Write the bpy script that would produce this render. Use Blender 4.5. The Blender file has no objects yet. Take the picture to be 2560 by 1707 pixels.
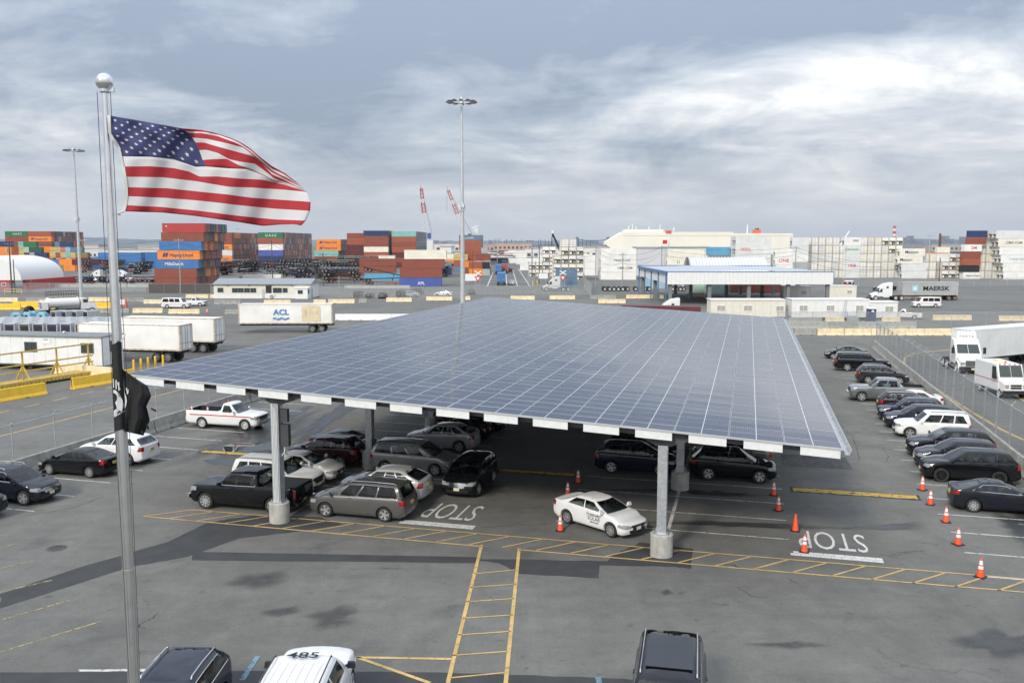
import bpy, bmesh, math, random
from mathutils import Vector, Matrix, noise as mnoise
random.seed(7)
S = bpy.context.scene
COL = S.collection
R = math.radians
# ---------------------------------------------------------------- camera
F_, CX, CY, YH, HC = 2231.0, 1280.0, 853.5, 606.0, 12.7     # focal length and centre in photo pixels, horizon row, camera height
TH = math.atan((CY - YH) / F_)
cam = bpy.data.cameras.new('camera'); camo = bpy.data.objects.new('camera', cam); COL.objects.link(camo)
cam.sensor_width = 36; cam.lens = F_ / 2560 * 36; cam.clip_start = .1; cam.clip_end = 30000
camo.location = (0, 0, HC); camo.rotation_euler = (R(90) - TH, 0, 0)
S.camera = camo
# ---------------------------------------------------------------- sky
SUN_EL, SUN_AZ = 34, 210          # degrees; azimuth clockwise from +Y: behind the camera, to the left
W = bpy.data.worlds.new('World'); S.world = W; W.use_nodes = True
def world():
    nt = W.node_tree; N = nt.nodes; L = nt.links
    N.clear()
    out = N.new('ShaderNodeOutputWorld'); bg = N.new('ShaderNodeBackground')
    sky = N.new('ShaderNodeTexSky'); sky.sky_type = 'NISHITA'; sky.sun_disc = False
    sky.sun_elevation = R(SUN_EL); sky.sun_rotation = R(SUN_AZ); sky.air_density = 1.2; sky.dust_density = 2
    tc = N.new('ShaderNodeTexCoord')
    sep = N.new('ShaderNodeSeparateXYZ'); L.new(tc.outputs['Generated'], sep.inputs[0])
    def M(op, a, b=None, c=None):
        n = N.new('ShaderNodeMath'); n.operation = op
        for i, v in enumerate((a, b, c)):
            if v is None: continue
            if isinstance(v, (int, float)): n.inputs[i].default_value = v
            else: L.new(v, n.inputs[i])
        return n.outputs[0]
    z = M('MAXIMUM', sep.outputs[2], 0.0)
    den = M('ADD', z, 0.20)
    px = M('DIVIDE', sep.outputs[0], den); py = M('DIVIDE', sep.outputs[1], den)
    cmb = N.new('ShaderNodeCombineXYZ'); L.new(px, cmb.inputs[0]); L.new(py, cmb.inputs[1])
    def noise(scale, detail, rough, loc, sc=(1, 1, 1), dist=0.0):
        mp = N.new('ShaderNodeMapping'); mp.inputs['Location'].default_value = loc; mp.inputs['Scale'].default_value = sc
        L.new(cmb.outputs[0], mp.inputs[0])
        n = N.new('ShaderNodeTexNoise'); n.inputs['Scale'].default_value = scale; n.inputs['Detail'].default_value = detail
        n.inputs['Roughness'].default_value = rough; n.inputs['Distortion'].default_value = dist
        L.new(mp.outputs[0], n.inputs['Vector']); return n.outputs['Fac']
    big = noise(.42, 2, .45, (3.1, 1.7, 0), (1, 1.25, 1), .2)
    mid = noise(2.1, 9, .60, (7.3, 2.2, 1), (1, .9, 1), .5)
    fine = noise(5.0, 6, .6, (1.3, 9.2, 2), (.8, 1.6, 1), .3)
    # two cloud banks in view: a bright one low on the right, a heavy grey one above it
    def bank(az, el, ra, re):
        a = M('ARCTAN2', sep.outputs[0], sep.outputs[1]); e = M('ARCSINE', sep.outputs[2])
        da = M('DIVIDE', M('SUBTRACT', a, R(az)), R(ra)); de = M('DIVIDE', M('SUBTRACT', e, R(el)), R(re))
        return M('EXPONENT', M('MULTIPLY', M('ADD', M('MULTIPLY', da, da), M('MULTIPLY', de, de)), -1.0))
    d = M('ADD', M('MULTIPLY', big, .60), M('ADD', M('MULTIPLY', mid, .82), M('MULTIPLY', fine, .24)))
    d = M('ADD', d, -.165)
    for az, el, ra, re, k in ((-28, 16, 12, 2.4, .12), (-12, 9.0, 15, 3.6, -.17), (-29, 5, 7, 3.5, .13), (18, 14.0, 17, 2.6, -.26), (25, 7.8, 13, 3.4, .19), (0, 14, 14, 3, -.10)):
        d = M('ADD', d, M('MULTIPLY', bank(az, el, ra, re), k))
    ramp = N.new('ShaderNodeValToRGB'); L.new(d, ramp.inputs[0])
    r = ramp.color_ramp; r.elements[0].position = .50; r.elements[0].color = (.255, .305, .395, 1)
    r.elements[1].position = .90; r.elements[1].color = (.86, .87, .875, 1)
    e = r.elements.new(.66); e.color = (.41, .46, .535, 1)
    e = r.elements.new(.80); e.color = (.63, .655, .685, 1)
    # the overcast is brighter overhead than at the horizon
    lum = M('ADD', .86, M('MULTIPLY', z, 2.0))
    haze = N.new('ShaderNodeMix'); haze.data_type = 'RGBA'
    hz = N.new('ShaderNodeMapRange'); hz.inputs[1].default_value = 0; hz.inputs[2].default_value = .10; hz.inputs[3].default_value = .80; hz.inputs[4].default_value = 0
    L.new(z, hz.inputs[0]); L.new(hz.outputs[0], haze.inputs[0])
    L.new(ramp.outputs[0], haze.inputs[6]); haze.inputs[7].default_value = (.80, .82, .845, 1)
    sc = N.new('ShaderNodeVectorMath'); sc.operation = 'SCALE'; L.new(haze.outputs[2], sc.inputs[0]); L.new(M('MULTIPLY', lum, 9.0), sc.inputs[3])
    mix = N.new('ShaderNodeMix'); mix.data_type = 'RGBA'; mix.inputs[0].default_value = .94
    L.new(sky.outputs[0], mix.inputs[6]); L.new(sc.outputs[0], mix.inputs[7])
    L.new(mix.outputs[2], bg.inputs[0]); bg.inputs[1].default_value = 0.1
    L.new(bg.outputs[0], out.inputs[0])
world()
sl = bpy.data.lights.new('sun', 'SUN'); sl.energy = 2.0; sl.angle = R(10); sl.color = (1, .93, .80)
so = bpy.data.objects.new('sun', sl); COL.objects.link(so)
_d = Vector((math.sin(R(SUN_AZ)) * math.cos(R(SUN_EL)), math.cos(R(SUN_AZ)) * math.cos(R(SUN_EL)), math.sin(R(SUN_EL))))
so.rotation_euler = _d.to_track_quat('Z', 'Y').to_euler(); so.location = (-20, -20, 60)
S.view_settings.view_transform = 'Standard'; S.view_settings.look = 'None'; S.view_settings.gamma = 1
S.view_settings.exposure = 0.36
# ---------------------------------------------------------------- helpers
_c, _s = math.cos(TH), math.sin(TH)
def ray(px, py):
    a = (px - CX) / F_; b = (py - CY) / F_
    return Vector((a, _c - b * _s, -_s - b * _c))
def G(px, py, z=0.0):
    d = ray(px, py); t = (z - HC) / d.z
    return Vector((d.x * t, d.y * t, z))
def at(px, py, Y):
    d = ray(px, py); t = Y / d.y
    return Vector((d.x * t, Y, HC + d.z * t))
A_ = R(14.8)
def UV(u, v, z=0.0): return Vector((u * math.cos(A_) + v * math.sin(A_), -u * math.sin(A_) + v * math.cos(A_), z))
def touv(p): return (p.x * math.cos(A_) - p.y * math.sin(A_), p.x * math.sin(A_) + p.y * math.cos(A_))

class MB:
    def __init__(s): s.V = []; s.F = []; s.M = []; s.U = []
    def add(s, vs, fs, m=0, uv=None):
        b = len(s.V); s.V.extend([tuple(v) for v in vs])
        for k, f in enumerate(fs):
            s.F.append(tuple(i + b for i in f)); s.M.append(m if isinstance(m, int) else m[k])
            s.U.append(uv[k] if uv else None)
    def box(s, c, d, m=0, rz=0.0, top=None, rx=None):
        x, y, z = d[0] / 2, d[1] / 2, d[2] / 2
        t = top or (1, 1)
        vs = [(-x, -y, -z), (x, -y, -z), (x, y, -z), (-x, y, -z), (-x * t[0], -y * t[1], z), (x * t[0], -y * t[1], z), (x * t[0], y * t[1], z), (-x * t[0], y * t[1], z)]
        if rx is not None: vs = [tuple(rx @ Vector(v)) for v in vs]
        if rz:
            ca, sa = math.cos(rz), math.sin(rz); vs = [(a * ca - b * sa, a * sa + b * ca, e) for a, b, e in vs]
        vs = [(a + c[0], b + c[1], e + c[2]) for a, b, e in vs]
        s.add(vs, [(0, 3, 2, 1), (4, 5, 6, 7), (0, 1, 5, 4), (1, 2, 6, 5), (2, 3, 7, 6), (3, 0, 4, 7)], m)
    def b2(s, a, b, m=0):
        s.box(((a[0] + b[0]) / 2, (a[1] + b[1]) / 2, (a[2] + b[2]) / 2), (abs(b[0] - a[0]), abs(b[1] - a[1]), abs(b[2] - a[2])), m)
    def tube(s, p0, p1, r0, r1=None, n=8, m=0, caps=True):
        p0 = Vector(p0); p1 = Vector(p1); r1 = r0 if r1 is None else r1
        d = p1 - p0
        if d.length < 1e-6: return
        q = d.to_track_quat('Z', 'Y').to_matrix()
        vs = []
        for p, r in ((p0, r0), (p1, r1)):
            for i in range(n):
                a = 2 * math.pi * i / n; vs.append(p + q @ Vector((r * math.cos(a), r * math.sin(a), 0)))
        fs = [(i, (i + 1) % n, n + (i + 1) % n, n + i) for i in range(n)]
        if caps: fs += [tuple(range(n - 1, -1, -1)), tuple(range(n, 2 * n))]
        s.add(vs, fs, m)
    def beam(s, p0, p1, w, h, m=0):
        p0 = Vector(p0); p1 = Vector(p1); d = p1 - p0
        if d.length < 1e-6: return
        z = d.normalized(); up = Vector((0, 0, 1)) if abs(z.z) < .95 else Vector((1, 0, 0))
        x = z.cross(up).normalized(); y = x.cross(z)
        vs = []
        for p in (p0, p1):
            for a, b in ((-1, -1), (1, -1), (1, 1), (-1, 1)): vs.append(p + x * (a * w / 2) + y * (b * h / 2))
        s.add(vs, [(0, 1, 2, 3)[::-1], (4, 5, 6, 7), (0, 1, 5, 4), (1, 2, 6, 5), (2, 3, 7, 6), (3, 0, 4, 7)], m)
    def path(s, pts, r, n=6, m=0):
        for a, b in zip(pts, pts[1:]): s.tube(a, b, r, r, n, m)
    def lathe(s, prof, n=16, m=0, axis='Z', o=(0, 0, 0), close=False):
        vs = []
        for r, z in prof:
            for i in range(n):
                a = 2 * math.pi * i / n; x, y = r * math.cos(a), r * math.sin(a)
                p = {'Z': (x, y, z), 'Y': (x, z, y), 'X': (z, x, y)}[axis]
                vs.append((p[0] + o[0], p[1] + o[1], p[2] + o[2]))
        k = len(prof); fs = []
        for j in range(k - 1 if not close else k):
            j2 = (j + 1) % k
            for i in range(n):
                f = (j * n + i, j * n + (i + 1) % n, j2 * n + (i + 1) % n, j2 * n + i)
                fs.append(f if axis == 'Z' else f[::-1])
        s.add(vs, fs, m)
    def prism(s, pts, z0, z1, m=0, plane='XY', cap=True):
        n = len(pts)
        def P(a, b, e): return {'XY': (a, b, e), 'XZ': (a, e, b), 'YZ': (e, a, b)}[plane]
        vs = [P(a, b, z0) for a, b in pts] + [P(a, b, z1) for a, b in pts]
        fs = [(i, (i + 1) % n, n + (i + 1) % n, n + i) for i in range(n)]
        if cap: fs += [tuple(range(n - 1, -1, -1)), tuple(range(n, 2 * n))]
        s.add(vs, fs, m)
    def grid(s, P, m=0, wrap=False):
        nr, nc = len(P), len(P[0]); vs = [p for row in P for p in row]
        s.add(vs, [(i * nc + j, i * nc + j + 1, (i + 1) * nc + j + 1, (i + 1) * nc + j) for i in range(nr - 1) for j in range(nc - 1)], m)
    def mesh(s, name, mats=(), smooth=None, fix=False):
        me = bpy.data.meshes.new(name); me.from_pydata(s.V, [], s.F)
        for m in mats: me.materials.append(m)
        me.polygons.foreach_set('material_index', s.M)
        if any(u is not None for u in s.U):
            l = me.uv_layers.new(name='UVMap'); d = []
            for f, u in zip(s.F, s.U): d.extend([c for p in (u or [(0, 0)] * len(f)) for c in p])
            l.data.foreach_set('uv', d)
        me.update()
        if fix:
            bm = bmesh.new(); bm.from_mesh(me); bmesh.ops.remove_doubles(bm, verts=bm.verts, dist=1e-4)
            bmesh.ops.recalc_face_normals(bm, faces=bm.faces); bm.to_mesh(me); bm.free()
        if smooth is not None:
            me.polygons.foreach_set('use_smooth', [True] * len(me.polygons)); me.set_sharp_from_angle(angle=R(smooth))
        return me
    def obj(s, name, mats=(), parent=None, smooth=None, fix=False, loc=None, rz=None):
        if not isinstance(mats, (list, tuple)): mats = [mats]
        return link(name, s.mesh(name, mats, smooth, fix), parent, loc, rz)
def link(name, me, parent=None, loc=None, rz=None):
    o = bpy.data.objects.new(name, me); COL.objects.link(o); o.parent = parent
    if loc is not None: o.location = loc
    if rz is not None: o.rotation_euler = (0, 0, rz)
    return o
LABELS = {}
def tag(o, label, cat, group=None):
    if label in LABELS and not group: print('DUPLICATE LABEL', label)
    LABELS[label] = 1
    o['label'] = label; o['category'] = cat
    if group: o['group'] = group
    return o
def thing(name, label, cat, loc=(0, 0, 0), rz=0.0, group=None):
    o = bpy.data.objects.new(name, None); COL.objects.link(o); o.location = loc; o.rotation_euler = (0, 0, rz); o.empty_display_size = .3
    return tag(o, label, cat, group)
def struct(o): o['kind'] = 'structure'; return o
def stuff(o): o['kind'] = 'stuff'; return o
def copy_tree(o, parent=None):
    c = o.copy(); COL.objects.link(c); c.parent = parent
    for ch in o.children: copy_tree(ch, c)
    return c
ORD = ['first', 'second', 'third', 'fourth', 'fifth', 'sixth', 'seventh', 'eighth', 'ninth', 'tenth', 'eleventh', 'twelfth', 'thirteenth', 'fourteenth', 'fifteenth', 'sixteenth', 'seventeenth', 'eighteenth', 'nineteenth', 'twentieth']
# ---------------------------------------------------------------- materials
MC = {}
def mat(name, col, rough=.6, metal=0.0, coat=0.0, var=.12, scale=2.0, bump=0.0, bscale=60, dirt=0.0, spec=None, dcol=(.09, .075, .06)):
    if name in MC: return MC[name]
    m = bpy.data.materials.new(name); m.use_nodes = True; nt = m.node_tree; N = nt.nodes; L = nt.links
    b = N['Principled BSDF']
    b.inputs['Roughness'].default_value = rough; b.inputs['Metallic'].default_value = metal; b.inputs['Coat Weight'].default_value = coat
    b.inputs['Coat Roughness'].default_value = .04
    if spec is not None: b.inputs['Specular IOR Level'].default_value = spec
    c4 = (*col, 1)
    if var or dirt:
        tc = N.new('ShaderNodeTexCoord'); oi = N.new('ShaderNodeObjectInfo')
        ad = N.new('ShaderNodeVectorMath'); ad.operation = 'ADD'
        L.new(tc.outputs['Object'], ad.inputs[0])
        ml = N.new('ShaderNodeVectorMath'); ml.operation = 'SCALE'; ml.inputs[0].default_value = (37, 17, 71); L.new(oi.outputs['Random'], ml.inputs[3]); L.new(ml.outputs[0], ad.inputs[1])
        n = N.new('ShaderNodeTexNoise'); n.inputs['Scale'].default_value = scale; n.inputs['Detail'].default_value = 5; L.new(ad.outputs[0], n.inputs['Vector'])
        mr = N.new('ShaderNodeMapRange'); mr.inputs[1].default_value = .3; mr.inputs[2].default_value = .7; mr.inputs[3].default_value = 1 - var; mr.inputs[4].default_value = 1 + var
        L.new(n.outputs['Fac'], mr.inputs[0])
        hs = N.new('ShaderNodeVectorMath'); hs.operation = 'SCALE'; hs.inputs[0].default_value = col; L.new(mr.outputs[0], hs.inputs[3])
        last = hs.outputs[0]
        if dirt:
            n2 = N.new('ShaderNodeTexNoise'); n2.inputs['Scale'].default_value = scale * 1.7; n2.inputs['Detail'].default_value = 8; n2.inputs['Roughness'].default_value = .7
            mp = N.new('ShaderNodeMapping'); mp.inputs['Scale'].default_value = (1, 1, .25); L.new(ad.outputs[0], mp.inputs[0]); L.new(mp.outputs[0], n2.inputs['Vector'])
            m2 = N.new('ShaderNodeMapRange'); m2.inputs[1].default_value = .5; m2.inputs[2].default_value = .75; m2.inputs[3].default_value = 0; m2.inputs[4].default_value = dirt; L.new(n2.outputs['Fac'], m2.inputs[0])
            mx = N.new('ShaderNodeMix'); mx.data_type = 'RGBA'; L.new(m2.outputs[0], mx.inputs[0]); L.new(last, mx.inputs[6]); mx.inputs[7].default_value = (*dcol, 1)
            last = mx.outputs[2]
        L.new(last, b.inputs['Base Color'])
        if bump:
            n3 = N.new('ShaderNodeTexNoise'); n3.inputs['Scale'].default_value = bscale; L.new(tc.outputs['Object'], n3.inputs['Vector'])
            bp = N.new('ShaderNodeBump'); bp.inputs['Strength'].default_value = bump; bp.inputs['Distance'].default_value = .02; L.new(n3.outputs['Fac'], bp.inputs['Height']); L.new(bp.outputs[0], b.inputs['Normal'])
    else: b.inputs['Base Color'].default_value = c4
    MC[name] = m; return m
STEEL = mat('galvanised_steel', (.50, .52, .54), .42, .6, var=.15, scale=6)
ALU = mat('white_aluminium', (.56, .58, .60), .35, .35, var=.05)
POLE_ALU = mat('brushed_aluminium', (.80, .80, .80), .27, 1.0, var=.06, scale=4)
CONC = mat('concrete', (.42, .41, .38), .85, var=.16, scale=3, bump=.25, bscale=40, dirt=.45)
CONC_GREY = mat('weathered_concrete', (.33, .325, .30), .88, var=.2, scale=2, bump=.3, bscale=30, dirt=.5)
CREAM = mat('cream_painted_concrete', (.78, .64, .42), .8, var=.12, scale=1.5, bump=.2, bscale=30, dirt=.35)
YELLOW = mat('yellow_paint', (.90, .55, .04), .55, var=.08, scale=2, dirt=.15)
WHITE = mat('white_paint', (.80, .80, .79), .45, var=.05, scale=2, dirt=.12, dcol=(.35, .32, .27))
CREAMW = mat('cream_siding', (.76, .73, .64), .5, var=.06, scale=2, dirt=.12, dcol=(.35, .32, .27))
BLACK = mat('black_plastic', (.018, .018, .02), .5, var=.2, scale=8)
RUBBER = mat('tyre_rubber', (.022, .022, .022), .8, var=.25, scale=10)
DARKM = mat('dark_steel', (.055, .058, .062), .5, .5, var=.2, scale=5)
CHROME = mat('chrome', (.75, .75, .76), .12, 1.0, var=0)
RIM = mat('alloy_rim', (.68, .69, .70), .30, .8, var=.05)
RIMD = mat('dark_rim', (.03, .03, .033), .35, .6, var=.05)
RIMW = mat('painted_steel_rim', (.6, .6, .58), .45, .3, var=.1, scale=9)
ORANGE = mat('cone_orange', (.86, .095, .025), .5, var=.08, scale=6)
REFL = mat('reflective_white', (.82, .82, .82), .35, var=.04)
WPAINT = mat('white_road_paint', (.66, .66, .64), .8, var=.14, scale=5, dirt=.35, dcol=(.2, .2, .2))
RED = mat('red_paint', (.55, .03, .02), .45, var=.08)
BLUE_STEEL = mat('blue_steel_trim', (.07, .19, .37), .4, .1, var=.08)
def glass(name, col=(.012, .014, .016), rough=.04):
    m = bpy.data.materials.new(name); m.use_nodes = True; b = m.node_tree.nodes['Principled BSDF']
    b.inputs['Base Color'].default_value = (*col, 1); b.inputs['Roughness'].default_value = rough; b.inputs['IOR'].default_value = 1.5
    b.inputs['Specular IOR Level'].default_value = .7; MC[name] = m; return m
def car_glass(name, tint):
    m = bpy.data.materials.new(name); m.use_nodes = True; nt = m.node_tree; N = nt.nodes; L = nt.links; N.remove(N['Principled BSDF'])
    tr = N.new('ShaderNodeBsdfTransparent'); tr.inputs[0].default_value = (*tint, 1); gl = N.new('ShaderNodeBsdfGlossy'); gl.inputs['Roughness'].default_value = .02; gl.inputs[0].default_value = (.95, .95, .95, 1)
    fr = N.new('ShaderNodeFresnel'); fr.inputs[0].default_value = 1.62; mx = N.new('ShaderNodeMixShader'); L.new(fr.outputs[0], mx.inputs[0]); L.new(tr.outputs[0], mx.inputs[1]); L.new(gl.outputs[0], mx.inputs[2]); L.new(mx.outputs[0], N['Material Output'].inputs[0]); MC[name] = m; return m
TGLASS = car_glass('tinted_car_glass', (.10, .11, .11)); CGLASS = car_glass('car_glass', (.55, .60, .58)); SGLASS = car_glass('side_glass', (.50, .55, .53)); WGLASS = glass('window_glass', (.05, .055, .06), .08)
HEADL = glass('headlight_lens', (.30, .315, .33), .12); TAILL = glass('taillight_lens', (.32, .006, .008), .12); AMBER = glass('amber_lens', (.6, .16, .02), .15)
PLATE_Y = mat('licence_plate_yellow', (.50, .40, .12), .5, var=0)
PLATE_W = mat('licence_plate_pale', (.72, .70, .50), .5, var=0)
_paint = {}
def paint(col, metal=0.0, rough=.32):
    k = (tuple(col), metal)
    if k not in _paint: _paint[k] = mat('car_paint_%d' % len(_paint), col, rough, metal, 1.0, var=.03, scale=3)
    _paint[k].node_tree.nodes['Principled BSDF'].inputs['Specular IOR Level'].default_value = .5 if metal else .0; _paint[k].node_tree.nodes['Principled BSDF'].inputs['Coat Roughness'].default_value = .015
    nt = _paint[k].node_tree
    if not nt.nodes.get('inside'):
        b = nt.nodes['Principled BSDF']; ge = nt.nodes.new('ShaderNodeNewGeometry'); ge.name = 'inside'; mx = nt.nodes.new('ShaderNodeMix'); mx.data_type = 'RGBA'; src = b.inputs['Base Color'].links[0].from_socket
        nt.links.new(ge.outputs['Backfacing'], mx.inputs[0]); nt.links.new(src, mx.inputs[6]); mx.inputs[7].default_value = (.10, .10, .10, 1); nt.links.new(mx.outputs[2], b.inputs['Base Color'])
    return _paint[k]
def text_mesh(txt, size, depth=0.004, shear=0.0, sx=1.0, bold=0.0, name='lettering'):
    c = bpy.data.curves.new('txt', 'FONT'); c.body = txt; c.size = size; c.extrude = depth; c.align_x = 'CENTER'; c.align_y = 'CENTER'; c.shear = shear; c.offset = bold
    c.resolution_u = 3
    o = bpy.data.objects.new('txt', c); COL.objects.link(o)
    dg = bpy.context.evaluated_depsgraph_get(); me = bpy.data.meshes.new_from_object(o.evaluated_get(dg))
    bpy.data.objects.remove(o); bpy.data.curves.remove(c)
    if sx != 1.0:
        for v in me.vertices: v.co.x *= sx
    me.name = name
    return me
_tc = {}
def lettering(txt, size, m, parent, loc, rot=(R(90), 0, 0), sx=1.0, bold=0.0, name='lettering', shear=0.0):
    k = (txt, size, sx, bold, shear, m.name)
    if k not in _tc:
        me = text_mesh(txt, size, .004, shear, sx, bold); me.materials.clear(); me.materials.append(m); _tc[k] = me
    o = link(name, _tc[k], parent, loc); o.rotation_euler = rot
    return o
# ---------------------------------------------------------------- road vehicles (prototypes)
def interp(tab, x):
    if x <= tab[0][0]: return list(tab[0][1:])
    for a, b in zip(tab, tab[1:]):
        if x <= b[0]:
            t = (x - a[0]) / (b[0] - a[0]); return [p + (q - p) * t for p, q in zip(a[1:], b[1:])]
    return list(tab[-1][1:])
def sstep(a, b, x):
    t = max(0, min(1, (x - a) / (b - a))); return t * t * (3 - 2 * t)
CARS = {
 # L, W, H, wheelbase, wheel radius, front overhang, hood-front z, cowl z, belt rear z, tail z, windscreen base/top x, roof rear x, rear glass base x  (x from the front bumper)
 'sedan':   dict(L=4.66, W=1.80, H=1.45, wb=2.70, wr=.335, fo=.93, zf=.74, zc=1.00, zr=1.07, zt=1.08, wb0=1.08, wt=2.02, rr=3.30, rb=4.22, roofw=.70, gc=.19, rails=0),
 'fastback': dict(L=4.60, W=1.80, H=1.44, wb=2.70, wr=.34, fo=.92, zf=.73, zc=1.00, zr=1.10, zt=1.10, wb0=1.12, wt=2.08, rr=3.28, rb=4.34, roofw=.68, gc=.18, rails=0),
 'suv':     dict(L=4.72, W=1.90, H=1.70, wb=2.75, wr=.375, fo=.93, zf=.94, zc=1.13, zr=1.23, zt=1.19, wb0=1.06, wt=1.95, rr=4.12, rb=4.58, roofw=.76, gc=.24, rails=1),
 'midsuv':  dict(L=5.00, W=1.98, H=1.76, wb=2.88, wr=.395, fo=.96, zf=1.0, zc=1.18, zr=1.27, zt=1.22, wb0=1.18, wt=2.05, rr=4.38, rb=4.84, roofw=.77, gc=.25, rails=1),
 'boxsuv':  dict(L=4.82, W=1.97, H=1.80, wb=2.75, wr=.38, fo=.95, zf=1.00, zc=1.14, zr=1.16, zt=1.12, wb0=1.30, wt=1.95, rr=4.55, rb=4.74, roofw=.81, gc=.26, rails=1),
 'coupesuv': dict(L=4.70, W=1.90, H=1.66, wb=2.82, wr=.39, fo=.90, zf=.94, zc=1.12, zr=1.23, zt=1.19, wb0=1.10, wt=2.0, rr=3.60, rb=4.52, roofw=.73, gc=.23, rails=1),
 'longsuv': dict(L=5.62, W=2.04, H=1.88, wb=3.30, wr=.41, fo=1.02, zf=1.10, zc=1.24, zr=1.26, zt=1.22, wb0=1.45, wt=2.15, rr=5.25, rb=5.50, roofw=.80, gc=.27, rails=1),
 'minivan': dict(L=5.10, W=1.98, H=1.76, wb=3.03, wr=.355, fo=1.00, zf=.88, zc=1.10, zr=1.16, zt=1.12, wb0=.98, wt=1.98, rr=4.72, rb=5.00, roofw=.78, gc=.19, rails=1),
 'van':     dict(L=5.70, W=2.00, H=2.10, wb=3.43, wr=.37, fo=.95, zf=1.02, zc=1.22, zr=1.20, zt=1.16, wb0=1.05, wt=1.62, rr=5.52, rb=5.64, roofw=.82, gc=.24, rails=0),
 'crewcab': dict(L=5.88, W=2.03, H=1.93, wb=3.68, wr=.41, fo=.96, zf=1.16, zc=1.26, zr=1.30, zt=1.33, wb0=1.50, wt=2.15, rr=3.82, rb=3.98, roofw=.80, gc=.30, rails=0, bed=1),
 'pickup':  dict(L=5.72, W=1.99, H=1.83, wb=3.38, wr=.39, fo=.96, zf=1.06, zc=1.17, zr=1.22, zt=1.26, wb0=1.45, wt=2.05, rr=2.80, rb=2.98, roofw=.78, gc=.30, rails=0, bed=1),
}
def boolean(target, cutters):
    o = bpy.data.objects.new('tmp', target); COL.objects.link(o); cs = []
    for c in cutters:
        co = bpy.data.objects.new('cut', c); COL.objects.link(co); cs.append(co)
        md = o.modifiers.new('b', 'BOOLEAN'); md.operation = 'DIFFERENCE'; md.object = co; md.solver = 'EXACT'
    dg = bpy.context.evaluated_depsgraph_get(); me = bpy.data.meshes.new_from_object(o.evaluated_get(dg))
    bpy.data.objects.remove(o)
    for c in cs: bpy.data.objects.remove(c)
    return me
def wheel_meshes(r, w, style):
    t = MB()
    t.lathe([(r * .64, -w * .42), (r * .90, -w * .5), (r * .985, -w * .40), (r, -w * .2), (r, w * .2), (r * .985, w * .40), (r * .90, w * .5), (r * .64, w * .42)], 28, 0, 'Y')
    t.lathe([(0.001, .0), (r * .66, .0)], 20, 0, 'Y')
    ty = t.mesh('wheel', [RUBBER], 40)
    m = MB()
    m.lathe([(r * .70, w * .36), (r * .68, w * .47), (r * .63, w * .48), (r * .60, w * .25), (r * .60, w * .05)], 28, 0, 'Y')
    if style in (0, 1):
        n = 5 if style == 0 else 9
        for i in range(n):
            a0 = 2 * math.pi * i / n
            for da in ((-.16, .16) if style == 0 else (0,)):
                a = a0 + da; wd = r * (.085 if style == 0 else .075)
                dx, dz = math.cos(a), math.sin(a); nx, nz = -dz, dx
                pts = []
                for rr_, ww, yy in ((r * .10, wd * 1.3, w * .38), (r * .63, wd, w * .44)):
                    for sgn in (-1, 1):
                        pts.append((dx * rr_ + nx * ww * sgn, yy, dz * rr_ + nz * ww * sgn)); pts.append((dx * rr_ + nx * ww * sgn, yy - .05, dz * rr_ + nz * ww * sgn))
                m.add(pts, [(0, 2, 6, 4), (0, 4, 5, 1), (2, 3, 7, 6)])
        m.lathe([(.001, w * .43), (r * .13, w * .42), (r * .17, w * .33)], 12, 0, 'Y')
    else:
        m.lathe([(.001, w * .40), (r * .16, w * .42), (r * .22, w * .30), (r * .42, w * .22), (r * .50, w * .32), (r * .62, w * .30)], 20, 0, 'Y')
        for i in range(8):
            a = 2 * math.pi * i / 8; m.box((r * .46 * math.cos(a), w * .30, r * .46 * math.sin(a)), (.05, .02, .05), 1)
    rm = m.mesh('rim', [RIM, BLACK], 35, True)
    return ty, rm
_wh = {}
PROTO = {}
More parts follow.
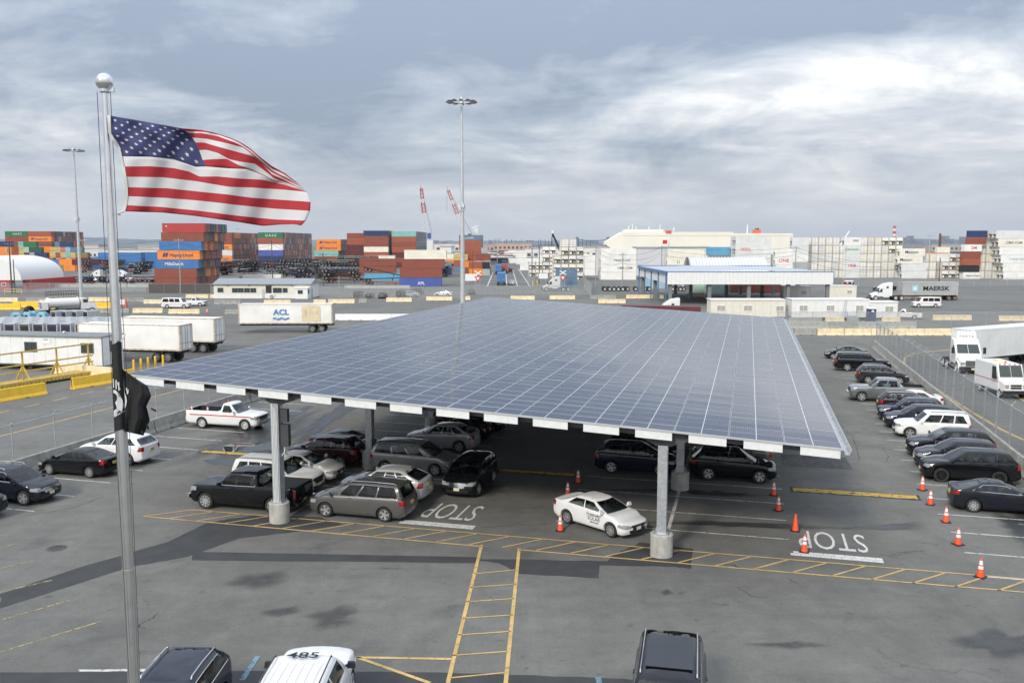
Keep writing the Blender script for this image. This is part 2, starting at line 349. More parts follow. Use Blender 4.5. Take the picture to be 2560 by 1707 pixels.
def car_proto(kind, cut_bed=True):
    if kind in PROTO: return PROTO[kind]
    p = CARS[kind]; L, Wd, H = p['L'], p['W'], p['H']; hw = Wd / 2; xf = L / 2; gc = p['gc']; wr = p['wr']
    X = lambda d: xf - d
    fx, rx = X(p['fo']), X(p['fo'] + p['wb'])
    bed = p.get('bed')
    # ---- lower body: stations from nose to tail: distance, half width factor, shoulder z, centre top z, bottom z
    tab = [(0, .86, p['zf'] - .10, p['zf'] - .06, gc + .10), (.05, .92, p['zf'] - .04, p['zf'] + .00, gc + .05), (.18, .965, p['zf'] - .01, p['zf'] + .05, gc),
           (.5, .99, p['zf'] + .03, p['zf'] + .09, gc), (p['wb0'] * .75, 1, p['zc'] - .06, p['zc'] - .01, gc), (p['wb0'] + .1, 1, p['zc'] - .015, p['zc'] + .01, gc),
           ((p['wb0'] + p['rb']) / 2, 1.0, (p['zc'] + p['zr']) / 2, (p['zc'] + p['zr']) / 2 + .01, gc), (p['rb'] - .15, 1.0, p['zr'], p['zr'] + .01, gc),
           (min(p['rb'] + .15, L - .35), 1.0, p['zt'] if bed else (p['zr'] + p['zt']) / 2, p['zt'] + .01, gc), (L - .30, .985, p['zt'], p['zt'] + .01, gc + .03), (L - .08, .95, p['zt'] - .02, p['zt'] - .0, gc + .09), (L, .89, p['zt'] - .08, p['zt'] - .05, gc + .16)]
    xs = sorted(set([0, .025, .05, .09, .13, .18, .22, .27, .32, .37, .42, .46, .5, L - .5, L - .4, L - .3, L - .22, L - .15, L - .08, L - .04, L] + [.5 + (L - 1.0) * i / 26 for i in range(27)]))
    rows0 = [(0, 'b', 0), (.55, 'b', 0), (.86, 'b', 0), (.945, 'b', .05), (.975, 'b', .12), (.99, 'm', .22), (.998, 'm', .36), (1.0, 'm', .5), (.997, 'm', .64), (.99, 'm', .78), (.975, 'm', .90), (.955, 'm', .965), (.925, 's', 0), (.87, 't', .35), (.75, 't', .55), (.5, 't', .8), (.25, 't', .95), (0, 't', 1)]
    rows = []
    for (f0, k0, a0), (f1, k1, a1) in zip(rows0, rows0[1:]):
        rows.append((f0, k0, a0))
        if k0 == 'm' and k1 == 'm': rows.append(((f0 + f1) / 2, 'm', (a0 + a1) / 2))
    rows.append(rows0[-1])
    def section(d):
        w, zs, zt, zb = interp(tab, d); w *= hw; out = []
        for fy, k, a in rows:
            if k == 'b': z = zb + a
            elif k == 'm': z = zb + .12 + (zs - zb - .12) * (a - .12) / .88
            elif k == 's': z = zs + (zt - zs) * .10
            else: z = zs + (zt - zs) * a
            out.append((fy * w, z))
        return out
    bf, br = (.20, .10) if not bed else (.12, .05)
    def bend(v):
        x, y, z = v; d = xf - x; e = x + xf
        k = (abs(y) / hw)
        x -= bf * k ** 2.6 * (1 - sstep(0, .95, d))
        x += br * k ** 2.6 * (1 - sstep(0, .7, e))
        zr_ = max(0, z - .55) / .5
        x -= (.10 if not bed else .03) * min(zr_, 1.2) ** 1.3 * (1 - sstep(0, .5, d))
        x += (.07 if not bed else 0.0) * min(zr_, 1.2) * (1 - sstep(0, .5, e))
        lo = max(0, .42 - z) / .25
        x -= .07 * lo * (1 - sstep(0, .4, d)); x += .06 * lo * (1 - sstep(0, .4, e))
        return (x, y, z)
    lower = MB(); secs = [section(d) for d in xs]; n = len(rows)
    for sgn in (1, -1):
        P = [[bend((xf - d, sgn * y, z)) for y, z in s_] for d, s_ in zip(xs, secs)]
        nc = n; vs = [q for r_ in P for q in r_]
        fs = []
        for i in range(len(P) - 1):
            for j in range(n - 1):
                f = (i * nc + j, i * nc + j + 1, (i + 1) * nc + j + 1, (i + 1) * nc + j); fs.append(f if sgn > 0 else f[::-1])
        ws = xf - p['wb0'] - .10; we = xf - p['rb'] + .06; ks = [i for i, r_ in enumerate(rows) if r_[1] == 't'][0]
        lower.add(vs, fs, [1 if (f % (n - 1)) <= 3 or ((f % (n - 1)) >= ks and we < xf - (xs[f // (n - 1)] + xs[f // (n - 1) + 1]) / 2 < ws) else 0 for f in range(len(fs))])  # black underside and dash; the black sill band paints in a shadow line
    for d, fl in ((0, False), (L, True)):
        s_ = section(d); K = 16
        P = [[bend((xf - d, -y + 2 * y * k / K, z)) for k in range(K + 1)] for y, z in s_[1:]]
        vs = [q for r_ in P for q in r_]; nc = K + 1
        fs = [(i * nc + j, i * nc + j + 1, (i + 1) * nc + j + 1, (i + 1) * nc + j) for i in range(len(P) - 1) for j in range(K)]
        lower.add(vs, fs if not fl else [f[::-1] for f in fs])
    lm = lower.mesh('lower', [WHITE, BLACK], None, True)
    # keep a copy of the surface for lamps and trim
    surf = [([Vector(lm.vertices[i].co) for i in pl.vertices], pl.normal.copy(), pl.center.copy()) for pl in lm.polygons]
    def patch(pred, off, name, mats, m=0):
        mb = MB()
        for vs, nn, c in surf:
            if pred(c, nn): mb.add([v + nn * off for v in vs], [tuple(range(len(vs)))])
        if not mb.F: return None
        me = mb.mesh(name, mats, 50, True)
        return me
    parts = []      # (name, mesh, slot key, children)
    # ---- lamps, grille, trim
    zf, zt = p['zf'], p['zt']; big = H > 1.6
    hl0, hl1 = (zf - .27, zf - .06) if not bed else (zf - .34, zf - .07)
    for sg in (1, -1):
        me = patch(lambda c, nn: c.x > xf - .50 and c.y * sg > hw * (.56 if not bed else .64) and hl0 + .05 + .16 * max(0, (xf - .15 - c.x)) < c.z < hl1 + .02 and nn.x + abs(nn.y) > .55, .006, 'headlight', [HEADL]); parts.append(('headlight', me, None, []))
    g0, g1 = zf - (.36 if big else .30), zf - .08
    parts.append(('grille', patch(lambda c, nn: c.x > xf - .35 and abs(c.y) < hw * (.48 if not bed else .58) and g0 < c.z < g1 and nn.x > .5, .008, 'grille', [BLACK]), None, []))
    parts.append(('front_air_intake', patch(lambda c, nn: c.x > xf - .4 and abs(c.y) < hw * .62 and gc + .12 < c.z < gc + .27 and nn.x > .6, .006, 'front_air_intake', [BLACK]), None, []))
    tz0, tz1 = (zt - .33, zt - .06) if not bed else (zt - .45, zt - .10)
    if kind in ('sedan', 'fastback'): tz0, tz1 = zt - .27, zt - .07
    for sg in (1, -1):
        me = patch(lambda c, nn: c.x < -xf + (.30 if not bed else .12) and c.y * sg > hw * (.66 if not bed else .84) and tz0 < c.z < tz1 and (-nn.x + abs(nn.y)) > .6, .006, 'taillight', [TAILL]); parts.append(('taillight', me, None, []))
    # ---- cabin
    zb0 = p['zc'] - .03; zb1 = p['zr'] - .03
    wbx, wtx, rrx, rbx = X(p['wb0']), X(p['wt']), X(p['rr']), X(p['rb'])
    bw, tw = hw * .925, hw * p['roofw']
    # ring: (frac of width, x belt, x roof, tag of the segment that follows)
    if kind in ('sedan', 'fastback'): pil = [(.05, .02, 'g'), (.44, .42, 'p'), (.47, .45, 'g'), (.83, .92, 'p')]
    elif kind == 'pickup': pil = [(.10, .04, 'g'), (.88, .86, 'p')]
    elif bed: pil = [(.06, .03, 'g'), (.47, .47, 'p'), (.51, .51, 'g'), (.93, .93, 'p')]
    elif kind in ('minivan', 'van'): pil = [(.13, .04, 'g'), (.36, .33, 'p'), (.385, .355, 'g'), (.64, .63, 'p'), (.665, .655, 'g'), (.955, .95, 'p')]
    else: pil = [(.07, .03, 'g'), (.38, .36, 'p'), (.405, .385, 'g'), (.66, .655, 'p'), (.69, .685, 'g'), (.95, .87, 'p')]
    ring = [(0, 0, 'ws'), (.35, .35, 'ws'), (.70, .70, 'ws'), (.90, .90, 'p')]
    ring = [('f', a, t) for a, _, t in ring] + [('c', 0, 'p')] + [('s', (a, b), t) for a, b, t in pil] + [('d', 0, 'p'), ('r', .86, 'rw'), ('r', .6, 'rw'), ('r', .3, 'rw'), ('r', 0, None)]
    ts = [0, .07, .30, .58, .86, .94, 1.0]
    fb = .10 if kind != 'van' else .06; rb_ = .05
    def cabpt(e, t):
        k, a, _ = e
        hb = hw * .925; w = bw + (tw - bw) * t + .035 * math.sin(math.pi * min(1, t / .95)) - (.03 if t >= .94 else 0) - (.02 if t >= 1 else 0)
        ct = t ** 1.12
        xw = wbx + (wtx - wbx) * (t if t < .95 else .97 + (t - .95)); xr = rbx + (rrx - rbx) * (t if kind not in ('fastback', 'sedan', 'coupesuv') else t ** .95)
        ztop = H - .07
        if k == 'f': x, y = xw - fb * a * a * 1.1, w * a * .98
        elif k == 'c': x, y = xw - fb - .08, w
        elif k == 's':
            ab = a[0] + (a[1] - a[0]) * t; x0, x1 = xw - fb - .10, xr + rb_ + .06; x, y = x0 + (x1 - x0) * ab, w
        elif k == 'd': x, y = xr + rb_ + .05, w * .995
        else: x, y = xr + rb_ * a * a, w * a * .99
        fr = (wbx - x) / max(.1, wbx - rbx); zb = zb0 + (zb1 - zb0) * max(0, min(1, fr))
        mid = math.sin(math.pi * max(0, min(1, (wtx - x) / max(.1, wtx - rrx)))) if t > .8 else 0
        z = zb + (ztop - zb) * t + .045 * mid ** .8 * t
        return (x, y, z)
    cab = MB(); wins = {}
    for sgn in (1, -1):
        grid = [[cabpt(e, t) for e in ring] for t in ts]
        # roof inner rows
        top = grid[-1]; cx_ = (wtx + rrx) / 2
        for f, dz in ((.90, .022), (.6, .04), (.0, .048)):
            rowp = []
            for (x, y, z) in top:
                rowp.append((cx_ + (x - cx_) * (f * .25 + .75 if f else .75), y * f, z + dz))
            grid.append(rowp)
        for j in range(len(grid) - 1):
            for i in range(len(ring) - 1):
                q = [grid[j][i], grid[j][i + 1], grid[j + 1][i + 1], grid[j + 1][i]]
                q = [(x, y * sgn, z) for x, y, z in q]
                if sgn > 0: q = q[::-1]
                tg = ring[i][2]; key = None
                if tg == 'ws' and 0 <= j <= 4: key = 'windshield'
                elif tg == 'rw' and (1 if not bed else 2) <= j <= 3: key = 'rear_window'
                elif tg == 'g' and 1 <= j <= 3: key = ('side_window', i, sgn)
                if key: wins.setdefault(key, MB()).add(q, [(0, 1, 2, 3)])
                else: cab.add(q, [(0, 1, 2, 3)], 1 if (tg == 'p' and 1 <= j <= 3 and ring[i][0] == 's' and i < len(ring) - 6) else 0)
    side = [e for e in ring if e[0] == 's']
    nrow = {'pickup': 1, 'sedan': 2, 'fastback': 2, 'crewcab': 2, 'van': 4}.get(kind, 3); x0_ = wtx - .35; x1_ = (rrx + rbx) / 2 + (.95 if nrow == 2 and not bed else .45)
    for r_ in range(nrow):
        xx = x0_ + (x1_ - x0_) * (r_ / max(1, nrow - 1)); st = MB(); zz = zb0 + (zb1 - zb0) * .5
        for yy in (-.36, .36): st.box((xx, yy * hw / .95, zz + .10), (.16, .50, .36), 0, top=(.8, .86)); st.box((xx - .03, yy * hw / .95, zz + .36), (.09, .26, .16), 0, top=(.9, .9))
        parts.append(('seat_row', st.mesh('seat_row', [mat('seat_cloth', (.07, .065, .06), .8)]), None, []))
    sw = MB(); sw.lathe([(.17, -.015), (.19, 0), (.17, .015), (.15, 0)], 14, 0, 'X', (wbx - .72, hw * .40, zb0 + .12), True); parts.append(('steering_wheel', sw.mesh('steering_wheel', [BLACK]), None, []))
    for sgn in (1, -1):
        tm = MB(); lo_ = [cabpt(e, .055) for e in side]; hi_ = [cabpt(e, .875) for e in side]
        pts = [(x, (y + .008) * sgn, z) for x, y, z in ([lo_[0]] + hi_[:1] + hi_[1:] + lo_[::-1])]
        tm.path(pts, .011, 4); parts.append(('window_trim', tm.mesh('window_trim', [CHROME], 60), 'wtrim', []))
    # ---- wheel arches and pickup bed cut from the lower body
    cut = []
    for x in (fx, rx):
        for sg in (1, -1):
            c = MB(); c.tube((x, sg * (hw - .30), wr), (x, sg * (hw + .15), wr), wr + .065, wr + .075, 28, 1); cut.append(c.mesh('c', [WHITE, BLACK], None, True))
    if bed:
        c = MB(); c.b2((X(p['rb'] + .17), -hw * .84, .80), (-xf + .10, hw * .84, 2.0), 1); cut.append(c.mesh('c', [WHITE, BLACK], None, True))
    body = boolean(lm, cut)
    for pl in body.polygons:      # liners of the wheel arches and of the pickup bed
        ce = pl.center
        if min(math.hypot(ce.x - fx, ce.z - wr), math.hypot(ce.x - rx, ce.z - wr)) < wr + .078 and abs(ce.y) > hw - .32: pl.material_index = 1
        if bed and -xf + .09 < ce.x < X(p['rb'] + .16) and abs(ce.y) < hw * .845 and ce.z > .75: pl.material_index = 1
    bm = bmesh.new(); bm.from_mesh(body)
    cme = cab.mesh('cab', [BLACK, BLACK], None, True); bm.from_mesh(cme)
    # door seams: thin dark strips standing just proud of the flank
    def flank(x, z):
        w, zs, ztp, zb = interp(tab, xf - x); a = [(y, zz) for y, zz in section(xf - x)]
        for (y0, z0), (y1, z1) in zip(a, a[1:]):
            if z0 <= z <= z1 and z1 > z0: return y0 + (y1 - y0) * (z - z0) / (z1 - z0)
        return w * hw
    seam = MB()
    xsB = [fx - wr - .12]
    side_x0, side_x1 = wbx - fb - .10, rbx + rb_ + .06
    for a in [q for q in pil if q[2] == 'p'][:-1]: xsB.append(side_x0 + (side_x1 - side_x0) * (a[0] + .012))
    if bed: xsB.append(X(p['rb'] + .05))
    xe = rx + wr + .10
    for x in xsB + ([xe] if not bed and kind not in ('minivan',) else []):
        for sg in (1, -1):
            zz = [gc + .14 + (p['zr'] - .06 - gc - .14) * k / 8 for k in range(9)]
            for z0, z1 in zip(zz, zz[1:]):
                y0, y1 = flank(x, z0) + .003, flank(x, z1) + .003
                q = [(x - .008, sg * y0, z0), (x + .008, sg * y0, z0), (x + .008, sg * y1, z1), (x - .008, sg * y1, z1)]
                seam.add(q if sg < 0 else q[::-1], [(0, 1, 2, 3)], 1)
    sm = seam.mesh('seam', [BLACK, BLACK]); bm.from_mesh(sm)
    body2 = bpy.data.meshes.new('body'); bm.to_mesh(body2); bm.free()
    body2.materials.clear(); body2.materials.append(BLACK); body2.materials.append(BLACK)
    body2.polygons.foreach_set('use_smooth', [True] * len(body2.polygons)); body2.set_sharp_from_angle(angle=R(38))
    parts.insert(0, ('body', body2, 'paint', []))
    for k, mb in wins.items():
        nm = k if isinstance(k, str) else k[0]
        parts.append((nm, mb.mesh(nm, [TGLASS], 50, True), 'glass' if nm != 'windshield' else 'wglass', []))
    # door handles, mirrors, plates, rails
    for sg in (1, -1):
        for a in [q for q in pil if q[2] == 'p'][:2]:
            x = side_x0 + (side_x1 - side_x0) * a[0] + .22
            if x < rx - .1: continue
            z = p['zr'] - .13; h = MB(); h.box((x, sg * (flank(x, z) + .012), z), (.20, .03, .035)); parts.append(('door_handle', h.mesh('door_handle', [BLACK]), 'handle', []))
        mm = MB(); mx = side_x0 - .12
        zc_ = p['zc'] + .08
        mm.box((mx, sg * (hw + .10), zc_ + .02), (.13, .22, .16), 0, top=(.7, .8)); mm.box((mx + .02, sg * (hw - .01), zc_ - .02), (.07, .10, .05), 0)
        mb_ = mm.mesh('side_mirror', [BLACK], 40)
        parts.append(('side_mirror', mb_, 'mirror', []))
        if p['rails']:
            rl = MB(); y = tw * .90
            rl.path([(wtx - .25, sg * y, H - .02), (wtx - .32, sg * y, H + .045), ((wtx + rrx) / 2, sg * y, H + .065), (rrx + .25, sg * y, H + .035), (rrx + .15, sg * y, H - .02)], .018, 6)
            parts.append(('roof_rail', rl.mesh('roof_rail', [BLACK], 60), 'rail', []))
    bp = MB(); bp.box((xf - (.0 if not bed else .0) + .0, 0, gc + .30), (.03, .30, .15)); parts.append(('licence_plate', bp.mesh('licence_plate', [PLATE_W]), 'plate', []))
    rp = MB(); rp.box((-xf + .03, 0, (zt - .28) if not bed else gc + .3), (.08, .30, .15)); parts.append(('licence_plate', rp.mesh('licence_plate', [PLATE_Y]), 'plate', []))
    if bed:
        b2 = MB(); b2.box((xf + .02, 0, gc + .28), (.12, Wd * .92, .22), 0); parts.append(('front_bumper', b2.mesh('front_bumper', [CHROME]), 'bumper', []))
        b3 = MB(); b3.box((-xf - .03, 0, gc + .24), (.14, Wd * .92, .2), 0); parts.append(('rear_bumper', b3.mesh('rear_bumper', [CHROME]), 'bumper', []))
    parts = [q for q in parts if q[1] is not None]
    PROTO[kind] = (parts, (fx, rx, hw, wr)); return PROTO[kind]
def setmat(o, i, m): o.material_slots[i].link = 'OBJECT'; o.material_slots[i].material = m
def car(kind, label, pos, heading, col, metal=0.0, rim=RIM, style=0, group=None, trim=None, glass_=None, rails=None, handle=None, cat='car', name='parked_car', chrome=False, plates=True, scale=.97, bedcover=False, stripe=None, wtrim=None, mirror=None):
    """pos = centre on the ground, heading in radians (0 = nose towards +X)"""
    parts, (fx, rx, hw, wr) = car_proto(kind)
    if wtrim is None: wtrim = rails is CHROME or kind in ('fastback', 'coupesuv') or random.random() < .4
    t = thing(name, label, cat, pos, heading, group); t.scale = (scale,) * 3
    pm = paint(col, metal); P = {}
    for nm, me, key, _ in parts:
        if key == 'rail' and rails is None: continue
        if key == 'plate' and not plates: continue
        if key == 'wtrim' and not wtrim: continue
        o = link(nm, me, t)
        if key == 'paint': setmat(o, 0, pm); setmat(o, 1, BLACK)
        elif key == 'glass': setmat(o, 0, glass_ or (TGLASS if nm == 'side_window' and kind in ('longsuv', 'van') else SGLASS))
        elif key == 'wglass': setmat(o, 0, CGLASS)
        elif key == 'handle': setmat(o, 0, handle or pm)
        elif key == 'mirror': setmat(o, 0, mirror or pm)
        elif key == 'rail': setmat(o, 0, rails)
        if nm == 'grille' and chrome: setmat(o, 0, CHROME)
        P.setdefault(nm, []).append(o)
    k = (round(wr, 3), style)
    if k not in _wh: _wh[k] = wheel_meshes(wr, .235, style)
    ty, rm = _wh[k]
    for x in (fx, rx):
        for sg in (1, -1):
            w = link('wheel', ty, t, (x, sg * (hw - .125), wr)); w.rotation_euler = (0, random.random() * 2, 0 if sg > 0 else math.pi)
            r_ = link('rim', rm, w); setmat(r_, 0, rim)
    p = CARS[kind]
    if p.get('bed') and not bedcover:
        m = MB(); xf = p['L'] / 2; a, b, w_, z0, z1 = -xf + .11, xf - p['rb'] - .18, hw * .835, .815, p['zt'] + .015
        for q in (((a, -w_, z0), (b, -w_ + .025, z1)), ((a, w_ - .025, z0), (b, w_, z1)), ((a, -w_, z0), (a + .025, w_, z1)), ((b - .025, -w_, z0), (b, w_, z1)), ((a, -w_, z0 - .01), (b, w_, z0 + .01))): m.b2(*q)
        m.obj('bed_liner', [BLACK], t)
    if bedcover:
        m = MB(); xf = p['L'] / 2; m.b2((xf - p['rb'] - .19, -hw * .88, p['zt'] + .012), (-xf + .06, hw * .88, p['zt'] + .05)); m.obj('bed_cover', [BLACK], t)
    if stripe is not None:
        for sg in (1, -1):
            m = MB(); xf = p['L'] / 2; m.box((0, sg * (hw + .004), p['zt'] - .27), (p['L'] - .9, .012, .06)); m.obj('side_stripe', [stripe], t)
    return t
def lot(u, v): return UV(u, v)
# ---------------------------------------------------------------- ground
def ground_mat():
    m = bpy.data.materials.new('weathered_asphalt'); m.use_nodes = True; nt = m.node_tree; N = nt.nodes; L = nt.links; b = N['Principled BSDF']
    tc = N.new('ShaderNodeTexCoord')
    def nz(scale, det, rough=.55, sc=(1, 1, 1), rot=0, dist=0):
        mp = N.new('ShaderNodeMapping'); mp.inputs['Rotation'].default_value = (0, 0, rot); mp.inputs['Scale'].default_value = sc; L.new(tc.outputs['Object'], mp.inputs[0])
        n = N.new('ShaderNodeTexNoise'); n.inputs['Scale'].default_value = scale; n.inputs['Detail'].default_value = det; n.inputs['Roughness'].default_value = rough; n.inputs['Distortion'].default_value = dist
        L.new(mp.outputs[0], n.inputs['Vector']); return n.outputs['Fac']
    def M(op, a, b_=None, c=None):
        n = N.new('ShaderNodeMath'); n.operation = op
        for i, v in enumerate((a, b_, c)):
            if v is None: continue
            if isinstance(v, (int, float)): n.inputs[i].default_value = v
            else: L.new(v, n.inputs[i])
        return n.outputs[0]
    def mr(v, a, b_, c, d):
        n = N.new('ShaderNodeMapRange'); L.new(v, n.inputs[0])
        for i, q in enumerate((a, b_, c, d)): n.inputs[i + 1].default_value = q
        return n.outputs[0]
    base = mr(nz(.06, 4), .3, .7, .82, 1.14)
    base = M('MULTIPLY', base, mr(nz(.55, 7, .65, dist=.4), .3, .7, .84, 1.13))
    base = M('MULTIPLY', base, mr(nz(.9, 4, .6, (.06, 1, 1), A_), .35, .65, .94, 1.05))      # wheel streaks along the aisles
    base = M('MULTIPLY', base, mr(nz(.9, 4, .6, (1, .06, 1), A_), .35, .65, .95, 1.04))
    base = M('MULTIPLY', base, mr(nz(38, 3, .8), .25, .75, .72, 1.28))
    base = M('MULTIPLY', base, mr(nz(9, 5, .75), .3, .7, .86, 1.14))
    base = M('MULTIPLY', base, mr(nz(2.2, 6, .7), .3, .7, .92, 1.08))
    dark = mr(nz(.23, 7, .62, dist=.8), .57, .70, 0, .30)                                       # damp and oily blotches
    base = M('MULTIPLY', base, M('SUBTRACT', 1, dark))
    spots = mr(nz(1.7, 4, .55), .64, .72, 0, .28); base = M('MULTIPLY', base, M('SUBTRACT', 1, spots))
    vo = N.new('ShaderNodeTexVoronoi'); vo.feature = 'DISTANCE_TO_EDGE'; vo.inputs['Scale'].default_value = .16
    dn = N.new('ShaderNodeTexNoise'); dn.inputs['Scale'].default_value = .7; dn.inputs['Detail'].default_value = 8; L.new(tc.outputs['Object'], dn.inputs['Vector'])
    va = N.new('ShaderNodeVectorMath'); va.operation = 'MULTIPLY_ADD'; va.inputs[1].default_value = (2.2, 2.2, 0); L.new(dn.outputs['Color'], va.inputs[0]); L.new(tc.outputs['Object'], va.inputs[2])
    L.new(va.outputs[0], vo.inputs['Vector'])
    crack = M('MULTIPLY', mr(vo.outputs['Distance'], .0015, .005, .40, 0), mr(nz(.12, 3), .58, .66, 0, 1))
    base = M('MULTIPLY', base, M('SUBTRACT', 1, crack))
    mx = N.new('ShaderNodeMix'); mx.data_type = 'RGBA'; mx.inputs[0].default_value = 1; mx.blend_type = 'MULTIPLY'
    cc = N.new('ShaderNodeCombineColor'); [L.new(base, cc.inputs[i]) for i in range(3)]
    L.new(cc.outputs[0], mx.inputs[6]); mx.inputs[7].default_value = (.150, .147, .134, 1)
    L.new(mx.outputs[2], b.inputs['Base Color'])
    L.new(mr(M('ADD', dark, crack), 0, .3, .88, .62), b.inputs['Roughness'])
    bp = N.new('ShaderNodeBump'); bp.inputs['Strength'].default_value = .25; bp.inputs['Distance'].default_value = .01; L.new(nz(60, 2), bp.inputs['Height']); L.new(bp.outputs[0], b.inputs['Normal'])
    return m
ASPH = ground_mat()
g = MB(); g.add([(-9000, -60, 0), (9000, -60, 0), (9000, 14000, 0), (-9000, 14000, 0)], [(0, 1, 2, 3)])
struct(g.obj('ground', [ASPH]))
def worn(name, col, hole=.35, scale=3.0, rough=.8):
    m = bpy.data.materials.new(name); m.use_nodes = True; nt = m.node_tree; N = nt.nodes; L = nt.links; b = N['Principled BSDF']; out = N['Material Output']
    b.inputs['Roughness'].default_value = rough
    tc = N.new('ShaderNodeTexCoord'); n = N.new('ShaderNodeTexNoise'); n.inputs['Scale'].default_value = scale; n.inputs['Detail'].default_value = 9; n.inputs['Roughness'].default_value = .72; L.new(tc.outputs['Object'], n.inputs['Vector'])
    mr = N.new('ShaderNodeMapRange'); mr.inputs[1].default_value = hole; mr.inputs[2].default_value = hole + .16; mr.inputs[3].default_value = 0; mr.inputs[4].default_value = .94; L.new(n.outputs['Fac'], mr.inputs[0])
    n2 = N.new('ShaderNodeTexNoise'); n2.inputs['Scale'].default_value = 1.1; n2.inputs['Detail'].default_value = 4; L.new(tc.outputs['Object'], n2.inputs['Vector'])
    m2 = N.new('ShaderNodeMapRange'); m2.inputs[1].default_value = .3; m2.inputs[2].default_value = .7; m2.inputs[3].default_value = .8; m2.inputs[4].default_value = 1.15; L.new(n2.outputs['Fac'], m2.inputs[0])
    sc = N.new('ShaderNodeVectorMath'); sc.operation = 'SCALE'; sc.inputs[0].default_value = col; L.new(m2.outputs[0], sc.inputs[3]); L.new(sc.outputs[0], b.inputs['Base Color'])
    tr = N.new('ShaderNodeBsdfTransparent'); mx = N.new('ShaderNodeMixShader'); L.new(mr.outputs[0], mx.inputs[0]); L.new(tr.outputs[0], mx.inputs[1]); L.new(b.outputs[0], mx.inputs[2]); L.new(mx.outputs[0], out.inputs[0])
    MC[name] = m; return m
WLINE = worn('worn_white_line', (.62, .62, .60), .33); YLINE = worn('worn_yellow_line', (.60, .41, .16), .29, 4); BLINE = worn('worn_blue_line', (.17, .27, .34), .33, 5)
YFADE = worn('faded_yellow_line', (.42, .34, .16), .40, 5); GLINE = worn('green_spray_paint', (.18, .45, .34), .50, 9); RLINE = worn('red_spray_paint', (.55, .16, .14), .52, 12); GHOST = worn('ghost_yellow_lettering', (.42, .30, .08), .53, 7)
NEWASPH = worn('new_asphalt', (.050, .051, .053), .10, 2.0, .8)
def sheet(name, m, polys, z):
    mb = MB()
    for p in polys: mb.add([(q[0], q[1], z) for q in p], [tuple(range(len(p)))])
    return struct(mb.obj(name, [m], fix=True))
def line(p, q, w):
    p = Vector(p[:2]); q = Vector(q[:2]); d = (q - p).normalized(); n = Vector((-d.y, d.x)) * w / 2
    return [p + n, p - n, q - n, q + n]
def uvl(u0, v0, u1, v1, w): return line(UV(u0, v0), UV(u1, v1), w)
def rag(pts, n=6, a=.06):     # a polygon with slightly ragged edges
    out = []
    for i in range(len(pts)):
        p = Vector(pts[i][:2]); q = Vector(pts[(i + 1) % len(pts)][:2])
        for k in range(n):
            t = k / n; r_ = a if k else 0; out.append(p.lerp(q, t) + Vector((random.uniform(-r_, r_), random.uniform(-r_, r_))))
    return out
def px(*pts): return [G(*p) for p in pts]
# darker asphalt repair strips
AP = [px((0, 1484), (220, 1411), (420, 1354), (520, 1305), (640, 1287), (800, 1292), (860, 1311), (730, 1330), (600, 1345), (470, 1391), (330, 1416), (0, 1520)),
      px((480, 1379), (1190, 1392), (1200, 1407), (480, 1400)),
      px((1180, 1398), (1300, 1397), (1390, 1400), (1520, 1402), (1530, 1387), (1590, 1362), (1600, 1355), (1732, 1371), (1726, 1422), (1690, 1416), (1500, 1413), (1498, 1445), (1300, 1434), (1245, 1407)),
      px((0, 1680), (700, 1676), (1100, 1680), (1560, 1696), (1700, 1707), (1700, 1760), (0, 1760))]
for i, p in enumerate(AP): sheet('asphalt_patch', NEWASPH, [rag(p, 8, .035)], .004 + .0008 * i)
# stall lines
L_ = []
for k in range(-1, 26):
    v = 39.2 + 2.72 * k; L_.append(uvl(8.95, v, 14.55, v, .10))
sheet('stall_lines', WLINE, L_, .009)
sheet('stall_lines', WLINE, [uvl(-37.7, 34.2 + 2.62 * k, -32.5, 34.2 + 2.62 * k - .1, .10) for k in range(0, 24)], .009)
sheet('stall_lines', WLINE, [uvl(-8.2, 39.0 + 2.72 * k, 2.0, 39.05 + 2.72 * k, .10) for k in range(0, 20)] + [uvl(-3.12, 36.2, -3.12, 90, .16)], .009)
sheet('stall_lines', WLINE, [uvl(-25.7, 39.0 + 2.72 * k, -15.2, 39.05 + 2.72 * k, .10) for k in range(0, 20)] + [uvl(-20.45, 36.3, -20.45, 90, .14)], .009)
# hatched pedestrian walkway across the front of the lot and down to the camera
H_ = [uvl(-25.4, 36.24, 11.5, 36.58, .10), uvl(-27, 34.74, -10.5, 34.80, .10), uvl(-8.9, 34.82, 11.5, 35.17, .10), uvl(-27.0, 34.74, -25.4, 36.24, .085)]
u = -25.6
while u < 11:
    H_.append(uvl(u, 34.8 + .008 * (u + 25), u + 1.4, 36.26 + .008 * (u + 25), .09)); u += 1.45
sheet('walkway_hatching', YLINE, H_, .0135)
H_ = [line(G(1204, 1362), G(1114, 1730), .13), line(G(1298, 1370), G(1262, 1730), .13)]
for a, b in (((1186, 1434), (1292, 1424)), ((1175, 1468), (1290, 1460)), ((1165, 1504), (1286, 1496)), ((1157, 1545), (1282, 1537)), ((1145, 1587), (1277, 1578)), ((1131, 1638), (1269, 1628)), ((1126, 1694), (1262, 1681)), ((1120, 1388), (1296, 1395))):
    if a[0] != 1120: H_.append(line(G(*a), G(*b), .07))
H_ += [line(G(893, 1643), G(1130, 1647), .13), line(G(893, 1643), G(1075, 1707), .13)]
sheet('walkway_lines', YLINE, H_, .0135)
sheet('accessible_stall_lines', BLINE, [line(G(400, 1640), G(340, 1707), .16), line(G(645, 1640), G(605, 1700), .16), line(G(888, 1642), G(868, 1690), .16), line(G(1495, 1693), G(1502, 1720), .16), line(G(550, 1644), G(540, 1660), .14)], .0135)
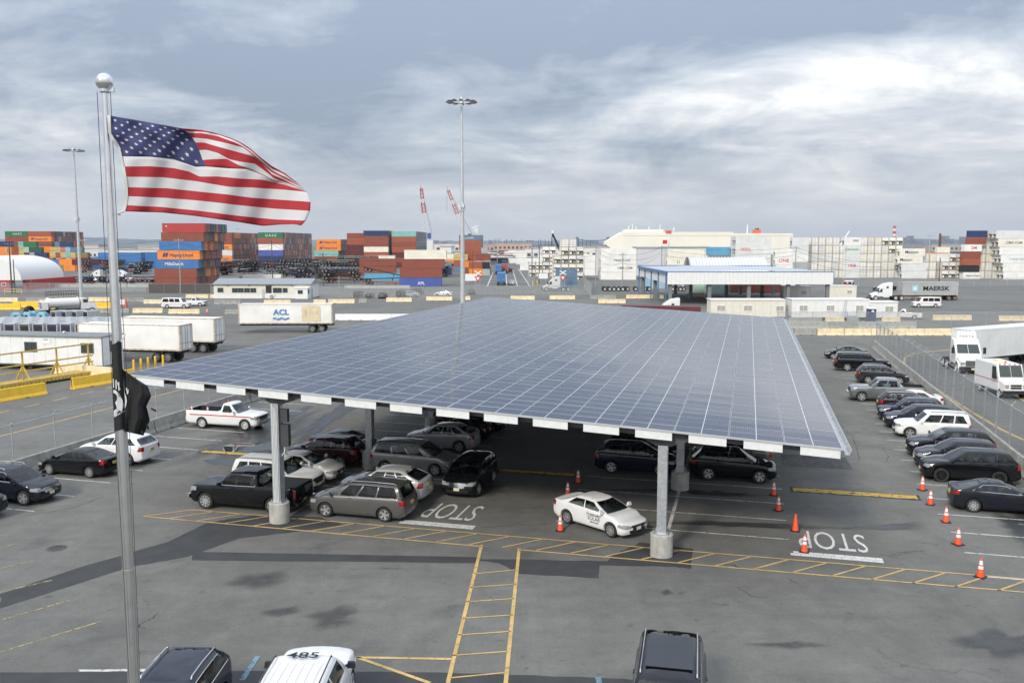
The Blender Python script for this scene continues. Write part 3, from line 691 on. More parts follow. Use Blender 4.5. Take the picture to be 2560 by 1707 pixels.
sheet('faded_stall_lines', YFADE, [line(G(0, 1368), G(45, 1358), .09), line(G(0, 1421), G(85, 1401), .09), line(G(0, 1480), G(130, 1450), .09), line(G(0, 1550), G(175, 1500), .09), line(G(0, 1630), G(255, 1552), .09)], .009)
sheet('spray_marks', GLINE, [line(G(1985, 1258), G(2065, 1260), .10), line(G(1970, 1288), G(2003, 1294), .12), line(G(2300, 1272), G(2330, 1282), .12), line(G(2270, 1258), G(2312, 1262), .08), line(G(805, 1440), G(828, 1487), .06), line(G(190, 1360), G(240, 1352), .05)], .009)
sheet('spray_marks', RLINE, [line(G(600, 1353), G(655, 1348), .25), line(G(1640, 1438), G(1655, 1436), .35), line(G(1790, 1398), G(1802, 1396), .35)], .009)
sheet('worn_white_mark', WLINE, [rag(px((195, 1673), (368, 1671), (366, 1678), (200, 1678)), 5, .04)], .009)
for (u0, u1, v0, v1) in ((2.0, 5.57, 37.04, 37.6), (-15.1, -11.55, 36.85, 37.4)):
    mb = []
    n = 9
    for i in range(n):
        for j in range(2):
            a, b = u0 + (u1 - u0) * i / n + (.12 if j else 0), u0 + (u1 - u0) * (i + 1) / n - .012 + (.12 if j and i < n - 1 else 0); c, d = v0 + (v1 - v0) * j / 2, v0 + (v1 - v0) * (j + 1) / 2 - .014
            mb.append([UV(a, c), UV(b, c), UV(b, d), UV(a, d)])
    sheet('stop_bar', WPAINT, mb, .009)
def road_text(txt, u, v, w, h, m, z, bold=-.004):
    me = text_mesh(txt, 1.0, 0.0, 0, 1, bold); me.materials.clear(); me.materials.append(m)
    xs = [q.co.x for q in me.vertices]; ys = [q.co.y for q in me.vertices]
    for q in me.vertices: q.co.x = (q.co.x - (min(xs) + max(xs)) / 2) * w / (max(xs) - min(xs)); q.co.y = (q.co.y - (min(ys) + max(ys)) / 2) * h / (max(ys) - min(ys))
    o = link('road_lettering', me, None, UV(u, v, z), math.pi - A_); struct(o); return o
road_text('STOP', 3.78, 39.3, 2.75, 2.35, WPAINT, .010)
road_text('STOP', -13.28, 39.15, 2.6, 2.35, WPAINT, .010)
road_text('STOP', 3.9, 53.8, 3.6, 2.4, GHOST, .010, .03)
sheet('asphalt_patch', worn('overpainted_asphalt', (.095, .097, .10), .34, 2, .8), [[UV(2.2, 52.3), UV(6.0, 52.4), UV(5.9, 55.3), UV(2.2, 55.3)]], .004)
# road beyond the left barrier
sheet('lane_lines', YLINE, [uvl(-47.4, 40, -47.2, 130, .16)] + [uvl(-54, 44 + 3.05 * k, -54, 45.7 + 3.05 * k, .13) for k in range(24)], .009)
# kerb line of the lane beyond the right barrier
pts = [(2560, 1100), (2500, 1072), (2430, 1030), (2360, 985), (2300, 945), (2268, 917), (2260, 905), (2264, 893), (2285, 883), (2330, 878), (2400, 872)]
sheet('lane_lines', YLINE, [line(G(*a), G(*b), .28) for a, b in zip(pts, pts[1:])], .009)
sheet('lane_lines', YLINE, [line(G(2530, 905 + 8 + k * 11.5), G(2600, 900 + 6 + k * 12.2), .14) for k in range(6)] + [line(G(2540, 990), G(2580, 1012), .25)], .009)
sheet('lane_lines', worn('faint_yellow_line', (.5, .42, .22), .45, 4), [line(G(2265, 800), G(2360, 818), .2), line(G(2275, 803), G(2420, 832), .2), line(G(2450, 838), G(2530, 850), .2), line(G(390, 770), G(470, 755), .2), line(G(520, 760), G(640, 738), .2), line(G(850, 795), G(900, 785), .2), line(G(0, 790), G(280, 795), .15), line(G(1110, 770), G(1400, 775), .15)], .009)
sheet('lane_lines', worn('far_white_line', (.6, .6, .58), .2, .5), [line(G(1218, 716), G(1233, 680), .35), line(G(1267, 715), G(1264, 678), .3), line(G(1294, 716), G(1282, 676), .3), line(G(1325, 716), G(1296, 672), .3), line(G(1296, 705), G(1315, 706), .4)], .009)
# kerbless speed humps, painted yellow, cracked
def hump(u0, u1, v0, v1, lab):
    n = 40; Pm = []
    for i in range(n + 1):
        t = i / n; uu = u0 + (u1 - u0) * t; row = []
        e = min(1, min(t, 1 - t) * 14)
        for j, (fv, z) in enumerate(((0, 0.0), (.2, .03), (.5, .05), (.8, .03), (1, 0))):
            r_ = random.uniform(-.05, .05) if j in (0, 4) else 0
            row.append(UV(uu, v0 + (v1 - v0) * fv + r_ + .02 * t, z * e + .006))
        Pm.append(row)
    o = MB(); o.grid([list(r_) for r_ in Pm]); ob = o.obj('speed_hump', [worn('cracked_yellow_paint', (.52, .35, .08), .30, 2.5)], smooth=60, fix=True); tag(ob, lab, 'speed bump', 'yellow speed humps across the parking aisles')
    sheet('hump_shoulder', worn('black_asphalt_edge', (.03, .03, .032), .3, 3), [rag([UV(u0 - .15, v0 - .16), UV(u1 + .1, v0 - .16), UV(u1 + .12, v1 + .1), UV(u0 - .12, v1 + .1)], 16, .06)], .0045)
hump(2.55, 8.5, 47.0, 47.7, 'worn yellow speed hump on open asphalt right of the solar canopy')
hump(-32.0, -26.6, 46.7, 47.2, 'worn yellow speed hump beside a puddle left of the canopy')
hump(-13.2, -8.9, 47.0, 47.5, 'yellow speed hump in the dark shade under the solar canopy')
# puddles and damp ground
def water():
    m = bpy.data.materials.new('puddle_water'); m.use_nodes = True; b = m.node_tree.nodes['Principled BSDF']; b.inputs['Base Color'].default_value = (.035, .036, .036, 1); b.inputs['Roughness'].default_value = .02; b.inputs['IOR'].default_value = 1.33; b.inputs['Specular IOR Level'].default_value = .6; return m
PUD = water(); WET = None; OIL = None
def soft(name, col, rough=.5, amp=.9, scale=1.4):
    m = worn(name, col, .30, scale, rough); nt = m.node_tree; N = nt.nodes; L = nt.links
    mx = [n for n in N if n.type == 'MIX_SHADER'][0]; src = mx.inputs[0].links[0].from_socket
    u = N.new('ShaderNodeUVMap'); sp = N.new('ShaderNodeSeparateXYZ'); L.new(u.outputs[0], sp.inputs[0])
    mr = N.new('ShaderNodeMapRange'); mr.interpolation_type = 'SMOOTHSTEP'; mr.inputs[1].default_value = .25; mr.inputs[2].default_value = 1; mr.inputs[3].default_value = amp; mr.inputs[4].default_value = 0; L.new(sp.outputs[0], mr.inputs[0])
    ml = N.new('ShaderNodeMath'); ml.operation = 'MULTIPLY'; L.new(src, ml.inputs[0]); L.new(mr.outputs[0], ml.inputs[1]); L.new(ml.outputs[0], mx.inputs[0]); return m
def soft_sheet(name, m, pts, z, grow=1.25):
    mb = MB(); c = sum((Vector(q[:2]) for q in pts), Vector((0, 0))) / len(pts); n = len(pts); q = [c + (Vector(p[:2]) - c) * grow for p in pts]
    for i in range(n): mb.add([(c.x, c.y, z), (q[i].x, q[i].y, z), (q[(i + 1) % n].x, q[(i + 1) % n].y, z)], [(0, 1, 2)], 0, [[(0, 0), (1, 0), (1, 0)]])
    return struct(mb.obj(name, [m]))
def blob(p, n=40, amp=.25, seed=0, k=1):
    c = sum((Vector(q[:2]) for q in p), Vector((0, 0))) / len(p); out = []
    m = len(p)
    for i in range(n):
        t = i / n * m; j = int(t); f = t - j; a = Vector(p[j % m][:2]).lerp(Vector(p[(j + 1) % m][:2]), f)
        w = mnoise.noise(Vector((a.x * 1.3 + seed, a.y * 1.3, seed))) * amp; out.append(c + (a - c) * (1 + w))
    return out
WET = soft('damp_asphalt', (.050, .051, .052), .34, .95, .9); OIL = soft('oil_stained_asphalt', (.07, .07, .071), .6, .62, .5)
soft_sheet('damp_patch', WET, (blob(px((468, 1128), (560, 1080), (640, 1030), (760, 1020), (790, 1040), (720, 1085), (700, 1130), (620, 1148), (520, 1140)), 70, .5, 1)), .004)
sheet('puddle', PUD, [blob(px((540, 1128), (560, 1112), (600, 1105), (660, 1108), (700, 1098), (690, 1118), (640, 1132), (580, 1133)), 60, .35, 2)], .008)
sheet('puddle', PUD, [blob(px((505, 1150), (560, 1148), (660, 1160), (640, 1172), (580, 1166), (520, 1158)), 50, .4, 3)], .008)
sheet('puddle', PUD, [blob(px((722, 1030), (760, 1024), (768, 1034), (730, 1038)), 30, .3, 4)], .008)
soft_sheet('damp_patch', WET, (blob(px((690, 1110), (800, 1040), (900, 985), (960, 980), (860, 1040), (760, 1110)), 60, .6, 5)), .004)
soft_sheet('damp_patch', WET, (blob(px((1980, 1318), (2120, 1318), (2270, 1306), (2330, 1316), (2300, 1326), (2150, 1323)), 60, .5, 6)), .004)
soft_sheet('damp_patch', WET, (blob(px((2480, 1285), (2560, 1270), (2650, 1300), (2640, 1370), (2560, 1358), (2520, 1330)), 60, .5, 7)), .004)
soft_sheet('damp_patch', WET, (blob(px((2400, 1590), (2490, 1575), (2580, 1585), (2600, 1640), (2480, 1640), (2420, 1620)), 60, .5, 8)), .004)
soft_sheet('damp_patch', WET, (blob(px((1500, 1225), (1700, 1232), (1860, 1245), (1900, 1240), (1860, 1232), (1700, 1220)), 60, .5, 18)), .004)
soft_sheet('damp_patch', WET, (blob(px((1600, 1306), (1800, 1315), (1990, 1325), (2080, 1316), (1960, 1308), (1750, 1300)), 60, .5, 19)), .0042)
for i, p in enumerate((((560, 1450), (640, 1430), (700, 1430), (720, 1450), (640, 1470), (580, 1465)), ((760, 1540), (850, 1515), (900, 1525), (890, 1560), (800, 1575)), ((640, 1530), (740, 1512), (750, 1530), (690, 1545)), ((1650, 1480), (1668, 1472), (1680, 1482), (1660, 1488)), ((1860, 1610), (2000, 1600), (2080, 1612), (1980, 1622)), ((1180, 1215), (1260, 1210), (1270, 1235), (1200, 1240)))):
    soft_sheet('oil_stain', OIL, (blob(px(*p), 40, .5, 20 + i)), .0044)
# crack fillets: short dark ragged lines
CR = worn('crack', (.03, .03, .03), .3, 6)
def crack(pts, w=.032):
    out = []; q = [Vector(G(*p)[:2]) for p in pts]; fine = []
    for a, b in zip(q, q[1:]):
        for k in range(6): fine.append(a.lerp(b, k / 6) + Vector((random.uniform(-.06, .06), random.uniform(-.06, .06))))
    fine.append(q[-1])
    return [line(a, b, w * random.uniform(.5, 1.4)) for a, b in zip(fine, fine[1:])]
for p in (((395, 1532), (370, 1550), (345, 1562), (340, 1584)), ((345, 1562), (362, 1570)), ((2245, 1380), (2310, 1377)), ((2230, 1388), (2270, 1382)), ((2205, 1386), (2245, 1394)), ((1780, 1508), (1822, 1512)), ((1845, 1468), (1880, 1490), (1920, 1492)), ((1800, 1410), (1838, 1412), (1845, 1418)), ((1975, 1448), (1995, 1458)), ((1200, 1318), (1300, 1312), (1380, 1310)), ((950, 1420), (1020, 1422)), ((2205, 1120), (2220, 1140), (2215, 1155)), ((2300, 1356), (2345, 1360)), ((660, 1210), (560, 1250), (500, 1262)), ((1000, 1250), (1180, 1262), (1420, 1275)), ((60, 1290), (180, 1270), (260, 1240)), ((2060, 1010), (2090, 1050), (2130, 1090), (2150, 1150))):
    sheet('asphalt_crack', CR, crack(p), .0046)
mh = MB(); mh.lathe([(.001, .012), (.30, .012), (.30, .02), (.36, .02), (.40, .004)], 24, 0)
for i in range(-3, 4):
    for j in range(-3, 4):
        if i * i + j * j < 10: mh.box((i * .08, j * .08, .016), (.04, .04, .008))
o = mh.obj('manhole_cover', [mat('cast_iron', (.09, .08, .075), .6, .4, var=.3)], loc=G(142, 1370)); tag(o, 'round cast iron manhole cover in the asphalt, left of the flagpole', 'manhole')

# ---------------------------------------------------------------- chain-link fences and concrete barriers
def chain_mat():
    m = bpy.data.materials.new('chain_link'); m.use_nodes = True; nt = m.node_tree; N = nt.nodes; L = nt.links; b = N['Principled BSDF']; out = N['Material Output']
    b.inputs['Base Color'].default_value = (.42, .44, .45, 1); b.inputs['Metallic'].default_value = .5; b.inputs['Roughness'].default_value = .5
    uvn = N.new('ShaderNodeUVMap'); sp = N.new('ShaderNodeSeparateXYZ'); L.new(uvn.outputs[0], sp.inputs[0])
    def M(op, a, c=None):
        n = N.new('ShaderNodeMath'); n.operation = op
        for i, v in enumerate((a, c)):
            if v is None: continue
            if isinstance(v, (int, float)): n.inputs[i].default_value = v
            else: L.new(v, n.inputs[i])
        return n.outputs[0]
    f = []
    for op in ('ADD', 'SUBTRACT'):
        q = M('FRACT', M('MULTIPLY', M(op, sp.outputs[0], sp.outputs[1]), 1 / .075)); f.append(M('LESS_THAN', q, .20))
    a = M('MAXIMUM', *f)
    tr = N.new('ShaderNodeBsdfTransparent'); mx = N.new('ShaderNodeMixShader'); L.new(a, mx.inputs[0]); L.new(tr.outputs[0], mx.inputs[1]); L.new(b.outputs[0], mx.inputs[2]); L.new(mx.outputs[0], out.inputs[0])
    return m
CHAIN = chain_mat()
def fence(label, a, b, h, step=3.05, z0=0.0, barb=False, rail=True, group=None, r=.035, slats=None, mesh=True):
    a = Vector(a); b = Vector(b); d = b - a; Lh = d.length; rz = math.atan2(d.y, d.x)
    t = thing('chain_link_fence', label, 'fence', (a.x, a.y, z0), rz, group)
    n = max(1, round(Lh / step)); st = Lh / n
    pm = MB(); pm.tube((0, 0, 0), (0, 0, h), r, r, 8); pm.lathe([(r * 1.3, h), (r * 1.2, h + .05), (.001, h + .08)], 8)
    if barb: pm.tube((0, 0, h), (0, -.22, h + .30), .018, .018, 5)
    me = pm.mesh('post', [STEEL], 40)
    for i in range(n + 1): link('post', me, t, (i * st, 0, 0))
    if rail:
        m = MB(); m.tube((0, 0, h - .02), (Lh, 0, h - .02), .022, .022, 6); m.obj('top_rail', [STEEL], t, 60)
    if barb:
        for k in range(3): m = MB(); m.tube((0, -.22 * (k + 1) / 3, h + .1 * (k + 1)), (Lh, -.22 * (k + 1) / 3, h + .1 * (k + 1)), .006, .006, 4); m.obj('barbed_wire', [STEEL], t)
    if mesh:
        m = MB(); m.add([(0, .03, .05), (Lh, .03, .05), (Lh, .03, h), (0, .03, h)], [(0, 1, 2, 3)], 0, [[(0, 0), (Lh, 0), (Lh, h), (0, h)]]); m.obj('chain_link_mesh', [slats or CHAIN], t)
    return t
BARR = {}
def barrier(label, a, b, mt, h=.81, group=None, name='concrete_barrier', base=.60, top=.16, lift=0.0):
    a = Vector(a); b = Vector(b); d = b - a; Lh = d.length; rz = math.atan2(d.y, d.x)
    k = (round(Lh, 1), h, base, top)
    if k not in BARR:
        l = k[0] / 2 - .02; prof = [(-base / 2, 0), (-base / 2, .08), (-base * .30, .30), (-top / 2 - .02, h - .03), (-top / 2, h), (top / 2, h), (top / 2 + .02, h - .03), (base * .30, .30), (base / 2, .08), (base / 2, 0)]
        m = MB(); n = len(prof)
        for x0, x1 in ((-l, l),):
            vs = [(x0 + .02, y * .98, z) for y, z in prof] + [(x0 + .05, y, z) for y, z in prof] + [(x1 - .05, y, z) for y, z in prof] + [(x1 - .02, y * .98, z) for y, z in prof]
            fs = [tuple(range(n))[::-1], tuple(range(3 * n, 4 * n))]
            for r_ in range(3): fs += [(r_ * n + i, r_ * n + (i + 1) % n, (r_ + 1) * n + (i + 1) % n, (r_ + 1) * n + i) for i in range(n)]
            m.add(vs, fs)
        for sx in (-l * .45, l * .45): m.box((sx, 0, .035), (.35, base + .012, .06), 1)      # fork pockets
        m.tube((-l - .015, 0, .1), (-l - .015, 0, h - .08), .03, .03, 6, 1)
        BARR[k] = m.mesh('barrier', [CONC, DARKM], None, True)
    o = link(name, BARR[k], None, ((a.x + b.x) / 2, (a.y + b.y) / 2, lift), rz); setmat(o, 0, mt)
    o.scale = (1 + random.uniform(-.004, .004), 1, 1 + random.uniform(-.01, .01))
    return tag(o, label, 'barrier', group)
def barrier_row(desc, a, b, mt, seg=6.1, h=.81, group=None, where='', jit=.03, start=0, skip=(), n=None):
    a = Vector(a); b = Vector(b); n = n or max(1, round((b - a).length / seg)); 
    for i in range(n):
        if i in skip: continue
        p, q = a.lerp(b, i / n), a.lerp(b, (i + 1) / n); off = Vector((random.uniform(-jit, jit), random.uniform(-jit, jit), 0))
        mm = mt[i % len(mt)] if isinstance(mt, list) else mt
        barrier('%s, %s %s' % (desc, ORD[i] if i < 20 else 'number %d' % i, where), p + off, q + off, mm, h, group)
# right: barrier with tall fence on top, lot edge u = 14.8
barrier_row('grey concrete barrier under the right fence', UV(14.95, 30), UV(14.95, 115), CONC_GREY, 6.08, .95, 'concrete barriers under the right fence', 'segment from the camera')
fence('galvanised chain link fence with barbed-wire arms on the right barrier line', UV(15.05, 30, 0), UV(15.05, 114, 0), 2.35, 3.05, .90, True, r=.05)
# left: barrier with fence
barrier_row('grey concrete barrier under the left fence', UV(-38.35, 33), UV(-38.35, 128), CONC_GREY, 6.08, .92, 'concrete barriers under the left fence', 'segment from the camera')
fence('galvanised chain link fence with barbed-wire arms on the left barrier line', UV(-38.45, 33), UV(-38.45, 128), 2.0, 3.05, .88, True, mesh=False)
# ---------------------------------------------------------------- solar parking canopy
def panel_mat():
    m = bpy.data.materials.new('solar_cells'); m.use_nodes = True; nt = m.node_tree; N = nt.nodes; L = nt.links; b = N['Principled BSDF']
    b.inputs['Roughness'].default_value = .13; b.inputs['IOR'].default_value = 1.5; b.inputs['Specular IOR Level'].default_value = .55
    uvn = N.new('ShaderNodeUVMap'); sp = N.new('ShaderNodeSeparateXYZ'); L.new(uvn.outputs[0], sp.inputs[0])
    def M(op, a, c=None):
        n = N.new('ShaderNodeMath'); n.operation = op
        for i, v in enumerate((a, c)):
            if v is None: continue
            if isinstance(v, (int, float)): n.inputs[i].default_value = v
            else: L.new(v, n.inputs[i])
        return n.outputs[0]
    def ln(src, n, w): return M('GREATER_THAN', M('ABSOLUTE', M('SUBTRACT', M('FRACT', M('MULTIPLY', src, n)), .5)), .5 - w)
    cells = M('MAXIMUM', ln(sp.outputs[0], 24, .040), ln(sp.outputs[1], 6, .016))
    bus = M('MULTIPLY', ln(sp.outputs[1], 30, .03), .45)
    cells = M('MAXIMUM', cells, bus)
    midl = M('LESS_THAN', M('ABSOLUTE', M('SUBTRACT', sp.outputs[0], .5)), .0085)
    oi = N.new('ShaderNodeTexCoord'); nz = N.new('ShaderNodeTexNoise'); nz.inputs['Scale'].default_value = .35; nz.inputs['Detail'].default_value = 5; L.new(oi.outputs['Object'], nz.inputs['Vector'])
    mx = N.new('ShaderNodeMix'); mx.data_type = 'RGBA'; L.new(cells, mx.inputs[0]); mx.inputs[6].default_value = (.024, .030, .058, 1); mx.inputs[7].default_value = (.15, .175, .25, 1)
    m2 = N.new('ShaderNodeMix'); m2.data_type = 'RGBA'; L.new(midl, m2.inputs[0]); L.new(mx.outputs[2], m2.inputs[6]); m2.inputs[7].default_value = (.60, .63, .68, 1)
    L.new(m2.outputs[2], b.inputs['Base Color'])
    dust = N.new('ShaderNodeMapRange'); dust.inputs[3].default_value = .07; dust.inputs[4].default_value = .15; L.new(nz.outputs['Fac'], dust.inputs[0]); L.new(dust.outputs[0], b.inputs['Roughness'])
    return m
CELLS = panel_mat()
NB, NR = 15, 58; PU, PV = 2.110, 1.050
U0, V0 = -28.0, 35.3
SL = .0525
def ctop(u): return 5.12 - SL * u
uc, vc = U0 + NB * PU / 2, V0 + NR * PV / 2
can = thing('solar_canopy', 'large carport roofed with blue-grey solar panels on steel columns and concrete piers', 'solar carport', UV(uc, vc), -A_)
def loc(u, v, z): return (u - uc, v - vc, z)
tilt = math.atan(SL)
def panel(mb, o=(0, 0, 0)):
    w, d, f, h = (PU - .022) / 2, (PV - .022) / 2, .017, .038
    cs, sn = math.cos(tilt), math.sin(tilt)
    T = lambda x, y, z: (o[0] + x * cs + z * sn, o[1] + y, o[2] - x * sn + z * cs)
    def q(a, m, uv=None): mb.add([T(*p) for p in a], [(0, 1, 2, 3)], m, [uv] if uv else None)
    q([(-w + f, -d + f, 0), (w - f, -d + f, 0), (w - f, d - f, 0), (-w + f, d - f, 0)], 0, [(0, 0), (1, 0), (1, 1), (0, 1)])
    z = .003
    q([(-w, -d, z), (w, -d, z), (w - f, -d + f, z), (-w + f, -d + f, z)], 1); q([(w, -d, z), (w, d, z), (w - f, d - f, z), (w - f, -d + f, z)], 1)
    q([(w, d, z), (-w, d, z), (-w + f, d - f, z), (w - f, d - f, z)], 1); q([(-w, d, z), (-w, -d, z), (-w + f, -d + f, z), (-w + f, d - f, z)], 1)
    for a, b in (((-w, -d), (w, -d)), ((w, -d), (w, d)), ((w, d), (-w, d)), ((-w, d), (-w, -d))): q([(*a, -h), (*b, -h), (*b, z), (*a, z)], 1)
    q([(-w, -d, -h), (-w, d, -h), (w, d, -h), (w, -d, -h)], 2)
PBACK = mat('panel_backsheet', (.16, .165, .17), .7, var=.05)
pm = MB(); panel(pm); pme = pm.mesh('solar_panel', [CELLS, ALU, PBACK])
rest = MB()
for r_ in range(NR):
    for c_ in range(NB):
        u_, v_ = U0 + (c_ + .5) * PU, V0 + (r_ + .5) * PV
        dz = random.uniform(-.004, .004)
        if r_ < 20:
            o = link('solar_panel', pme, can, loc(u_, v_, ctop(u_) + dz)); o.rotation_euler = (random.uniform(-.005, .005), random.uniform(-.004, .004), 0)
        else: panel(rest, loc(u_, v_, ctop(u_) + dz))
stuff(rest.obj('solar_panel_field', [CELLS, ALU, PBACK], can))
# fascia plates along the front: end closures of the hat-shaped purlins
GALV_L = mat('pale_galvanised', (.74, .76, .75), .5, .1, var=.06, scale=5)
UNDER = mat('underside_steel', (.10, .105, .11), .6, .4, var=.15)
for c_ in range(NB):
    u_ = U0 + (c_ + .62) * PU; z = ctop(u_); sn = SL
    m = MB(); w = .73
    m.add([loc(u_ - w, V0 - .01, z + sn * w - .07), loc(u_ + w, V0 - .01, z - sn * w - .07), loc(u_ + w, V0 - .01, z - sn * w - .40), loc(u_ - w, V0 - .01, z + sn * w - .40),
           loc(u_ - w, V0 + .03, z + sn * w - .07), loc(u_ + w, V0 + .03, z - sn * w - .07), loc(u_ + w, V0 + .03, z - sn * w - .40), loc(u_ - w, V0 + .03, z + sn * w - .40)],
          [(0, 3, 2, 1), (4, 5, 6, 7), (0, 1, 5, 4), (1, 2, 6, 5), (2, 3, 7, 6), (3, 0, 4, 7)])
    m.obj('fascia_plate', [GALV_L], can)
    for s_ in (-w + .05, w - .05):
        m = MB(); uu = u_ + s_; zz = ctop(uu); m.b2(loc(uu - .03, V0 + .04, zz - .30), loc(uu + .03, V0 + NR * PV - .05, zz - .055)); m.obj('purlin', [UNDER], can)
m = MB(); m.beam(loc(U0, V0 - .025, ctop(U0) - .03), loc(U0 + NB * PU, V0 - .025, ctop(U0 + NB * PU) - .03), .04, .08); m.obj('front_edge_rail', [ALU], can)
m = MB(); m.beam(loc(U0, V0 + NR * PV + .025, ctop(U0) - .03), loc(U0 + NB * PU, V0 + NR * PV + .025, ctop(U0 + NB * PU) - .03), .04, .08); m.obj('rear_edge_rail', [ALU], can)
m = MB(); m.b2(loc(U0 - .06, V0 - .04, ctop(U0) - .16), loc(U0 - .01, V0 + NR * PV, ctop(U0) + .01)); m.obj('left_edge_rail', [ALU], can)
# gutter on the low right-hand edge
ue = U0 + NB * PU; ze = ctop(ue)
m = MB(); prof = [(ue + .0, ze - .02), (ue + .06, ze - .03), (ue + .10, ze - .18), (ue + .22, ze - .18), (ue + .30, ze + .0), (ue + .32, ze + .0), (ue + .24, ze - .21), (ue + .08, ze - .21), (ue + .03, ze - .06), (ue, ze - .05)]
m.prism([(a - uc, b) for a, b in prof], V0 - .12 - vc, V0 + NR * PV + .1 - vc, 0, 'XZ'); m.obj('gutter', [mat('gutter_metal', (.46, .48, .49), .45, .3, var=.1)], can, fix=True)
for k in range(20):
    v_ = V0 + .6 + k * 3.1; m = MB(); m.b2(loc(ue - .05, v_, ze - .05), loc(ue + .29, v_ + .05, ze - .03)); m.obj('gutter_bracket', [STEEL], can)
# columns on concrete piers, girders above
for ci, u_ in enumerate((-20.45, -3.12)):
    for k in range(7):
        v_ = 35.72 + 10.2 * k
        if v_ > V0 + NR * PV - .3: v_ = V0 + NR * PV - .6
        zt_ = ctop(u_) - .75 + .06
        m = MB(); m.lathe([(.001, .93), (.43, .93), (.46, .90), (.46, 0)], 32, 0, o=loc(u_, v_, 0)); m.obj('concrete_pier', [CONC], can, 40, True)
        m = MB(); m.b2(loc(u_ - .30, v_ - .30, .935), loc(u_ + .30, v_ + .30, .97))
        for a in (-.24, .24):
            for b in (-.24, .24): m.tube(loc(u_ + a, v_ + b, .95), loc(u_ + a, v_ + b, 1.08), .022, .022, 6)
        m.obj('base_plate', [STEEL], can)
        m = MB(); m.b2(loc(u_ - .19, v_ - .21, .97), loc(u_ + .19, v_ - .185, zt_)); m.b2(loc(u_ - .19, v_ + .185, .97), loc(u_ + .19, v_ + .21, zt_)); m.b2(loc(u_ - .012, v_ - .185, .97), loc(u_ + .012, v_ + .185, zt_))
        col_ = m.obj('column', [STEEL], can)
        # girder
        m = MB(); a, b = (U0 + .25, -11.9) if ci == 0 else (-11.7, ue - .2)
        pts = [(a, ctop(a) - .06), (b, ctop(b) - .06), (b, ctop(b) - .34), (u_ + 1.2, ctop(u_ + 1.2) - .38), (u_ + .3, ctop(u_) - .74), (u_ - .3, ctop(u_) - .74), (u_ - 1.2, ctop(u_ - 1.2) - .38), (a, ctop(a) - .34)]
        m.prism([(x - uc, z) for x, z in pts], v_ + .02 - vc, v_ + .10 - vc, 0, 'XZ')
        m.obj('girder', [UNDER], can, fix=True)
        if ci == 0 and k == 0:
            for i, (du, dv) in enumerate(((-.10, -.235), (-.03, -.235), (.04, -.235), (.11, -.235))):
                m = MB(); m.tube(loc(u_ + du, v_ + dv, .95), loc(u_ + du, v_ + dv, zt_ - .1 * i), .024, .024, 8); m.obj('conduit', [GALV_L], can, 60)
            m = MB(); m.b2(loc(u_ + .24, v_ - .12, 3.55), loc(u_ + .62, v_ + .12, 4.55)); m.obj('inverter_box', [mat('inverter_grey', (.05, .055, .06), .5)], can)
            m = MB(); m.b2(loc(u_ + .24, v_ - .10, 4.65), loc(u_ + .58, v_ + .10, 5.25)); m.obj('inverter_box', [mat('inverter_grey', (.05, .055, .06), .5)], can)
            m = MB(); m.path([loc(u_ + .35, v_ - .02, 3.55), loc(u_ + .36, v_ - .02, 3.25), loc(u_ + .22, v_ - .05, 3.1)], .022); m.obj('conduit', [GALV_L], can, 60)
# ---------------------------------------------------------------- flagpole
PY = 13.5
pb = at(262, 225, PY); xp = at(262, 225, PY).x
fp = thing('flagpole', 'tall tapered aluminium flagpole with a silver ball on top', 'flagpole', (xp, PY, 0))
pt = pb.z
m = MB(); m.tube((0, 0, 0), (0, 0, 9.4), .093, .088, 28); m.tube((0, 0, 9.4), (0, 0, pt), .088, .044, 28); m.obj('pole', [POLE_ALU], fp, 40)
m = MB()
for z in (1.5, 4.5, 7.6, 10.2): rr = .0925 - .0044 * z / 9.4 if z < 9.4 else .088 - .044 * (z - 9.4) / (pt - 9.4); m.tube((0, 0, z), (0, 0, z + .03), rr + .004, rr + .004, 28); 
m.obj('joint_band', [POLE_ALU], fp, 40)
m = MB(); m.lathe([(.05, pt - .05), (.075, pt - .03), (.075, pt + .02), (.04, pt + .05), (.022, pt + .07), (.012, pt + .13), (.012, pt + .22)], 20); m.box((.09, 0, pt - .0), (.10, .05, .06)); m.obj('truck_pulley', [ALU], fp, 40)
bc = at(260, 205, PY); m = MB()
n = 20; m.lathe([(.128 * math.sin(math.pi * i / n) + 1e-4, bc.z + .128 * math.cos(math.pi * i / n)) for i in range(n, -1, -1)], 32); m.obj('ball_finial', [mat('satin_ball', (.78, .78, .77), .22, 1, var=.03)], fp, 60)
rope = mat('halyard_rope', (.06, .06, .06), .8)
m = MB(); m.path([(-.07, -.10, pt - .05), (-.075, -.10, 11.5), (-.02, -.13, 8), (.0, -.15, 4), (.0, -.16, 1.4)], .005); m.obj('halyard', [rope], fp)
m = MB(); m.path([(.09, -.02, pt - .02), (.10, -.04, 12.6), (.15, -.06, 10.6), (.15, -.08, 8), (.13, -.1, 4), (.12, -.11, 1.4)], .005); m.obj('halyard', [rope], fp)
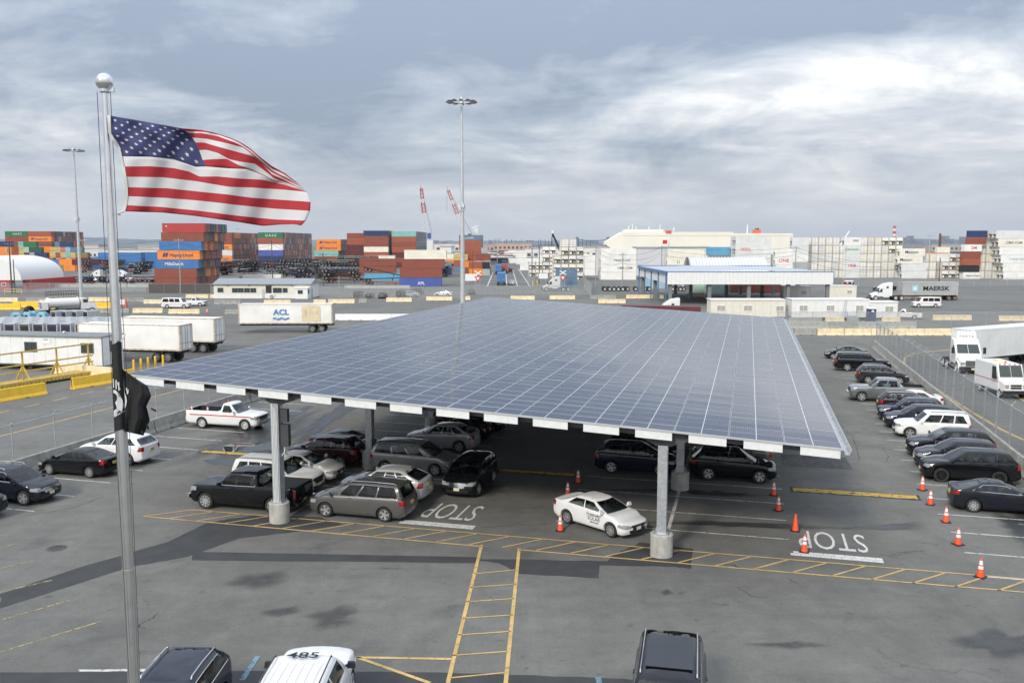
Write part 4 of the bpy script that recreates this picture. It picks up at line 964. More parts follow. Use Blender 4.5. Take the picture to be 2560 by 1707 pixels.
# ---------------------------------------------------------------- national flag: cloth traced at the flagpole's distance, rippling in depth
def z6(x, y): return (180 + x * .2806, 160 + y * .2806)
def curve(pts, x0=None):
    def f(s):   # s 0..1 by x
        x = pts[0][0] + (pts[-1][0] - pts[0][0]) * s
        for (a, b), (c, d) in zip(pts, pts[1:]):
            if x <= c + 1e-6: return (x, b + (d - b) * (x - a) / max(1e-6, c - a))
        return pts[-1]
    return f
XC = 1080     # canton's mean right edge
CK = [ # boundary lines of the 13 stripes, top to bottom, in zoomed pixels
 [(330, 460), (650, 515), (975, 575), (1150, 588), (1300, 622), (1450, 672), (1520, 708), (1600, 765), (1690, 842), (1780, 912), (1900, 975), (2000, 1055), (2045, 1100)],
 [(333, 512), (650, 558), (988, 596), (1100, 604), (1200, 610), (1300, 630), (1450, 684), (1520, 720), (1600, 776), (1690, 856), (1780, 930), (1900, 990), (2000, 1062), (2050, 1105)],
 [(336, 564), (650, 600), (1018, 618), (1150, 616), (1300, 645), (1450, 700), (1520, 734), (1600, 790), (1690, 872), (1780, 950), (1900, 1008), (2000, 1070), (2055, 1110)],
 [(339, 616), (650, 642), (1040, 655), (1200, 668), (1400, 712), (1520, 745), (1600, 772 + 30), (1690, 885), (1780, 968), (1900, 1024), (2000, 1078), (2060, 1115)],
 [(358, 660), (650, 684), (1058, 700), (1180, 702), (1300, 738), (1500, 792), (1620, 824), (1700, 896), (1780, 982), (1900, 1040), (2000, 1088), (2065, 1120)],
 [(394, 705), (650, 728), (1098, 770), (1200, 766), (1300, 795), (1400, 850), (1500, 872), (1630, 890), (1720, 955), (1800, 1020), (1900, 1055), (2000, 1096), (2070, 1125)],
 [(424, 765), (650, 775), (1140, 858), (1250, 850), (1380, 846), (1480, 900), (1570, 930), (1700, 985), (1800, 1040), (1900, 1066), (2000, 1104), (2076, 1130)],
 [(440, 825), (700, 828), (900, 850), (1040, 895), (1100, 918), (1190, 915), (1400, 932), (1570, 938), (1700, 992), (1800, 1046), (1900, 1072), (2000, 1110), (2082, 1135)],
 [(458, 915), (700, 912), (900, 928), (1040, 958), (1140, 1005), (1300, 1003), (1500, 1022), (1700, 1032), (1900, 1078), (2000, 1112), (2086, 1139)],
 [(474, 1006), (800, 1010), (1100, 1045), (1400, 1096), (1600, 1102), (1900, 1122), (2092, 1144)],
 [(486, 1098), (850, 1108), (1150, 1140), (1400, 1165), (1600, 1192), (1850, 1210), (2126, 1230)],
 [(488, 1178), (850, 1195), (1200, 1225), (1450, 1255), (1800, 1290), (2122, 1310)],
 [(478, 1258), (800, 1275), (1100, 1305), (1500, 1355), (1800, 1385), (2084, 1397)],
 [(462, 1314), (800, 1324), (1100, 1355), (1500, 1412), (1700, 1444), (1850, 1432), (1980, 1428), (2040, 1440)]]
CF = [curve(c) for c in CK]
NS = 72
def fdepth(x, t):
    s = (x - 330) / 1760
    return PY - .10 + s * .35 + .13 * s ** .6 * math.sin(7.2 * s * math.pi * .62 + 3.4 * t + .4) + .055 * s * math.sin(17 * s + 6.2 * t) + .034 * math.sin(31 * s - 15 * t) * (1 - s) * (1 if t < .55 else .4) + .020 * math.sin(46 * s + 11 * t)
def fpt(k, s):     # k may be fractional
    i = min(12, int(k)); f = k - i; a = CF[i](s); b = CF[i + 1](s); x, y = a[0] + (b[0] - a[0]) * f, a[1] + (b[1] - a[1]) * f
    p = z6(x, y); return at(p[0], p[1], fdepth(x, k / 13))
fl_red = mat('flag_red', (.34, .015, .026), .75, var=.05); fl_white = mat('flag_white', (.52, .52, .53), .75, var=.04); fl_blue = mat('flag_blue', (.030, .037, .12), .75, var=.05)
fo = at(*z6(330, 460), PY)
flag = thing('national_flag', 'large red white and blue flag with stars and stripes streaming from the flagpole', 'flag', (xp, PY, fo.z - 1.6))
off = Vector((xp, PY, fo.z - 1.6))
m = MB()
def sbound(kf):      # where the canton ends along a line of the cloth
    i = min(12, int(kf)); f = kf - i; a0 = CK[i][0][0] + (CK[i + 1][0][0] - CK[i][0][0]) * f; a1 = CK[i][-1][0] + (CK[i + 1][-1][0] - CK[i][-1][0]) * f
    return (978 + kf * 31 - a0) / (a1 - a0)
for k in range(13):
    for j in range(3):
        f0, f1 = k + j / 3, k + (j + 1) / 3
        segs = ((0, 1, 28, 2), (1, 2, 44, 0 if k % 2 == 0 else 1)) if k < 7 else ((0, 2, NS, 0 if k % 2 == 0 else 1),)
        for lo, hi, n_, ci in segs:
            E = lambda kf, q: (0, sbound(kf), 1)[q]
            for i in range(n_):
                def S_(kf, t): return E(kf, lo) + (E(kf, hi) - E(kf, lo)) * t
                q = [fpt(f0, S_(f0, i / n_)), fpt(f1, S_(f1, i / n_)), fpt(f1, S_(f1, (i + 1) / n_)), fpt(f0, S_(f0, (i + 1) / n_))]
                m.add([p - off for p in q], [(0, 1, 2, 3)], ci)
o = m.obj('cloth', [fl_red, fl_white, fl_blue], flag, 180, True)
md = o.modifiers.new('thickness', 'SOLIDIFY'); md.thickness = .004
m = MB()
def canton(a, b):    # a along the fly, b down, both 0..1
    k = b * 7; i = min(12, int(k)); f = k - i
    def on(c, xx):
        x0, x1 = CK[c][0][0], CK[c][-1][0]; return CF[c](max(0, min(1, (xx - x0) / (x1 - x0))))
    xr = 978 + k * 31; xl = CK[i][0][0] + ((CK[i + 1][0][0] - CK[i][0][0]) * f)
    xx = xl + (xr - xl) * a; A1 = on(i, xx); A2 = on(i + 1, xx); y = A1[1] + (A2[1] - A1[1]) * f
    p = z6(xx, y); return at(p[0], p[1], fdepth(xx, k / 13))
for r_ in range(9):
    for c_ in range(6 if r_ % 2 == 0 else 5):
        a0 = (c_ * 2 + (1 if r_ % 2 == 0 else 2)) / 12; b0 = (r_ + 1) / 10
        vs = []; m = MB()
        for i in range(10):
            rad = (.027 if i % 2 == 0 else .0105); an = math.pi / 2 + i * math.pi / 5
            p = canton(a0 + rad * 1.05 * math.cos(an), b0 - rad * 1.75 * math.sin(an)); vs.append(p + Vector((0, -.014, 0)) - off)
        c = sum(vs, Vector()) / 10; m.add([c] + vs, [(0, 1 + i, 1 + (i + 1) % 10) for i in range(10)]); m.obj('star', [fl_white], flag)
m = MB(); hp = [fpt(k / 4, 0) - off + Vector((0, -.006, 0)) for k in range(0, 53)]
for a, b in zip(hp, hp[1:]): m.beam(a, b, .014, .045)
m.obj('heading_band', [mat('canvas_heading', (.55, .55, .53), .8)], flag)
m = MB(); m.path([fpt(13, 0) - off, fpt(13, 0) - off + Vector((-.10, 0, -.03)), Vector((.17, -.06, fpt(13, 0).z - off.z - .06))], .012); m.obj('snap_hook', [STEEL], flag)
# ---------------------------------------------------------------- black flag half way down, wrapped round the pole
def z1(x, y): return (x * .2998, 880 + y * .2998)
fb_ = mat('flag_black', (.012, .012, .013), .8, var=.2); fw_ = mat('flag_emblem_white', (.62, .63, .64), .8)
bo = at(*z1(985, 330), PY)
bf_ = thing('black_flag', 'tattered black flag with a white round emblem, wrapped round the flagpole', 'flag', (xp, PY, bo.z))
boff = Vector((xp, PY, bo.z))
m = MB()
LE = [(928, -60), (930, 60), (936, 180), (940, 300), (945, 420), (948, 540), (953, 662)]
RE = [(1012, -95), (1016, 40), (1024, 165), (1034, 300), (1042, 420), (1044, 540), (1042, 640)]
P = []
for (a, b), (c, d) in zip(LE, RE):
    row = []
    for i in range(9):
        t = i / 8; q = z1(a + (c - a) * t, b + (d - b) * t); row.append(at(q[0], q[1], PY - .02 - .13 * math.sin(math.pi * (.12 + .76 * t))) - boff)
    P.append(row)
m.grid(P); m.obj('wrapped_cloth', [fb_], bf_, 180)
LE2 = [(1020, 140), (1030, 230), (1040, 330), (1044, 430), (1044, 540), (1042, 660)]
RE2 = [(1080, 185), (1230, 275), (1262, 372), (1222, 458), (1250, 560), (1195, 692)]
n2 = 40; m = MB(); P = []
def lerp_t(T, t):
    f = t * (len(T) - 1); i = min(len(T) - 2, int(f)); f -= i; f2 = f * f * (3 - 2 * f) * .5 + f * .5
    return (T[i][0] + (T[i + 1][0] - T[i][0]) * f2, T[i][1] + (T[i + 1][1] - T[i][1]) * f2)
for j in range(n2 + 1):
    t = j / n2; a = lerp_t(LE2, t); b = lerp_t(RE2, t); row = []
    for i in range(21):
        s = i / 20; x = a[0] + (b[0] - a[0]) * s; y = a[1] + (b[1] - a[1]) * s + (8 * math.sin(9 * t) * s)
        q = z1(x, y); row.append(at(q[0], q[1], PY - .09 + .10 * s + .085 * math.sin(7 * s + 2 * t) * s ** .5 + .03 * math.sin(13 * s + 5 * t)) - boff)
    P.append(row)
m.grid(P)
for (a, b, c, d) in ((1195, 690, 1180, 655), (1225, 600, 1236, 640), (1262, 470, 1300, 490)):
    q0, q1 = z1(a, b), z1(c, d); m.beam(at(*q0, PY - .05) - boff, at(*q1, PY - .05) - boff, .012, .02)
o = m.obj('loose_cloth', [fb_], bf_, 180); md = o.modifiers.new('thickness', 'SOLIDIFY'); md.thickness = .004
m = MB()
def emb(pts, dd):
    vs = []
    for x, y in pts:
        t = max(0, min(1, (x - 940) / 100)); q = z1(x, y); vs.append(at(q[0], q[1], PY - .03 - .13 * math.sin(math.pi * (.12 + .76 * t)) - dd) - boff)
    m.add(vs, [tuple(range(len(vs)))])
emb([(943, 315), (965, 318), (995, 350), (1022, 400), (1030, 445), (1018, 490), (985, 520), (950, 540), (947, 490), (975, 470), (968, 440), (960, 420), (975, 400), (978, 370), (962, 345), (944, 340)], .012)
emb([(1036, 330), (1052, 370), (1058, 410), (1050, 450), (1040, 470), (1042, 430), (1044, 400), (1040, 365)], .03)
for x0 in (940, 962, 985):
    emb([(x0, 225 + (x0 - 940) * .6), (x0 + 8, 222 + (x0 - 940) * .6), (x0 + 12, 295 + (x0 - 940) * .5), (x0 + 3, 300 + (x0 - 940) * .5)], .012)
emb([(963, 228), (970, 232), (1005, 310), (996, 312)], .013); emb([(1050, 300), (1058, 296), (1066, 350), (1060, 352)], .03); emb([(1064, 310), (1072, 312), (1070, 345), (1064, 345)], .03)
for k in range(7): x = 955 + k * 13; emb([(x, 530 - k * 7), (x + 6, 526 - k * 7), (x + 8, 540 - k * 8), (x + 2, 545 - k * 8)], .012)
m.obj('emblem', [fw_], bf_)
m = MB(); m.path([at(*z1(1010, -85), PY - .12) - boff, at(*z1(1045, -150), PY - .1) - boff], .01); m.obj('snap_hook', [STEEL], bf_)
# ---------------------------------------------------------------- parked cars
HE, HW_, HS, HN = -A_, math.pi - A_, -math.pi / 2 - A_, math.pi / 2 - A_
BLK, NAVY, WHT, SIL, GRY = (.006, .0065, .008), (.010, .014, .030), (.80, .80, .80), (.42, .43, .44), (.10, .10, .105)
GR = 'cars parked along the right fence'
def c(kind, label, u, v, hd, col, **k):
    return car(kind, label, UV(u, v), hd + R(random.uniform(-.8, .8)), col, group=k.pop('group', GR), **k)
c('fastback', 'black sedan with silver multi-spoke wheels parked nearest the camera by the right fence', 11.9, 46.15, HE, (.010, .012, .018), style=1)
c('midsuv', 'black SUV with black wheels, next beyond the sedan nearest the camera', 11.75, 51.7, HW_, BLK, rim=RIMD, style=1)
c('suv', 'dark charcoal SUV with chrome nose between two black SUVs by the right fence', 11.75, 54.4, HW_, (.022, .024, .030), chrome=True)
c('midsuv', 'black police-style SUV just in front of the white SUV by the right fence', 11.9, 57.1, HW_, (.008, .009, .012))
c('boxsuv', 'boxy white SUV with roof rails parked by the right fence', 11.9, 62.75, HW_, WHT, rails=BLACK)
c('suv', 'dark navy SUV just beyond the white SUV by the right fence', 11.65, 65.6, HW_, NAVY)
c('suv', 'dark blue SUV two places beyond the white SUV by the right fence', 11.6, 68.4, HW_, (.012, .018, .036))
c('suv', 'dark maroon SUV with tall red tail lamps, rear towards the aisle', 11.9, 71.0, HE, (.028, .008, .010), rails=CHROME)
c('sedan', 'white sedan between the maroon SUV and the grey pickup', 12.4, 73.6, HW_, WHT)
c('crewcab', 'metallic grey crew-cab pickup with open black bed by the right fence', 11.0, 76.5, HW_, (.20, .21, .215), metal=.6, cat='pickup truck', name='pickup_truck')
c('suv', 'dark grey SUV with chrome window line beyond the grey pickup', 12.0, 86.2, HE, (.03, .031, .034), rails=CHROME)
c('longsuv', 'long black SUV with chrome trim near the far end of the fence row', 11.2, 94.2, HE, BLK, rails=CHROME, chrome=True)
c('sedan', 'black sedan at the far end of the row by the right fence', 10.6, 103.6, HW_, BLK)
GL = 'cars parked along the left fence'
c('pickup', 'white regular-cab pickup with a red side stripe and beacon by the left fence', -34.6, 53.85, HE, WHT, group=GL, style=2, rim=RIMW, stripe=RED, cat='pickup truck', name='pickup_truck')
pk = [o for o in COL.objects if o.get('label', '').startswith('white regular-cab')][0]
m = MB(); m.lathe([(.06, 0), (.06, .08), (.045, .13), (.001, .14)], 10, 0, o=(.1, 0, 1.84)); m.obj('beacon', [AMBER], pk, 40)
c('suv', 'white SUV behind the flagpole, rear towards the aisle', -35.3, 43.6, HW_, WHT, group=GL)
c('sedan', 'black sedan with silver hubcaps just left of the flagpole', -35.5, 40.7, HW_, (.008, .008, .009), group=GL, style=1)
c('suv', 'dark blue-black SUV with silver grille facing right at the left edge', -35.1, 35.6, HE, (.012, .014, .020), group=GL, chrome=True, rails=CHROME)
c('midsuv', 'dark navy SUV nose cut off by the left edge of the picture', -35.6, 32.6, HE, (.010, .013, .022), group=GL)
GC = 'cars parked under the solar canopy'
c('crewcab', 'black crew-cab pickup with covered bed beside the left front column', -22.95, 37.5, HW_, BLK, group=GC, bedcover=True, cat='pickup truck', name='pickup_truck', style=1)
c('minivan', 'grey minivan parked just right of the left front pier', -17.2, 37.75, HW_, (.13, .128, .125), metal=.5, group=GC, rails=CHROME)
c('boxsuv', 'white SUV facing right behind the black crew-cab pickup', -23.1, 40.35, HE, WHT, group=GC, rails=BLACK)
c('coupesuv', 'silver-white crossover directly behind the grey minivan', -17.2, 40.5, HW_, (.62, .62, .62), group=GC, metal=.2)
c('sedan', 'silver-white sedan facing right, second row behind the black pickup', -23.1, 43.0, HE, (.66, .66, .64), group=GC)
c('minivan', 'silver minivan facing right beside the second left pier', -17.75, 45.95, HE, (.36, .36, .355), metal=.5, group=GC, rails=BLACK)
c('suv', 'dark maroon SUV facing left behind the silver-white sedan', -23.3, 46.1, HW_, (.030, .006, .008), group=GC, rails=CHROME)
c('sedan', 'deep blue sedan beyond the maroon SUV left of the second pier', -23.2, 48.7, HE, (.016, .020, .085), group=GC)
c('coupesuv', 'silver fastback crossover behind the silver minivan under the canopy', -18.0, 51.4, HW_, (.42, .43, .43), metal=.4, group=GC)
c('fastback', 'black sedan behind the silver fastback crossover under the canopy', -18.0, 54.2, HW_, BLK, group=GC)
c('suv', 'black SUV in deep shade, last in the left canopy row', -17.8, 57.0, HE, BLK, group=GC, chrome=True)
c('suv', 'black SUV standing in the aisle under the canopy, facing the camera', -13.7, 43.35, HS, BLK, group=GC, chrome=True, style=1)
foc = car('sedan', 'white sedan with black company lettering on its door, parked askew among cones', (3.95, 39.05, 0), R(-47), WHT, group=GC, style=1, scale=.96)
INK = mat('black_lettering', (.02, .02, .02), .6, var=0)
for tx, sz, dz, dx in (('STANDARD', .165, .13, -.02), ('SOLAR', .25, -.04, 0), ('1.888.476.4843', .09, -.20, .02)):
    lettering(tx, sz, INK, foc, (.42 + dx, -.905, .68 + dz), (R(90), 0, 0))
c('suv', 'dark blue SUV facing right behind the right front column', -5.75, 48.95, HE, (.008, .012, .035), group=GC, style=0)
c('suv', 'black SUV directly beyond the dark blue SUV in canopy shade', -5.7, 51.7, HE, BLK, group=GC)
c('suv', 'black crossover with five-spoke wheels right of the second right pier', -.5, 48.85, HE, BLK, group=GC, style=0)
c('coupesuv', 'grey crossover showing its red tail lamp beyond the black crossover', -.6, 51.6, HW_, (.16, .16, .17), metal=.4, group=GC)
c('suv', 'dark SUV third in the right canopy row, nose right', -.5, 54.4, HE, (.01, .01, .012), group=GC)
c('sedan', 'dark red sedan far back in the shade of the right canopy row', -5.7, 57.1, HE, (.12, .01, .012), group=GC)
c('sedan', 'grey sedan far back in the shade right of the centre line', -.5, 59.8, HE, (.09, .09, .095), group=GC)
GB = 'cars parked near the camera'
car('suv', 'dark blue SUV beside the flagpole foot at the bottom edge', (-8.80, 21.75, 0), R(-91), (.016, .020, .032), group=GB, rails=CHROME, scale=1.0)
w485 = car('longsuv', 'white SUV with black number 485 on its roof', (-5.48, 22.05, 0), R(90), WHT, group=GB, rails=BLACK, mirror=BLACK, scale=1.0)
o = lettering('485', .44, INK, w485, (.36, 0, 1.925), (0, 0, R(-90)), 1.3, .004, 'roof_number')
for k in range(6): m = MB(); m.box((-.95, -.55 + k * .22, 1.915), (1.9, .02, .012)); m.obj('roof_rib', [paint(WHT)], w485)
bk = car('longsuv', 'black SUV with panoramic roof at the bottom edge right of the walkway', (4.05, 21.95, 0), HS + R(3), BLK, group=GB, rails=CHROME)
m = MB(); m.b2((-1.9, -.62, 1.90), (.1, .62, 1.912)); m.obj('glass_roof', [glass('dark_roof_glass')], bk)
# ---------------------------------------------------------------- traffic cones
def cone_proto():
    b = MB(); b.box((0, 0, .02), (.37, .37, .04), 0); 
    c0 = MB(); c0.lathe([(.135, .04), (.13, .06), (.035, .70), (.028, .71), (.001, .71)], 20)
    def ring(z0, z1):
        r0 = .13 - .095 * (z0 - .06) / .64 + .004; r1 = .13 - .095 * (z1 - .06) / .64 + .004; k = MB(); k.lathe([(r0, z0), (r1, z1)], 20); return k.mesh('reflective_band', [REFL], 60)
    return b.mesh('base', [BLACK]), c0.mesh('cone_body', [ORANGE], 50, True), ring(.32, .43), ring(.48, .63)
CB, CBODY, RG1, RG2 = cone_proto()
def cone(label, p, bands=True, s=1.0, group='orange traffic cones around the parking aisle'):
    t = thing('traffic_cone', label, 'traffic cone', p, random.uniform(0, 3), group); t.scale = (s,) * 3
    link('base', CB, t); link('cone_body', CBODY, t)
    if bands: link('reflective_band', RG1, t); link('reflective_band', RG2, t)
    return t
CN = ['farthest cone of the right-hand line, by the nose of the black SUV', 'second farthest cone of the right-hand line beside the black sedan tail', 'middle cone of the right-hand line of five', 'second nearest cone of the right-hand line', 'nearest and largest cone, on the hatched walkway at right']
for (u_, v_), lb in zip(((9.0, 48.9), (8.9, 46.2), (9.05, 43.4), (8.9, 40.2), (8.9, 36.4)), CN): cone('orange and white ' + lb, UV(u_, v_), True, 1.04)
cone('plain orange cone without bands above the right STOP lettering', UV(2.33, 40.35), False, 1.08)
cone('banded cone standing on the right STOP lettering and bar', UV(2.56, 37.6), True, 1.06)
cone('banded cone by the stall line in front of the black crossover', UV(1.55, 45.95))
cone('banded cone just nearer than the one before the black crossover', UV(1.7, 43.3))
cone('banded cone deepest in the shade beside the yellow speed hump', UV(-8.45, 45.75))
cone('banded cone half hidden behind the white lettered sedan', UV(-8.5, 43.2))
cone('banded cone in front of the rear wheel of the white lettered sedan', UV(-7.75, 37.7))
bx = UV(-34.6, 53.85)
for du, dv, lb in ((-2.4, -.6, 'small cone standing at the tailgate end of the white pickup bed'), (-1.15, -.62, 'small cone standing behind the cab in the white pickup bed')):
    cone(lb, UV(-34.6 + du, 53.85 + dv, .83), True, .95, 'cones carried in the white pickup bed')
# ---------------------------------------------------------------- containers
CM = {}
def cmat(key):
    cols = dict(brown=(.27, .078, .05), rust=(.36, .10, .055), maroon=(.13, .032, .034), red=(.46, .055, .055), orange=(.85, .27, .04), blue=(.06, .19, .45), navy=(.025, .045, .13), lblue=(.13, .38, .58), teal=(.22, .50, .46), green=(.035, .17, .075), dgreen=(.03, .10, .075), yellow=(.62, .47, .16), olive=(.24, .19, .06), grey=(.40, .42, .43), lgrey=(.70, .71, .70), white=(.82, .81, .78), cream=(.82, .78, .67), pink=(.56, .20, .20), steel=(.13, .21, .30), sky=(.36, .50, .60), mint=(.45, .62, .50), apl=(.08, .12, .38), black=(.02, .02, .022))
    if key not in CM:
        w = key in ('white', 'cream', 'lgrey')
        CM[key] = mat('container_' + key, cols[key], .5, 0, 0, .08, .5, dirt=.10 if w else .16, dcol=(.40, .32, .22) if w else tuple(c * .45 + .01 for c in cols[key]))
    return CM[key]
RUST = mat('rusty_frame', (.50, .43, .34), .75, var=.35, scale=3)
_ct = {}
def cont_mesh(L, H, kind, frame=0):
    k = (L, H, kind, frame)
    if k in _ct: return _ct[k]
    W_ = 2.44; m = MB(); x, y = L / 2, W_ / 2; fr = .09
    # frame
    for sx in (-1, 1):
        for sy in (-1, 1): m.box((sx * (x - .08), sy * (y - .07), H / 2), (.16, .14, H), frame)
    for sy in (-1, 1):
        m.box((0, sy * (y - .04), .08), (L - .33, .08, .16), frame); m.box((0, sy * (y - .035), H - .05), (L - .33, .07, .10), frame)
    for sx in (-1, 1):
        m.box((sx * (x - .06), 0, .08), (.12, W_ - .29, .16), frame); m.box((sx * (x - .06), 0, H - .06), (.12, W_ - .29, .12), frame)
    # side walls: corrugated for dry boxes, shallow ribs for reefers
    pitch = .28 if kind == 'dry' else .9; dep = .036 if kind == 'dry' else .008
    n = int((L - .34) / pitch); pw = (L - .34) / n
    for sy in (-1, 1):
        pts = []
        for i in range(n):
            a = -x + .17 + i * pw
            if kind == 'dry': pts += [(a, 0), (a + pw * .25, 0), (a + pw * .5, -dep), (a + pw * .75, -dep)]
            else: pts += [(a, 0), (a + pw * .97, 0), (a + pw * .98, -dep), (a + pw * .99, -dep)]
        pts.append((x - .17, 0)); vs = []
        for a, d in pts: vs += [(a, sy * (y - .012 + d), .16), (a, sy * (y - .012 + d), H - .10)]
        fs = [(2 * i, 2 * i + 2, 2 * i + 3, 2 * i + 1) if sy < 0 else (2 * i + 1, 2 * i + 3, 2 * i + 2, 2 * i) for i in range(len(pts) - 1)]
        m.add(vs, fs, 0)
    m.add([(-x + .1, -y + .06, H - .02), (x - .1, -y + .06, H - .02), (x - .1, y - .06, H - .02), (-x + .1, y - .06, H - .02)], [(0, 1, 2, 3)], 0)
    m.add([(-x, -y, .02), (-x, y, .02), (x, y, .02), (x, -y, .02)], [(0, 1, 2, 3)], 2)
    # doors at +x
    for sy in (-1, 1):
        m.box((x - .05, sy * .56, H / 2 + .02), (.06, 1.08, H - .30), 0)
        for b in (.22, .86): m.tube((x + .005, sy * b, .12), (x + .005, sy * b, H - .10), .022, .022, 5, 3)
        for z in (.28, .5, .75): m.box((x - .015, sy * .56, H * z), (.03, 1.0, .06), 3 if z == .28 else 0)
    if kind == 'dry': m.box((-x + .05, 0, H / 2), (.05, W_ - .28, H - .26), 0)
    else:   # machinery end at -x
        m.box((-x + .06, 0, H * .76), (.05, W_ - .28, H * .44), 0)
        m.box((-x + .16, 0, H * .30), (.05, W_ - .3, H * .48), 2)
        m.lathe([(.001, 0), (.42, 0), (.48, -.05), (.50, -.06)], 14, 2, 'X', (-x + .10, -.25, H * .50)); m.box((-x + .07, -.55, H * .22), (.1, .8, .5), 3); m.box((-x + .07, .6, H * .26), (.12, .7, .75), 0); m.box((-x + .07, .62, H * .55), (.08, .5, .3), 3)
    _ct[k] = m.mesh('container', [BLACK, RUST, DARKM, mat('door_bar_grey', (.30, .31, .31), .6)]); return _ct[k]
def cont(label, p, col, L=12.19, H=2.59, rz=0.0, kind='dry', group='stacked shipping containers', text=None, frame=0, parent=None, tcol=None, name='shipping_container'):
    """p = centre of the base"""
    o = link(name, cont_mesh(L, H, kind, frame), parent, p, rz); setmat(o, 0, cmat(col))
    if kind == 'reefer' and parent is None: o.name = 'reefer_container'
    if parent is None: tag(o, label, 'container' if kind == 'dry' else 'reefer', group)
    if text:
        for (tx, sz, dx, dz, tm) in text:
            lettering(tx, sz, tm, o, (dx, -1.245, H / 2 + dz), (R(90), 0, 0), 1.0, .02)
    return o
TXW = mat('white_lettering', (.78, .78, .78), .6, var=0); TXB = mat('navy_lettering', (.03, .05, .20), .6, var=0); TXG = mat('grey_lettering', (.16, .17, .18), .6, var=0); TXM = mat('magenta_lettering', (.60, .03, .16), .6, var=0)
TXR = mat('red_lettering', (.70, .05, .04), .6, var=0); TXGR = mat('green_lettering', (.05, .42, .12), .6, var=0); TXBL = mat('blue_lettering', (.05, .22, .50), .6, var=0); TXT = mat('teal_lettering', (.25, .5, .55), .6, var=0)
